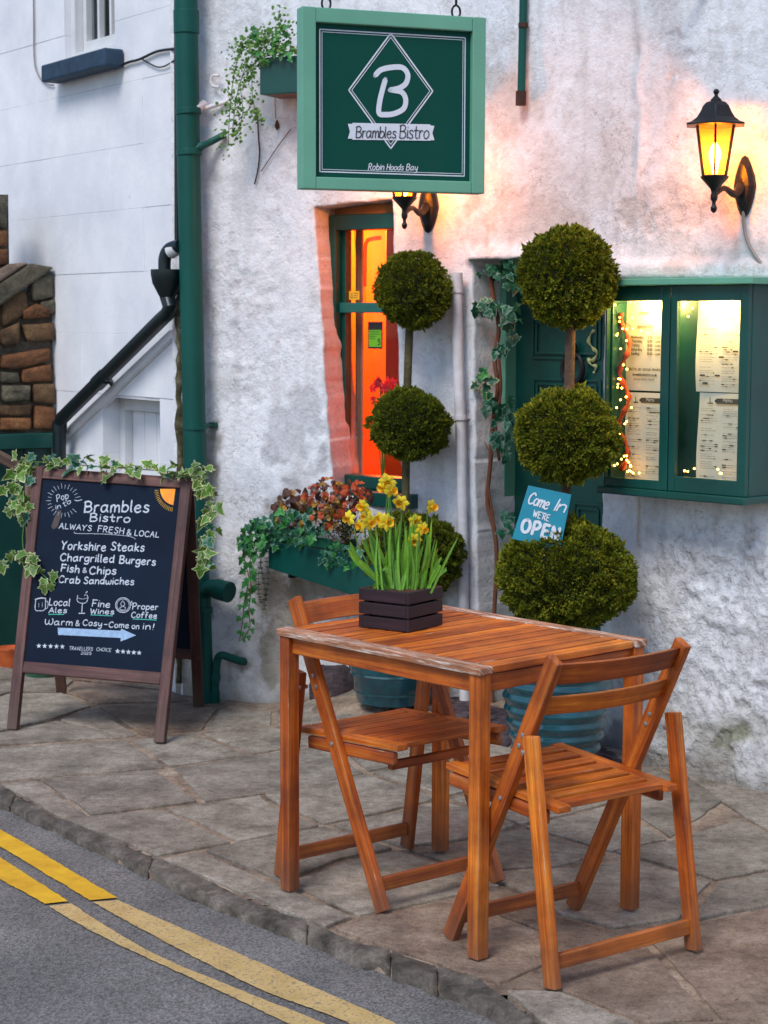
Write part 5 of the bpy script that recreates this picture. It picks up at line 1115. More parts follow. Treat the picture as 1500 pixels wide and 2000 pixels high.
for k in range(8): spots.append(WR.at(gb2 - rf.uniform(0, .03), zl2 + (zh2 - zl2) * rf.random(), .12))
for x, y in ((1332, 601), (1344, 618), (1326, 640), (1352, 602)): spots.append(WR.pl(x, y, .125))
bm_ = MB(); bm_.lathe([(.0005, -.0035), (.003, -.002), (.0034, .0), (.003, .002), (.0005, .0035)], 8); bme = bm_.mesh('bulb', [M['fairy']])
for p in spots: inst(bme, 'bulb', FL, Matrix.Translation(p))
mb = MB(); srt = sorted(spots[:30], key=lambda p: p.z); mb.tube(crom(srt, 3), .0009, 4); part(mb, 'wire', 'rust', FL, smooth='all')
# ================================================================== LEAVES
def ivy_mesh(m_in, m_edge, s=1., seed=0, var=1.):
    rg = random.Random(seed); o = [(0, -.10), (.30, -.30), (.34, -.02), (.62, .16), (.30, .34), (.24, .62), (0, 1.0)]
    pts = o + [(-x, y) for x, y in o[-2:0:-1]]; pts = [(x * rg.uniform(.85, 1.15), y * rg.uniform(.92, 1.08)) for x, y in pts]
    mb = MB(); c = (0, .22); n = len(pts); zf = lambda x, y: .16 * abs(x) - .20 * y * y + .05 * math.sin(6 * x)
    inner = [((x - c[0]) * .85 + c[0], (y - c[1]) * .85 + c[1]) for x, y in pts]
    mb.v.append((0, c[1] * s, .0)); mb.v += [(x * s, y * s, zf(x, y) * s) for x, y in inner] + [(x * s, y * s, zf(x, y) * s) for x, y in pts]
    for i in range(n):
        j = (i + 1) % n; mb.face((0, 1 + i, 1 + j)); mb.face((1 + i, 1 + n + i, 1 + n + j, 1 + j), None, 1)
    mb.tube([(0, -.1 * s, 0), (0, -.35 * s, -.08 * s), (0, -.5 * s, -.22 * s)], .012 * s, 4, 0)
    return mb.mesh('leaf', [M[m_in], M[m_edge]])
IV = {k: [ivy_mesh(a, b, 1., i * 3 + sd) for i in range(3)] for k, a, b, sd in (('var', 'ivy', 'cream', 1), ('teal', 'ivyteal', 'creamcool', 2), ('fresh', 'ivyfresh', 'ivyfresh', 3), ('dark', 'ivyteal', 'ivyteal', 5), ('vart', 'ivyteal', 'cream', 7))}
def leaf_at(par, me, p, s, face, down, rg, tilt=.5):
    """a leaf of size s at p, facing about `face`, its tip pointing about `down`"""
    z = (face + Vector((rg.gauss(0, tilt), rg.gauss(0, tilt), rg.gauss(0, tilt)))).normalized(); y = down + Vector((rg.gauss(0, .35), rg.gauss(0, .35), rg.gauss(0, .35)))
    y = (y - z * y.dot(z)).normalized(); x = y.cross(z); return inst(me, 'leaf', par, axes(p, x * s, y * s, z * s))
# ================================================================== BLACKBOARD A-SIGN
fl, frt, bl, brt = G(16, 1425), G(322, 1452), G(112, 1350), G(397, 1380)
_at = lambda x, y, d: ray(x, y) * (d / ray(x, y).y) + V(0, 0, CH)
tl_ = _at(71, 912, (fl.y + bl.y) / 2); tr_ = _at(376, 934, (frt.y + brt.y) / 2); dfx = (frt - fl).normalized()
AS = thing('blackboard_sign', 'brown framed blackboard A-sign with chalk lettering on the pavement', 'blackboard', (fl + frt + bl + brt) / 4)
bx_ = (tr_ - tl_).normalized(); 
fT0, fT1 = tl_ - V(.0, .016, 0), tr_ - V(.0, .016, 0)
_pn = (frt - fl).cross((fT0 + fT1) / 2 - fl).normalized(); fT0 = fT0 - V(0, 1, 0) * ((fT0 - fl).dot(_pn) / _pn.y); fT1 = fT1 - V(0, 1, 0) * ((fT1 - fl).dot(_pn) / _pn.y); bx_ = (fT1 - fT0).normalized()
by_ = ((fT0 + fT1) / 2 - (fl + frt) / 2).normalized(); BN = _pn.copy()
if BN.y > 0: BN = -BN
mb = MB(); mb.beam(fl + dfx * .02, fT0 + bx_ * .02, .042, .026, BN); part(mb, 'leg', 'signwood', AS, bevel=.003)
mb = MB(); mb.beam(frt - dfx * .02, fT1 - bx_ * .02, .042, .026, BN); part(mb, 'leg', 'signwood', AS, bevel=.003)
mb = MB(); mb.beam(fT0 + bx_ * .042 - by_ * .022, fT1 - bx_ * .042 - by_ * .022, .022, .042, by_); part(mb, 'top_rail', 'signwood', AS, bevel=.003)
Lf = (fT0 - fl).length; kb = .235
def BP(s, t, off=0.):  # s across 0..1, t up 0..1 between feet and top
    a = (fl + dfx * .02).lerp(fT0 + bx_ * .02, t); b = (frt - dfx * .02).lerp(fT1 - bx_ * .02, t); return a.lerp(b, s) + BN * off
mb = MB(); mb.beam(BP(0, kb) + bx_ * .0215, BP(1, kb) - bx_ * .0215, .022, .044, by_); part(mb, 'bottom_rail', 'signwood', AS, bevel=.003)
mb = MB(); q = [BP(0.02, kb), BP(.98, kb), BP(.98, .97), BP(.02, .97)]; mb.hexa([p - BN * .006 for p in q] + [p + BN * .002 for p in q]); bd = part(mb, 'board', 'board', AS)
dk = (brt - bl).normalized(); bT0, bT1 = tl_ + V(0, .018, 0), tr_ + V(0, .018, 0)
for a, b in ((bl + dfx * .02, bT0 + dfx * .02), (brt - dfx * .02, bT1 - dfx * .02)): mb = MB(); mb.beam(a, b, .042, .026, V(0, 1, .4)); part(mb, 'leg', 'signwooddark', AS, bevel=.003, label='dark red-brown rear leg')
mb = MB(); a, b = bl.lerp(bT0, kb), brt.lerp(bT1, kb); mb.beam(a, b, .02, .042); part(mb, 'rear_rail', 'signwooddark', AS, bevel=.003); mb = MB(); mb.beam(bT0 - V(0, 0, .03), bT1 - V(0, 0, .03), .02, .042); part(mb, 'rear_rail', 'signwooddark', AS, bevel=.003)
mb = MB(); q = [bl.lerp(bT0, kb + .01), brt.lerp(bT1, kb + .01), brt.lerp(bT1, .96), bl.lerp(bT0, .96)]; mb.hexa([p for p in q] + [p + V(0, .006, .002) for p in q]); part(mb, 'rear_board', 'board', AS)
mb = MB()
for p in (tl_ + bx_ * .06, tr_ - bx_ * .06): mb = MB(); mb.tube([p - bx_ * .02 + V(0, 0, .004), p + bx_ * .02 + V(0, 0, .004)], .008, 8); part(mb, 'hinge', 'iron', AS, smooth=True)
BPL = Plane(BP(.5, .5, .0025), BN); K = lambda x, y: BPL(x, y)
def chalk(lines, m, name='lettering'):
    mb = MB()
    for L_ in lines:
        txt, p0, p1, w = L_[:4]; kw = L_[4] if len(L_) > 4 else {}; write(mb, txt, K(*p0), K(*p1), BN, w, **dict(dict(jit=.6, off=.0008), **kw))
    part(mb, name, m, bd)
chalk([(t, p, q, w, dict(H=h * .00188)) for t, p, q, w, h in (('Pop', (111, 980), (134, 973), .0030, 14), ('in', (109, 996), (119, 992), .0028, 11), ('to', (124, 990), (139, 983), .0028, 11),
 ('Brambles', (163, 1001), (290, 1000), .0060, 23), ('Bistro', (174, 1018), (253, 1020), .0050, 16), ('ALWAYS', (115, 1032), (178, 1037), .0034, 11), ('FRESH', (190, 1038), (241, 1043), .0034, 12), ('&', (247, 1045), (256, 1045), .0034, 12), ('LOCAL', (262, 1046), (310, 1050), .0034, 11),
 ('Yorkshire', (119, 1073), (206, 1076), .0048, 16.5), ('Steaks', (216, 1075), (281, 1077), .0048, 16.5), ('Chargrilled', (117, 1095), (222, 1099), .0048, 15), ('Burgers', (232, 1100), (303, 1104), .0048, 15),
 ('Fish', (118, 1116), (154, 1119), .0050, 15), ('&', (161, 1118), (169, 1118), .0034, 10), ('Chips', (174, 1121), (226, 1122), .0050, 15), ('Crab', (114, 1137), (155, 1140), .0046, 14), ('Sandwiches', (163, 1140), (261, 1142), .0044, 13.5),
 ('Local', (95, 1182), (136, 1184), .0038, 14), ('Ales', (95, 1197), (130, 1197), .0036, 10.5), ('Fine', (179, 1184), (214, 1187), .0038, 13), ('Wines', (176, 1199), (222, 1200), .0036, 10.5), ('Proper', (258, 1190), (308, 1191), .0036, 12), ('Coffee', (256, 1206), (306, 1208), .0036, 11),
 ('\x01arm', (87, 1220), (141, 1222), .0036, 12.5), ('&', (147, 1222), (155, 1222), .0034, 11), ('Cosy', (161, 1221), (198, 1224), .0036, 11.5), ('-', (203, 1224), (209, 1224), .0034, 11), ('Come', (212, 1225), (251, 1227), .0036, 11), ('on', (257, 1228), (271, 1229), .0034, 11), ('in!', (278, 1229), (300, 1230), .0036, 12),
 ('TRAVELLERS', (135, 1269), (181, 1271), .0016, 6.5), ('CHOICE', (188, 1271), (217, 1273), .0016, 6.5), ('2025', (158, 1278), (178, 1279), .0016, 5.5))], 'chalk')
mb = MB(); lw = lambda pts, w, m=0: ribbon(mb, [K(*p) for p in pts], w, BN, m, .0009)
for k in range(26):        # sunburst round the greeting
    a = k / 26 * 2 * math.pi; r0, r1 = (24, 31 + 3 * (k % 2)); cx_, cy_ = 124, 978
    if -.4 < a < .5 or a > 6.1: continue
    lw([(cx_ + r0 * math.cos(a), cy_ + r0 * 1.0 * math.sin(a)), (cx_ + r1 * math.cos(a), cy_ + r1 * math.sin(a))], .0014)
lw([(146, 977), (152, 978), (160, 976)], .003); lw([(146, 1039), (150, 1042), (200, 1043), (250, 1047), (265, 1053)], .0018)
# tankard, glass, cup, arrow and stars
lw([(70, 1172), (69, 1190), (76, 1193), (88, 1190), (89, 1170)], .0028); lw([(69, 1171), (80, 1168), (90, 1169)], .0042); lw([(90, 1174), (94, 1176), (93, 1187), (89, 1189)], .0022); lw([(76, 1178), (76, 1186)], .0012); lw([(83, 1177), (83, 1186)], .0012)
lw([(152, 1163), (151, 1173), (158, 1178), (168, 1177), (172, 1168), (170, 1162)], .0024); lw([(161, 1179), (160, 1196)], .0032); lw([(154, 1198), (166, 1198)], .003); lw([(152, 1168), (162, 1170), (171, 1168)], .0014); lw([(168, 1158), (171, 1155)], .003); lw([(165, 1164), (168, 1160)], .002)
for rr in (14.5, 12):
    lw([(240.5 + rr * math.cos(a), 1182 + rr * math.sin(a)) for a in np.linspace(0, 2 * math.pi, 15)], .0018 if rr < 13 else .0026)
lw([(240, 1173), (236, 1180), (240, 1184), (244, 1180), (240, 1173)], .002); lw([(240, 1184), (234, 1188), (240, 1192), (246, 1188), (240, 1184)], .002); lw([(255, 1178), (258, 1174), (257, 1183)], .002)
part(mb, 'drawing', 'chalk', bd)
mb = MB()
for pts in ([(95, 1200), (125, 1200)], [(177, 1201), (220, 1203)], [(260, 1209), (306, 1211)]): ribbon(mb, [K(*p) for p in pts], .0026, BN, 0, .001)
part(mb, 'underline', 'chalkmint', bd)
mb = MB(); mb.poly([K(x, y) + BN * .0012 for x, y in ((113, 1226), (236, 1232), (237, 1228), (266, 1241), (236, 1253), (236, 1246), (114, 1240))]); part(mb, 'arrow', 'chalkblue', bd)
mb = MB()
for cx_, cy_ in [(76 + 11.5 * k, 1261.5 + .4 * k) for k in range(5)] + [(230 + 10.5 * k, 1272 + .8 * k) for k in range(5)]:
    mb.poly([K(cx_ + (5.2 if i % 2 == 0 else 2.2) * math.sin(i * math.pi / 5), cy_ - (5.2 if i % 2 == 0 else 2.2) * math.cos(i * math.pi / 5)) + BN * .001 for i in range(10)])
part(mb, 'stars', 'chalk', bd)
mb = MB(); sx, sy = 343, 955; rim = [K(sx - 30 * math.cos(a) * 1.0, sy + 32 * math.sin(a) - 0) for a in np.linspace(0, R(82), 10)]
mb.poly([K(sx, sy) + BN * .0012] + [p + BN * .0012 for p in rim]); part(mb, 'sun_drawing', 'chalkyellow', bd)
mb = MB()
for a in np.linspace(R(4), R(80), 16): ribbon(mb, [K(sx - 34 * math.cos(a), sy + 37 * math.sin(a)), K(sx - 41 * math.cos(a), sy + 45 * math.sin(a))], .0016, BN, 0, .001)
part(mb, 'sun_rays', 'yellow', bd)
mb = MB(); mb.poly([K(x, y) + BN * .0006 for x, y in ((112, 998), (120, 996), (118, 1012), (112, 1030), (104, 1034), (100, 1028), (106, 1012))]); part(mb, 'rubbed_patch', 'smudge', bd)
# ivy garland draped over it
IG = thing('ivy_garland', 'cream-edged variegated ivy garland draped over the top and sides of the blackboard', 'ivy garland', tl_); rg = random.Random(21)
tops = [tl_.lerp(tr_, t) + V(0, .0, .018) for t in np.linspace(-.05, 1.12, 12)]
runs = [(tops, 66, V(0, -.5, .6), .045), ([tl_ + V(-.03, 0, .0), K(46, 930), K(36, 960), K(40, 990), K(48, 1010)], 32, V(-.1, -1, .1), .050),
 ([K(52, 1010) , K(46, 1050), K(50, 1082), K(62, 1092)], 3, V(0, -1, 0), .03), ([K(2, 1105), K(30, 1092), K(55, 1088), K(80, 1096)], 14, V(0, -1, .2), .05), ([K(66, 1108), K(80, 1118), K(98, 1134), K(112, 1140)], 6, V(0, -1, .2), .045),
 ([tr_ + V(.04, 0, 0), K(400, 950), K(412, 985), K(408, 1030), K(404, 1075), K(404, 1108)], 38, V(.1, -1, .1), .048)]
for pts, n, face, s_ in runs:
    cp = crom(pts, 8); 
    for k in range(n):
        p = cp[min(len(cp) - 1, int((k + rg.random()) / n * len(cp)))] + V(rg.gauss(0, .018), rg.gauss(0, .014) - .012, rg.gauss(0, .017))
        leaf_at(IG, IV['var'][rg.randrange(3)] if rg.random() < .88 else IV['teal'][0], p + BN * .02, s_ * rg.uniform(.65, 1.1), face, V(rg.uniform(-.6, .6), -.1, -.8 if pts is not tops else rg.choice((-.6, .6))), rg, .38)
    mb = MB(); mb.tube([p + BN * .008 for p in cp], .0022, 5); part(mb, 'stem', 'greenstem', IG, smooth='all')
# ================================================================== LOWER WINDOW BOX
pa, pb = WL.pl(524, 1085, .14), WL.pl(706, 1105, .28); pa, pb = V(pa.x, pa.y, 0), V(pb.x, pb.y, 0); bd_ = (pb - pa).normalized(); bn_ = V(bd_.y, -bd_.x, 0); BX = Frame(pa, bd_, bn_); Lb = (pb - pa).length + .10
def XB(u, z, o=0): return BX.at(u, z, o)
zA0, zA1 = BX.uz(526, 1110)[1], BX.uz(526, 1058)[1]; zB0, zB1 = BX.uz(700, 1166)[1], BX.uz(700, 1085)[1]; uB = BX.uz(700, 1120)[0]; sl0 = (zB0 - zA0) / uB; sl1 = (zB1 - zA1) / uB
WB = thing('window_box', 'dark green wooden window box under the small orange window', 'planter', XB(Lb / 2, zA0, -.08))
def bz(u, k): return (zA0 + sl0 * u) if k == 0 else (zA1 + sl1 * u)
for nm, o0, o1, mm in (('front_board', -.016, 0., 'green'), ('rear_board', -.156, -.14, 'green')):
    mb = MB(); mb.hexa([XB(0, bz(0, 0), o1), XB(Lb, bz(Lb, 0), o1), XB(Lb, bz(Lb, 0), o0), XB(0, bz(0, 0), o0), XB(0, bz(0, 1), o1), XB(Lb, bz(Lb, 1), o1), XB(Lb, bz(Lb, 1), o0), XB(0, bz(0, 1), o0)]); part(mb, nm, mm, WB, bevel=.003)
for u_ in (0, Lb): mb = MB(); s_ = .001 if u_ == 0 else -.015; mb.hexa([XB(u_ + s_ + a, bz(u_, k) , o) for k in (0, 1) for a, o in ((0, -.018), (.014, -.018), (.014, -.138), (0, -.138))]); part(mb, 'end_board', 'green', WB, bevel=.002)
mb = MB(); mb.hexa([XB(.016, bz(0, 0) + .01, -.017), XB(Lb - .016, bz(Lb, 0) + .01, -.017), XB(Lb - .016, bz(Lb, 0) + .01, -.139), XB(.016, bz(0, 0) + .01, -.139), XB(.016, bz(0, 1) - .02, -.017), XB(Lb - .016, bz(Lb, 1) - .02, -.017), XB(Lb - .016, bz(Lb, 1) - .02, -.139), XB(.016, bz(0, 1) - .02, -.139)]); part(mb, 'soil', 'soil', WB)
mb = MB(); ub = .16; mb.hexa([XB(ub, bz(ub, 1) - .002, -.125), XB(ub + .2, bz(ub + .2, 1) - .002, -.125), XB(ub + .2, bz(ub + .2, 1) - .002, -.035), XB(ub, bz(ub, 1) - .002, -.035), XB(ub, bz(ub, 1) + .04, -.125), XB(ub + .2, bz(ub + .2, 1) + .04, -.125), XB(ub + .2, bz(ub + .2, 1) + .04, -.035), XB(ub, bz(ub, 1) + .04, -.035)]); part(mb, 'trough', 'greenpot', WB, bevel=.004, label='pale green inner trough')
for u_ in (.1, Lb - .1): mb = MB(); mb.beam(XB(u_, bz(u_, 0) - .01, -.02), XB(u_, bz(u_, 0) - .01, -.30), .02, .016); part(mb, 'bracket', 'iron', WB)
# ivy spilling over its left end
IB = thing('trailing_ivy', 'green ivy spilling over the left end of the lower window box and hanging down', 'ivy', XB(.03, bz(0, 1), -.06)); rg = random.Random(4)
def bp_(x, y, o=.02): return BX.pl(x, y, o)
def scatter(par, kinds, cx, cy, rx, ry, n, s_, face=None, o=(0, .07), down=V(-.2, -.1, -1), tilt=.45, box=None):
    for _ in range(n):
        while True:
            a, b = rg.uniform(-1, 1), rg.uniform(-1, 1)
            if a * a + b * b < 1: break
        p = bp_(cx + a * rx, cy + b * ry, rg.uniform(*o)); leaf_at(par, IV[rg.choice(kinds)][rg.randrange(3)], p, s_ * rg.uniform(.6, 1.15), face or V(.1, -1, .35), down, rg, tilt)
scatter(IB, ['fresh', 'teal', 'fresh', 'dark'], 560, 1035, 56, 38, 135, .034, o=(-.07, .05)); scatter(IB, ['fresh', 'dark'], 500, 1050, 34, 36, 50, .034, o=(-.02, .05)); scatter(IB, ['teal', 'dark'], 610, 1020, 46, 28, 60, .030, o=(-.08, .02))
scatter(IB, ['dark', 'teal', 'fresh'], 665, 1085, 42, 26, 40, .026, o=(.0, .03))
vines = [[(478, 1050), (477, 1090), (486, 1130), (478, 1170), (474, 1210), (468, 1252)], [(500, 1060), (488, 1100), (490, 1150), (486, 1190), (488, 1222), (478, 1245)]]
for vv in vines:
    cp = crom([bp_(*p, .03) for p in vv], 10); mb = MB(); mb.tube(cp, .0022, 5); part(mb, 'stem', 'stem', IB, smooth='all')
    for k in range(17): i = int((k + .5) / 17 * (len(cp) - 1)); leaf_at(IB, IV['fresh'][k % 3], cp[i] + V(.012 * (-1) ** k, -.006, 0), .034 - .014 * k / 17, V(0, -1, .3), V(.5 * (-1) ** k, 0, -1), rg, .25)
DS = thing('dark_trailing_plant', 'thin dark trailing sprigs hanging beside the ivy from the window box', 'plant', bp_(512, 1090)); mb = MB()
for vv in ([(508, 1070), (510, 1110), (518, 1150), (516, 1190)], [(514, 1080), (505, 1120), (506, 1160), (512, 1178)], [(520, 1090), (524, 1130), (518, 1170)]):
    cp = crom([bp_(*p, .015) for p in vv], 8); mb.tube(cp, .0015, 4)
    for p in cp[::2]:
        for sgn in (-1, 1): mb.poly([p, p + V(.004 * sgn, -.002, .003), p + V(.010 * sgn, -.003, rg.uniform(-.003, .006)), p + V(.005 * sgn, -.002, -.002)])
part(mb, 'sprigs', 'core', DS)
# round-leaved purple and golden plants
def roundleaf(m):
    mb = MB(); n = 9; mb.v.append((0, 0, 0)); 
    for k in range(n): a = 2 * math.pi * k / n; r_ = (1, .82)[k % 2]; mb.v.append((r_ * .5 * math.cos(a), .45 + r_ * .5 * math.sin(a), .12 * math.cos(2 * a) - .05))
    mb.v.append((0, .45, .04)); c = n + 1
    for k in range(n): mb.face((c, 1 + k, 1 + (k + 1) % n))
    return mb.mesh('leaf', [M[m]])
RL = {k: roundleaf(m) for k, m in (('p', 'heuchera'), ('r', 'heuchera_red_lit'), ('y', 'yellowgreen'))}
def bush(name, label, cx, cy, rx, ry, n, kinds, s_, o=(-.09, .03)):
    t = thing(name, label, 'plant', bp_(cx, cy + ry, -.05))
    for _ in range(n):
        while True:
            a, b = rg.uniform(-1, 1), rg.uniform(-1, 1)
            if a * a + b * b < 1: break
        p = bp_(cx + a * rx, cy + b * ry, rg.uniform(*o)); leaf_at(t, RL[rg.choice(kinds)], p, s_ * rg.uniform(.6, 1.2), V(a * .8, -.8, .5 - b * .4), V(a, -.2, -.4 - b * .3), rg, .45)
    mb = MB()
    for _ in range(14): mb.tube([bp_(cx + rg.uniform(-rx, rx) * .3, cy + ry * 1.1, -.06), bp_(cx + rg.uniform(-rx, rx) * .8, cy + rg.uniform(-ry, ry) * .7, -.03)], .0018, 4)
    part(mb, 'stem', 'stem', t); return t
bush('purple_leaf_plant', 'dark purple leaved plant at the left of the lower window box', 572, 988, 36, 36, 90, 'pppy', .032)
bush('purple_leaf_plant', 'purple and red leaved plant in the middle of the lower window box', 638, 965, 38, 34, 80, 'ppry', .028)
bush('golden_leaf_plant', 'golden and orange leaved plant among the purple ones in the window box', 640, 1000, 30, 30, 60, 'yyr', .026, (-.03, .04))
bush('red_leaf_plant', 'red leaved plant below the small window, orange window glow put into its leaf colour', 684, 968, 34, 32, 60, 'rrp', .034)
t_ = bush('evergreen_tuft', 'dark green tufted plant at the right end of the window box', 676, 1030, 30, 28, 30, 'yp', .016)
mb = MB()
for _ in range(420):
    p = bp_(676 + rg.gauss(0, 20), 1030 + rg.gauss(0, 16), rg.uniform(-.06, .03)); d_ = V(rg.gauss(0, 1), rg.gauss(0, 1) - .5, rg.gauss(.5, .7)).normalized() * rg.uniform(.012, .028); s_ = d_.cross(V(0, 1, .2)).normalized() * .0022; mb.poly([p - s_, p + s_, p + d_])
part(mb, 'needles', 'topiary_dark', t_, kind='stuff')
# ================================================================== UPPER PLANTER
UB = thing('upper_planter', 'dark green planter box high on the cottage wall behind the hanging sign', 'planter', WL.pl(600, 150, .1))
q = [WL.pl(510, 110, .16), WL.pl(580, 60, .16)]; zU0, zU1 = WL.uz(530, 184, .16)[1], WL.uz(530, 112, .16)[1]; uU0 = WL.uz(508, 150, .16)[0]; Lm = WL.mat(V(0, 0, 0)).to_3x3().to_4x4()
mb = MB(); mb.box(WL.at(uU0 + .33, (zU0 + zU1) / 2, .155), (.66, .016, zU1 - zU0), Lm); part(mb, 'front_board', 'green', UB, bevel=.003)
mb = MB(); mb.box(WL.at(uU0 + .33, (zU0 + zU1) / 2, .02), (.66, .016, zU1 - zU0), Lm); part(mb, 'rear_board', 'green', UB, bevel=.003)
for e in (uU0 + .008, uU0 + .652): mb = MB(); mb.box(WL.at(e, (zU0 + zU1) / 2, .0875), (.016, .117, zU1 - zU0 - .001), Lm); part(mb, 'end_board', 'green', UB, bevel=.003)
mb = MB(); mb.box(WL.at(uU0 + .33, zU0 + .008, .0875), (.62, .115, .016), Lm); part(mb, 'base_board', 'rail', UB); mb = MB(); mb.box(WL.at(uU0 + .33, zU1 - .05, .0875), (.62, .113, .06), Lm); part(mb, 'soil', 'soil', UB)
# trailing round-leaved creeper
CJ = thing('trailing_creeper', 'bright green small-leaved creeper trailing from the left end of the upper planter', 'plant', WL.pl(520, 120, .1)); rg = random.Random(9); mb = MB(); sb = MB()
def tiny(p, r_):
    z = (V(-.3, -1, .5) + V(rg.gauss(0, .5), rg.gauss(0, .5), rg.gauss(0, .5))).normalized(); x = z.orthogonal().normalized(); y = z.cross(x); mb.poly([p + (x * math.cos(a) + y * math.sin(a)) * r_ for a in np.linspace(0, 2 * math.pi, 7)[:-1]])
tr = [([(540, 70), (500, 90), (470, 100), (455, 160), (448, 230), (446, 285)], 230, .026), ([(545, 80), (500, 100), (480, 130), (462, 190), (455, 250)], 200, .022), ([(550, 90), (500, 120), (492, 170), (498, 215), (505, 236)], 120, .012), ([(560, 50), (530, 70), (490, 80), (462, 90)], 170, .022), ([(560, 90), (520, 110), (490, 130), (470, 160), (474, 220), (462, 262)], 170, .02), ([(545, 20), (550, 50), (562, 60)], 40, .016)]
for pts, n, sg in tr:
    cp = crom([WL.pl(*p, .17 if i < 2 else .15) for i, p in enumerate(pts)], 10); sb.tube(cp, .0016, 4)
    for k in range(n): p = cp[min(len(cp) - 1, int(rg.random() * len(cp)))] + V(rg.gauss(0, sg), rg.gauss(0, .02), rg.gauss(0, sg * .9)); tiny(p, rg.uniform(.004, .0078))
for _ in range(260): tiny(WL.at(uU0 + rg.uniform(.0, .66), zU1 + abs(rg.gauss(.02, .035)), .09 + rg.gauss(0, .04)), rg.uniform(.006, .012))
part(mb, 'leaves', 'jenny', CJ, kind='stuff'); part(sb, 'stem', 'greenstem', CJ)
for _ in range(26): leaf_at(CJ, IV['fresh'][rg.randrange(3)], WL.pl(rg.uniform(490, 566), rg.uniform(50, 120), .18), .03 * rg.uniform(.7, 1.2), V(-.2, -1, .4), V(-.2, 0, -1), rg, .4)
# ================================================================== TOPIARY
def ball(par, c, rx, rz_, n, m, seed, ln=.022, lab=None):
    """clipped crown: thousands of small scale-leaved sprigs standing on an uneven surface"""
    rr = np.random.default_rng(seed); k = n; mb = MB()
    ct = rr.uniform(-1, 1, k); ph = rr.uniform(0, 2 * math.pi, k); st = np.sqrt(1 - ct ** 2); D = np.stack([st * np.cos(ph), st * np.sin(ph), ct], 1)
    lump = fbm(D[:, 0] * 2.3 + seed, D[:, 1] * 2.3, D[:, 2] * 2.3, 4) - .5; clump = sm(.36, .60, fbm(D[:, 0] * 8.5 + seed, D[:, 1] * 8.5, D[:, 2] * 8.5, 3)) - .7 + .5 * (fbm(D[:, 0] * 19 + seed, D[:, 1] * 19, D[:, 2] * 19, 2) - .5)
    rad = (1 + .30 * lump + .15 * clump) * (1 - .12 * rr.random(k) ** 2); E = np.array([rx, rx, rz_]); P = D * E * rad[:, None] * .95
    T = D + rr.normal(0, .45, (k, 3)) + np.array([0, 0, .25]); T /= np.linalg.norm(T, axis=1)[:, None]
    S_ = np.cross(T, rr.normal(0, 1, (k, 3))); S_ /= np.linalg.norm(S_, axis=1)[:, None]; N2 = np.cross(T, S_)
    Ls = ln * rr.uniform(.55, 1.35, k); Ls[rr.random(k) < .006] *= 2.4; Ls *= (.7 + .4 * np.clip(clump + .5, 0, 1)); W = Ls * .24; verts = []; faces = []; b = 0
    C0 = np.array(c)
    A = P; B1 = P + T * (Ls * .45)[:, None] + S_ * W[:, None]; B2 = P + T * (Ls * .45)[:, None] - S_ * W[:, None]; Tp = P + T * Ls[:, None]
    C1 = P + T * (Ls * .35)[:, None] + N2 * W[:, None]; C2 = P + T * (Ls * .35)[:, None] - N2 * W[:, None]; Tp2 = P + T * (Ls * .9)[:, None] + N2 * (W * .2)[:, None]
    Vt = np.stack([A, B1, Tp, B2, C1, Tp2, C2], 1) + C0; K_ = np.array(ROOT[par.name].inverted()); Vt = Vt.reshape(-1, 3) @ K_[:3, :3].T + K_[:3, 3]
    i0 = np.arange(k)[:, None] * 7; F = np.concatenate([i0 + np.array([0, 1, 2, 3]), i0 + np.array([0, 4, 5, 6])]); me = bpy.data.meshes.new('crown'); me.from_pydata(Vt.tolist(), [], F.tolist())
    # inner twiggy mass
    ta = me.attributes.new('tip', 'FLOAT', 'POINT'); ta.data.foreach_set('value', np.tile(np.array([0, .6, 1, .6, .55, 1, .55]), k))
    me.materials.append(M[m]); me.update(); o = bpy.data.objects.new('crown', me); COL.objects.link(o); o.parent = par; ROOT[o.name] = ROOT[par.name]
    if lab: o['label'] = lab
    mb = MB(); pr = [(max(.001, .80 * rx * math.cos(a)), .80 * rz_ * math.sin(a)) for a in np.linspace(-math.pi / 2, math.pi / 2, 13)]; mb.lathe(pr, 20, c); mb.v = [tuple(Vector(c) + (Vector(v) - Vector(c)) * (1 + .16 * (float(fbm(v[0] * 16, v[1] * 16, v[2] * 16, 3)) - .5))) for v in mb.v]; part(mb, 'twigs', 'core', o, smooth='all'); return o
TX = .585; TY = 6.13
def tz(x, y, dep): r = ray(x, y); return r * (dep / r.y) + V(0, 0, CH)
T1 = thing('large_topiary', 'tall three-ball clipped conifer topiary in the ridged teal pot before the green door', 'topiary', V(TX, TY, .25))
for cx_, cy_, rx, ry, n, sd, lb in ((1110, 542, 95, 104, 32000, 1, 'top ball'), (1108, 852, 106, 98, 35000, 2, 'middle ball'), (1104, 1122, 142, 112, 50000, 3, 'lowest and widest ball')):
    c = tz(cx_, cy_, TY); ball(T1, c, rx / CF * TY * .97, ry / CF * TY * .97, n, 'topiary', sd, .0118, lb)
mb = MB(); tp = [tz(1095, 1240, TY), tz(1102, 1000, TY), tz(1110, 900, TY), tz(1112, 740, TY), tz(1114, 640, TY), tz(1112, 560, TY)]; mb.tube(crom(tp, 4), .017, 12); part(mb, 'trunk', 'trunk', T1, smooth='all')
def ribbed(h, rb, rt, n):
    pr = [(rb * .9, 0)]; 
    for k in range(n * 6 + 1):
        t = k / (n * 6); r_ = rb + (rt - rb) * math.sin(t * 1.45) ** .8 ; pr.append((r_ + .0045 * math.cos(t * n * 2 * math.pi), .01 + t * (h - .05)))
    pr += [(rt + .012, h - .035), (rt + .018, h - .02), (rt + .016, h), (rt - .008, h), (rt - .014, h - .03)]; return pr
pz = GBUMP(TX, TY)
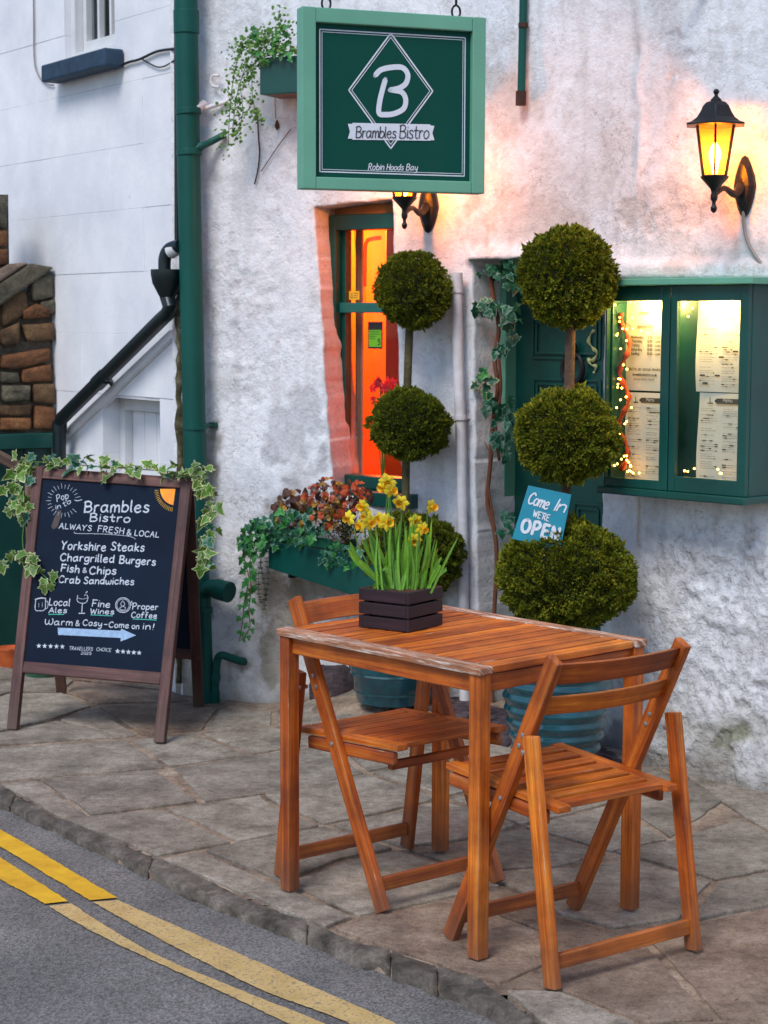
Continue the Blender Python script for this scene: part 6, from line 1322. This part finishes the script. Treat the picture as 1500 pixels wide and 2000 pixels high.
pot('ridged_pot', 'large glossy teal ridged pot standing under the tall topiary behind the chair', 'pot', V(TX, TY, pz), ribbed(.40, .135, .19, 8), 'glaze', 40)
S2X, S2Y = .035, 6.86
T2 = thing('small_topiary', 'slimmer three-ball clipped topiary in front of the small orange window', 'topiary', V(S2X, S2Y, .3))
for cx_, cy_, rx, ry, n, sd, lb in ((805, 568, 75, 78, 21000, 4, 'top ball'), (798, 828, 81, 73, 22000, 5, 'middle ball'), (806, 1082, 103, 86, 32000, 6, 'lowest ball behind the daffodils')):
    c = tz(cx_, cy_, S2Y); ball(T2, c, rx / CF * S2Y * .97, ry / CF * S2Y * .97, n, 'topiary_dark', sd, .0108, lb)
mb = MB(); mb.tube(crom([tz(790, 1240, S2Y), tz(792, 1000, S2Y), tz(793, 900, S2Y), tz(796, 740, S2Y), tz(800, 640, S2Y), tz(804, 580, S2Y)], 4), .0155, 12); part(mb, 'trunk', 'trunkgreen', T2, smooth='all')
pz = GBUMP(S2X, S2Y) + .004
pot('teal_pot', 'round teal glazed pot with two raised rings under the slimmer topiary', 'pot', V(S2X, S2Y, pz), [(.12, 0), (.135, .006), (.142, .04), (.146, .045), (.146, .052), (.150, .056), (.158, .11), (.163, .116), (.162, .123), (.165, .128), (.172, .2), (.176, .26), (.19, .268), (.19, .29), (.172, .29), (.165, .26)], 'glaze', 40)
# boot scraper by the pot
t_ = thing('boot_scraper', 'small dark coiled iron boot scraper beside the teal pot', 'boot scraper', G(962, 1462, .02)); mb = MB(); c0 = G(962, 1458, .03)
for k in range(3): mb.tube([c0 + V(.035 * math.cos(a), .02 * math.sin(a), .012 * k) for a in np.linspace(0, 2 * math.pi, 15)], .005, 6)
part(mb, 'coil', 'iron', t_, smooth=True)
# ================================================================== COME IN SIGN
cpln = Plane(V(TX - .1, TY - .165, 0), V(-.12, -1, .08)); CM = [cpln(x, y) for x, y in ((1032, 948), (1116, 966), (1094, 1076), (1000, 1052))]
CI = thing('open_sign', 'tilted turquoise enamel COME IN WE\'RE OPEN sign tucked into the tall topiary', 'sign', CM[3])
mb = MB(); mb.hexa([p - cpln.n * .0 for p in (CM[3], CM[2], CM[1], CM[0])] + [p + cpln.n * .004 for p in (CM[3], CM[2], CM[1], CM[0])]); part(mb, 'plate', 'tealsign', CI, bevel=.001)
cq = Plane(CM[0] + cpln.n * .005, cpln.n); mb = MB(); C_ = lambda x, y: cq(x, y)
xx = (C_(1116, 966) - C_(1032, 948)).normalized()
write(mb, 'Come', C_(1029, 982), C_(1068, 995), cpln.n, .0052, .5, .2, H=.038); write(mb, 'In', C_(1078, 996), C_(1101, 1001), cpln.n, .0052, .5, .2, H=.040)
write(mb, "WE'RE", C_(1040, 1008), C_(1071, 1018), cpln.n, .0036, H=.021); write(mb, 'OPEN', C_(1016, 1037), C_(1087, 1056), cpln.n, .0105, sp=1.9, H=.042)
part(mb, 'lettering', 'white', CI)
mb = MB(); mb.tube([(CM[2] + CM[3]) / 2, (CM[2] + CM[3]) / 2 + V(0, .05, -.12)], .005, 6); part(mb, 'stake', 'rail', CI)
# ================================================================== IVY ON THE DOOR REVEAL
DI = thing('climbing_ivy', 'blue-green ivy with pale edges climbing the left side of the green door', 'ivy', V(*WR.pl(972, 1040, -.05)[:2], 0)); rg = random.Random(31)
def dz_(x, y, o=-.05): return WR.pl(x, y, o)
for st_, r_ in (([(962, 1420), (960, 1300), (966, 1180), (970, 1100), (966, 1040), (952, 980), (958, 900), (962, 830), (972, 760), (966, 700), (974, 640), (962, 570), (958, 520)], .0085), ([(970, 1060), (962, 1000), (955, 950), (962, 880)], .004), ([(975, 900), (968, 840), (978, 760), (972, 680)], .006), ([(945, 860), (960, 900), (950, 960), (968, 1030)], .002)):
    cp = crom([dz_(*p) for p in st_], 6); mb = MB(); mb.tube(cp, r_, 7); part(mb, 'stem', 'stem', DI, smooth='all')
def dsc(cx, cy, rx, ry, n, kinds, s_):
    for _ in range(n):
        p = dz_(cx + rg.uniform(-1, 1) * rx, cy + rg.uniform(-1, 1) * ry, rg.uniform(-.05, .03)); leaf_at(DI, IV[rg.choice(kinds)][rg.randrange(3)], p, s_ * rg.uniform(.75, 1.2), V(.0, -1, .25), V(rg.uniform(-.6, .6), 0, -1), rg, .35)
dsc(985, 560, 34, 40, 16, ['dark', 'dark', 'teal'], .036); dsc(965, 610, 36, 22, 20, ['teal', 'teal', 'dark'], .042); dsc(1000, 640, 20, 22, 8, ['dark', 'teal'], .036); dsc(972, 682, 14, 10, 5, ['teal'], .040); dsc(945, 745, 15, 24, 12, ['vart', 'fresh', 'dark'], .036)
dsc(975, 795, 26, 20, 14, ['teal', 'dark', 'dark'], .038); dsc(980, 845, 18, 24, 13, ['teal'], .040); dsc(990, 880, 12, 16, 6, ['dark'], .03); dsc(990, 1020, 18, 20, 7, ['teal', 'dark'], .034); dsc(965, 530, 30, 14, 8, ['dark'], .03)
dsc(945, 590, 14, 8, 5, ['vart'], .034); dsc(1000, 515, 18, 8, 6, ['dark'], .03)
# ================================================================== TABLE
e1 = Vector((.446, .401, 0)).normalized(); e2 = Vector((-.508, .552, 0)).normalized(); e1 = (e1 + Vector((e2.y, -e2.x, 0))).normalized(); e2 = Vector((-e1.y, e1.x, 0))
TB = V(.228, 4.286, 0); TL1, TL2 = .75, .60; TH = .72
TM = axes(TB, e1, e2, V(0, 0, 1)); TT = thing('table', 'slatted brown hardwood cafe table with worn pale end boards', 'table', M0=TM)
def tb(n, c, s_, m='wood', bev=.0022, bm=1, **k): mb = MB(); mb.hexa([V(c[0] + sx * s_[0] / 2, c[1] + sy * s_[1] / 2, c[2] + sz * s_[2] / 2) for sz in (-1, 1) for sx, sy in ((-1, -1), (1, -1), (1, 1), (-1, 1))]) if s_[0] >= s_[1] and s_[0] >= s_[2] else None; return mb
def lbox(n, c, s_, par, m=('wood', 'woodworn'), bev=.002, label=None):
    """box in the parent's own axes, grain along its longest side"""
    ax = max(range(3), key=lambda i: s_[i]); mb = MB(); a = Vector(c); d = Vector([s_[i] / 2 if i == ax else 0 for i in range(3)])
    if ax == 2: mb.beam(a - d, a + d, s_[0], s_[1], (0, 1, 0))
    elif ax == 0: mb.beam(a - d, a + d, s_[1], s_[2])
    else: mb.beam(a - d, a + d, s_[0], s_[2])
    return part(mb, n, m, par, bevel=bev, bm=1 if len(m) > 1 else None, local=True, label=label)
lg = .037
for x in (lg / 2, TL2 - lg / 2):
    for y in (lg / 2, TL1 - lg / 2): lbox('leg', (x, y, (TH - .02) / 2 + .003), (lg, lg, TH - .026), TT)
for x in (lg / 2 + .004, TL2 - lg / 2 - .004): lbox('apron', (x, TL1 / 2, TH - .045), (.02, TL1 - 2 * lg, .042), TT)
for y in (lg / 2 + .004, TL1 - lg / 2 - .004): lbox('apron', (TL2 / 2, y, TH - .045), (TL2 - 2 * lg, .02, .042), TT)
for x in (.020, TL2 - .020): lbox('end_board', (x - (.004 if x < .1 else -.004), TL1 / 2, TH - .010), (.046, TL1 + .012, .020), TT, ('woodpale', 'woodpale'), .004, label='end board weathered almost white')
ns = 14; pit = (TL1 + .008) / ns
for k in range(ns): lbox('slat', (TL2 / 2, -.004 + pit * (k + .5), TH - .0105), (TL2 - .088, pit - .009, .018), TT)
for y in (.25, .5): lbox('support_batten', (TL2 / 2, y, TH - .030), (TL2 - .06, .03, .02), TT)
# ================================================================== FOLDING CHAIRS
def make_chair(M0, label):
    t = thing('folding_chair', label, 'chair', M0=M0, group='folding chairs at the table'); yo = -.2075
    def pr(y, z, x): return V(x, y + yo, z)
    for s_ in (-1, 1):
        X = s_ * .2035; mb = MB(); mb.beam(pr(.416, .004, X), pr(.032, .765, X), .021, .042, (0, 1, .5)); part(mb, 'backrest_post', ('wood', 'woodworn'), t, bevel=.0022, bm=1, local=True)
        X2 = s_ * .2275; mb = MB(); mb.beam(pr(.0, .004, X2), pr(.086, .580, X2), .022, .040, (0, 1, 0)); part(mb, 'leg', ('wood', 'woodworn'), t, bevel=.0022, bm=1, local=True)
        for (y, z, x) in ((.131, .572, X + s_ * .012), (.144, .545, X + s_ * .012), (.101, .540, X2 + s_ * .012), (.131, .572, X - s_ * .0115), (.144, .545, X - s_ * .0115), (.101, .540, X2 - s_ * .0115), (.212, .405, X + s_ * .012)):
            mb = MB(); p = pr(y, z, x); d = V(s_ * .0025 if abs(x) > abs(X) + .005 or x == X2 + s_ * .012 else -s_ * .0025, 0, 0); mb.tube([p - d, p + d * .6, p + d], [.0062, .0062, .0035], 10); part(mb, 'rivet', 'zinc', t, smooth=True, local=True)
        lbx = MB(); lbx.beam(pr(.075, .383, s_ * .183), pr(.44, .402, s_ * .183), .018, .034); part(lbx, 'seat_bearer', ('wood', 'woodworn'), t, bevel=.005, bm=1, local=True)
        lbx = MB(); lbx.beam(pr(.028, .410, s_ * .172), pr(.455, .432, s_ * .172), .038, .016); part(lbx, 'seat_side', ('wood', 'woodworn'), t, bevel=.002, bm=1, local=True)
    n = 7
    for k in range(n):
        y = .034 + (.449 - .034) * (k + .5) / n; z = .4105 + .0515 * y; mb = MB(); mb.beam(pr(y, z, -.1525), pr(y, z, .1525), (.415 / n) - .014, .013); part(mb, 'slat', ('wood', 'woodworn'), t, bevel=.002, bm=1, local=True)
    for y, z in ((.009, .062), (.385, .066)):
        w = .216 if y < .1 else .193; mb = MB(); mb.beam(pr(y, z, -w), pr(y, z, w), .016, .036); part(mb, 'stretcher', ('wood', 'woodworn'), t, bevel=.002, bm=1, local=True)
    mb = MB(); mb.beam(pr(.40, .376, -.17), pr(.40, .376, .17), .02, .022); part(mb, 'crossbar', ('wood', 'woodworn'), t, bevel=.002, bm=1, local=True)
    for z0_, z1_ in ((.700, .752), (.622, .668)):
        mb = MB(); N_n = 14; tilt = (.416 - .032) / .765
        for i in range(N_n + 1):
            x = -.194 + .388 * i / N_n; cur = -.030 * (1 - (x / .194) ** 2)
            for dy, zz in ((-.008, z0_), (-.008, z1_), (.008, z1_), (.008, z0_)):
                y = .416 - tilt * zz + cur + dy; mb.v.append(tuple(pr(y, zz, x)))
        for i in range(N_n):
            for k in range(4): a, b = i * 4 + k, i * 4 + (k + 1) % 4; L0 = i * .03; mb.face((a, b, b + 4, a + 4), [(L0, k * .05), (L0, k * .05 + .05), (L0 + .03, k * .05 + .05), (L0 + .03, k * .05)])
        mb.face([0, 1, 2, 3][::-1]); mb.face([N_n * 4 + k for k in range(4)]); part(mb, 'back_slat', ('wood', 'woodworn'), t, smooth=True, bevel=.002, bm=1, local=True)
    return t
def copy_tree(o, M0, label):
    r = o.copy(); COL.objects.link(r); r.matrix_world = M0; r['label'] = label
    for ch in list(o.children):
        c = ch.copy(); COL.objects.link(c); c.parent = r
        for g_ in ch.children: d = g_.copy(); COL.objects.link(d); d.parent = c
    return r
ch1 = make_chair(Matrix.Translation(V(.455, 4.412, 0)) @ Matrix.Rotation(R(35.8), 4, 'Z'), 'slatted wooden folding chair nearest the viewer, its backrest in front of the table')
copy_tree(ch1, Matrix.Translation(V(.026, 4.945, .001)) @ Matrix.Rotation(R(-140.5), 4, 'Z') @ Matrix.Diagonal((1, 1, 1.022, 1)), 'slatted wooden folding chair on the far side of the table, pushed under its edge')
# ================================================================== CRATE AND DAFFODILS
cn, cl_, crr = G(798, 1236, TH), G(718, 1222, TH), G(873, 1218, TH); a1 = (crr - cn).normalized(); a2 = V(-a1.y, a1.x, 0); CW = .162; CMt = axes(cn + V(0, 0, .0005), a1, a2, V(0, 0, 1))
CR = thing('crate_planter', 'dark brown slatted wooden crate holding the daffodils on the table', 'crate', M0=CMt)
for k in range(3):
    z = .0155 + k * .0365
    for (c, s_) in (((CW / 2, .005, z), (CW, .010, .031)), ((CW / 2, CW - .005, z), (CW, .010, .031)), ((.005, CW / 2, z), (.0101, CW - .0205, .031)), ((CW - .005, CW / 2, z), (.0101, CW - .0205, .031))): lbox('board', c, s_, CR, ('crate',), .0015)
for x in (.018, CW - .018):
    for y in (.018, CW - .018): lbox('corner_post', (x, y, .053), (.014, .014, .10), CR, ('crate',), .001)
lbox('liner', (CW / 2, CW / 2, .05), (CW - .055, CW - .055, .09), CR, ('crate',), .001)
mb = MB(); n = 12
for j in range(n + 1):
    for i in range(n + 1): x, y = .012 + (CW - .024) * i / n, .012 + (CW - .024) * j / n; mb.v.append((x, y, .098 + .012 * (float(fbm(x * 60, y * 60, 1., 3)) - .3)))
for j in range(n):
    for i in range(n): q = j * (n + 1) + i; mb.face((q, q + 1, q + n + 2, q + n + 1))
part(mb, 'soil', 'soil', CR, local=True, smooth='all')
cc = cn + a1 * CW / 2 + a2 * CW / 2 + V(0, 0, .10)
DF = thing('daffodils', 'clump of yellow daffodils with long green leaves growing in the dark crate', 'daffodils', cc); rg = random.Random(17)
DPN = cc.y
def dpx(x, y, dy=0.): r = ray(x, y); return r * ((DPN + dy) / r.y) + V(0, 0, CH)
def blade(p0, p1, bend, w):
    mb = MB(); mid = p0.lerp(p1, .55) + bend; cp = crom([p0, mid, p1], 7); n = len(cp); v = V(rg.uniform(-.5, .5), -1, .1)
    for i, p in enumerate(cp):
        d = (cp[min(i + 1, n - 1)] - cp[max(i - 1, 0)]).normalized(); s_ = d.cross(v).normalized() * w * (1 - max(0, i / (n - 1) - .55) ** 2 * 4.6) / 2; u_ = s_.cross(d) * .35
        mb.v += [tuple(p - s_ + u_), tuple(p), tuple(p + s_ + u_)]
    for i in range(n - 1):
        for k in range(2): q = i * 3 + k; mb.face((q, q + 1, q + 4, q + 3))
    return part(mb, 'leaf', 'blade', DF, smooth='all')
def base_pt(x): return cc + V((x - 790) / CF * 4.85, rg.uniform(-.04, .04), -.006)
for (x0, x1, y1, bx_2) in ((765, 684, 1058, -.02), (765, 680, 1070, -.02), (768, 700, 1102, -.02), (762, 722, 1168, .0), (770, 706, 1050, -.01), (778, 722, 1040, 0), (842, 862, 1088, .0), (838, 848, 1112, .02), (835, 858, 1125, .03), (842, 850, 1075, .01), (824, 836, 1042, .01), (812, 826, 1066, 0), (800, 760, 1118, 0), (790, 745, 1116, .0)):
    dy = rg.uniform(-.05, .03); p0 = base_pt(x0); p1 = dpx(x1, y1, dy); mbend = V(bx_2 * 1.2, dy * .4, .035 if y1 > 1095 else .012); blade(p0, p1, mbend, rg.uniform(.009, .012))
for _ in range(58):
    x0 = rg.gauss(792, 24); x0 = min(848, max(745, x0)); x1 = x0 + (x0 - 792) * rg.uniform(.1, .7) + rg.gauss(0, 8); blade(base_pt(x0), dpx(x1, rg.uniform(1000, 1085), rg.uniform(-.05, .05)), V(rg.uniform(-.010, .010), 0, 0), rg.uniform(.004, .0078))
FLW = [(757, 941, 0, 1.1), (749, 951, -1, 1.0), (765, 958, .6, 1.), (783, 981, -.3, 1.1), (843, 990, .8, 1.), (709, 988, -.6, 1.), (681, 1012, -.8, 1.), (716, 1008, -.7, 1.), (704, 1027, -.8, .9), (722, 1020, .5, 1.1), (745, 1014, -.6, 1.1), (756, 1020, .5, 1.2), (812, 1018, .2, 1.), (825, 1032, .7, 1.), (809, 1054, .1, 1.)]
for x, y, tw, s_ in FLW:
    dy = rg.uniform(-.05, .02); p = dpx(x, y, dy); fd = V(tw, -1, -.15 + rg.uniform(-.2, .2)).normalized(); x_ = fd.cross(V(0, 0, 1)).normalized(); y_ = x_.cross(fd); ro = rg.random(); s_ *= .0220
    mb = MB()
    for k in range(6):
        a = k * math.pi / 3 + ro; e = x_ * math.cos(a) + y_ * math.sin(a); sd = fd.cross(e); b = .12 * (k % 2) - .05 + rg.uniform(-.25, .2); L_ = s_ * rg.uniform(.9, 1.1)
        q = [p, p + e * L_ * .35 + sd * L_ * .28 + fd * L_ * b * .4, p + e * L_ * .7 + sd * L_ * .30 + fd * L_ * b * .8, p + e * L_ + fd * L_ * b, p + e * L_ * .7 - sd * L_ * .30 + fd * L_ * b * .8, p + e * L_ * .35 - sd * L_ * .28 + fd * L_ * b * .4]; mid = p + e * L_ * .55 + fd * L_ * (b * .6 + .10)
        bi = len(mb.v); mb.v += [tuple(v) for v in q] + [tuple(mid)]
        for i in range(6): mb.face((bi + 6, bi + i, bi + (i + 1) % 6))
    fo = part(mb, 'flower', 'petal', DF)
    mb = MB(); n = 12; prf = [(.20, .0), (.24, .35), (.30, .62), (.42, .78)]
    for i, (r_, t) in enumerate(prf):
        for k in range(n): a = 2 * math.pi * k / n; rr = r_ * (1 + (.12 if k % 2 else -.06) * (i == 3)); mb.v.append(tuple(p + (x_ * math.cos(a) + y_ * math.sin(a)) * rr * s_ + fd * t * s_))
    for i in range(3):
        for k in range(n): mb.face((i * n + k, i * n + (k + 1) % n, (i + 1) * n + (k + 1) % n, (i + 1) * n + k))
    part(mb, 'trumpet', 'trumpet', fo, smooth='all')
    mb = MB(); b_ = base_pt(790 + (x - 790) * .35); mb.tube(crom([b_, b_.lerp(p, .6) + V((p.x - b_.x) * .12, 0, .01), p - fd * .016 + V(0, 0, .008), p], 5), .0022, 6); part(mb, 'stem', 'greenstem', DF, smooth='all')
mb = MB(); p = dpx(812, 1065, 0); mb.lathe([(.001, -.012), (.0045, -.004), (.005, .004), (.001, .014)], 7, (0, 0, 0)); Rb = Matrix.Rotation(R(70), 3, 'Y'); mb.v = [tuple(Rb @ Vector(v) + p) for v in mb.v]; part(mb, 'bud', 'petal', DF, smooth='all')
# ================================================================== SMALL LITTER
LT = thing('dry_leaf', 'tiny dry leaf lying on the flags near the right edge of the pavement', 'leaf', G(1440, 1962)); mb = MB(); p = G(1432, 1954, .004); mb.poly([p, p + V(.008, .003, .002), p + V(.015, .001, .004), p + V(.007, -.003, .001)]); part(mb, 'blade', 'heuchera', LT)

rg = random.Random(77); mb = MB()
def chip(p, r_):
    q = [p + V(rg.uniform(-1, 1), rg.uniform(-1, 1), 0) * r_ for _ in range(3)]; mb.poly(q); t = p + V(0, 0, r_ * .7)
    for a, b in zip(q, q[1:] + q[:1]): mb.poly([a, b, t])
for _ in range(520):
    x = rg.uniform(-1.3, .5); po = kline(KO, x); q = po + V(rg.gauss(0, .01), -abs(rg.gauss(.012, .03)) , 0); chip(V(q.x, q.y, RZ + .006), rg.uniform(.0012, .0045))
for _ in range(420):
    u = rg.uniform(0, 1.5); q = WR.at(u, .003 + GBUMP(*WR.at(u, 0, .03)[:2]), abs(rg.gauss(.03, .05)) + .015); chip(q, rg.uniform(.001, .004))
for _ in range(160):
    q = G(rg.uniform(50, 1500), rg.uniform(1480, 1960), .0035)
    if kerb_side(q.x, q.y) > .02: chip(q, rg.uniform(.0008, .0028))
for _ in range(260):
    q = G(rg.uniform(0, 900), rg.uniform(1800, 2000), RZ + .005)
    if kerb_side(q.x, q.y) < -.12: chip(q, rg.uniform(.0008, .0025))
gr = part(mb, 'grit', 'kerb', None, kind='stuff'); gr['label'] = 'loose grit and stone chips along the kerb and the wall foot'; gr['category'] = 'grit'
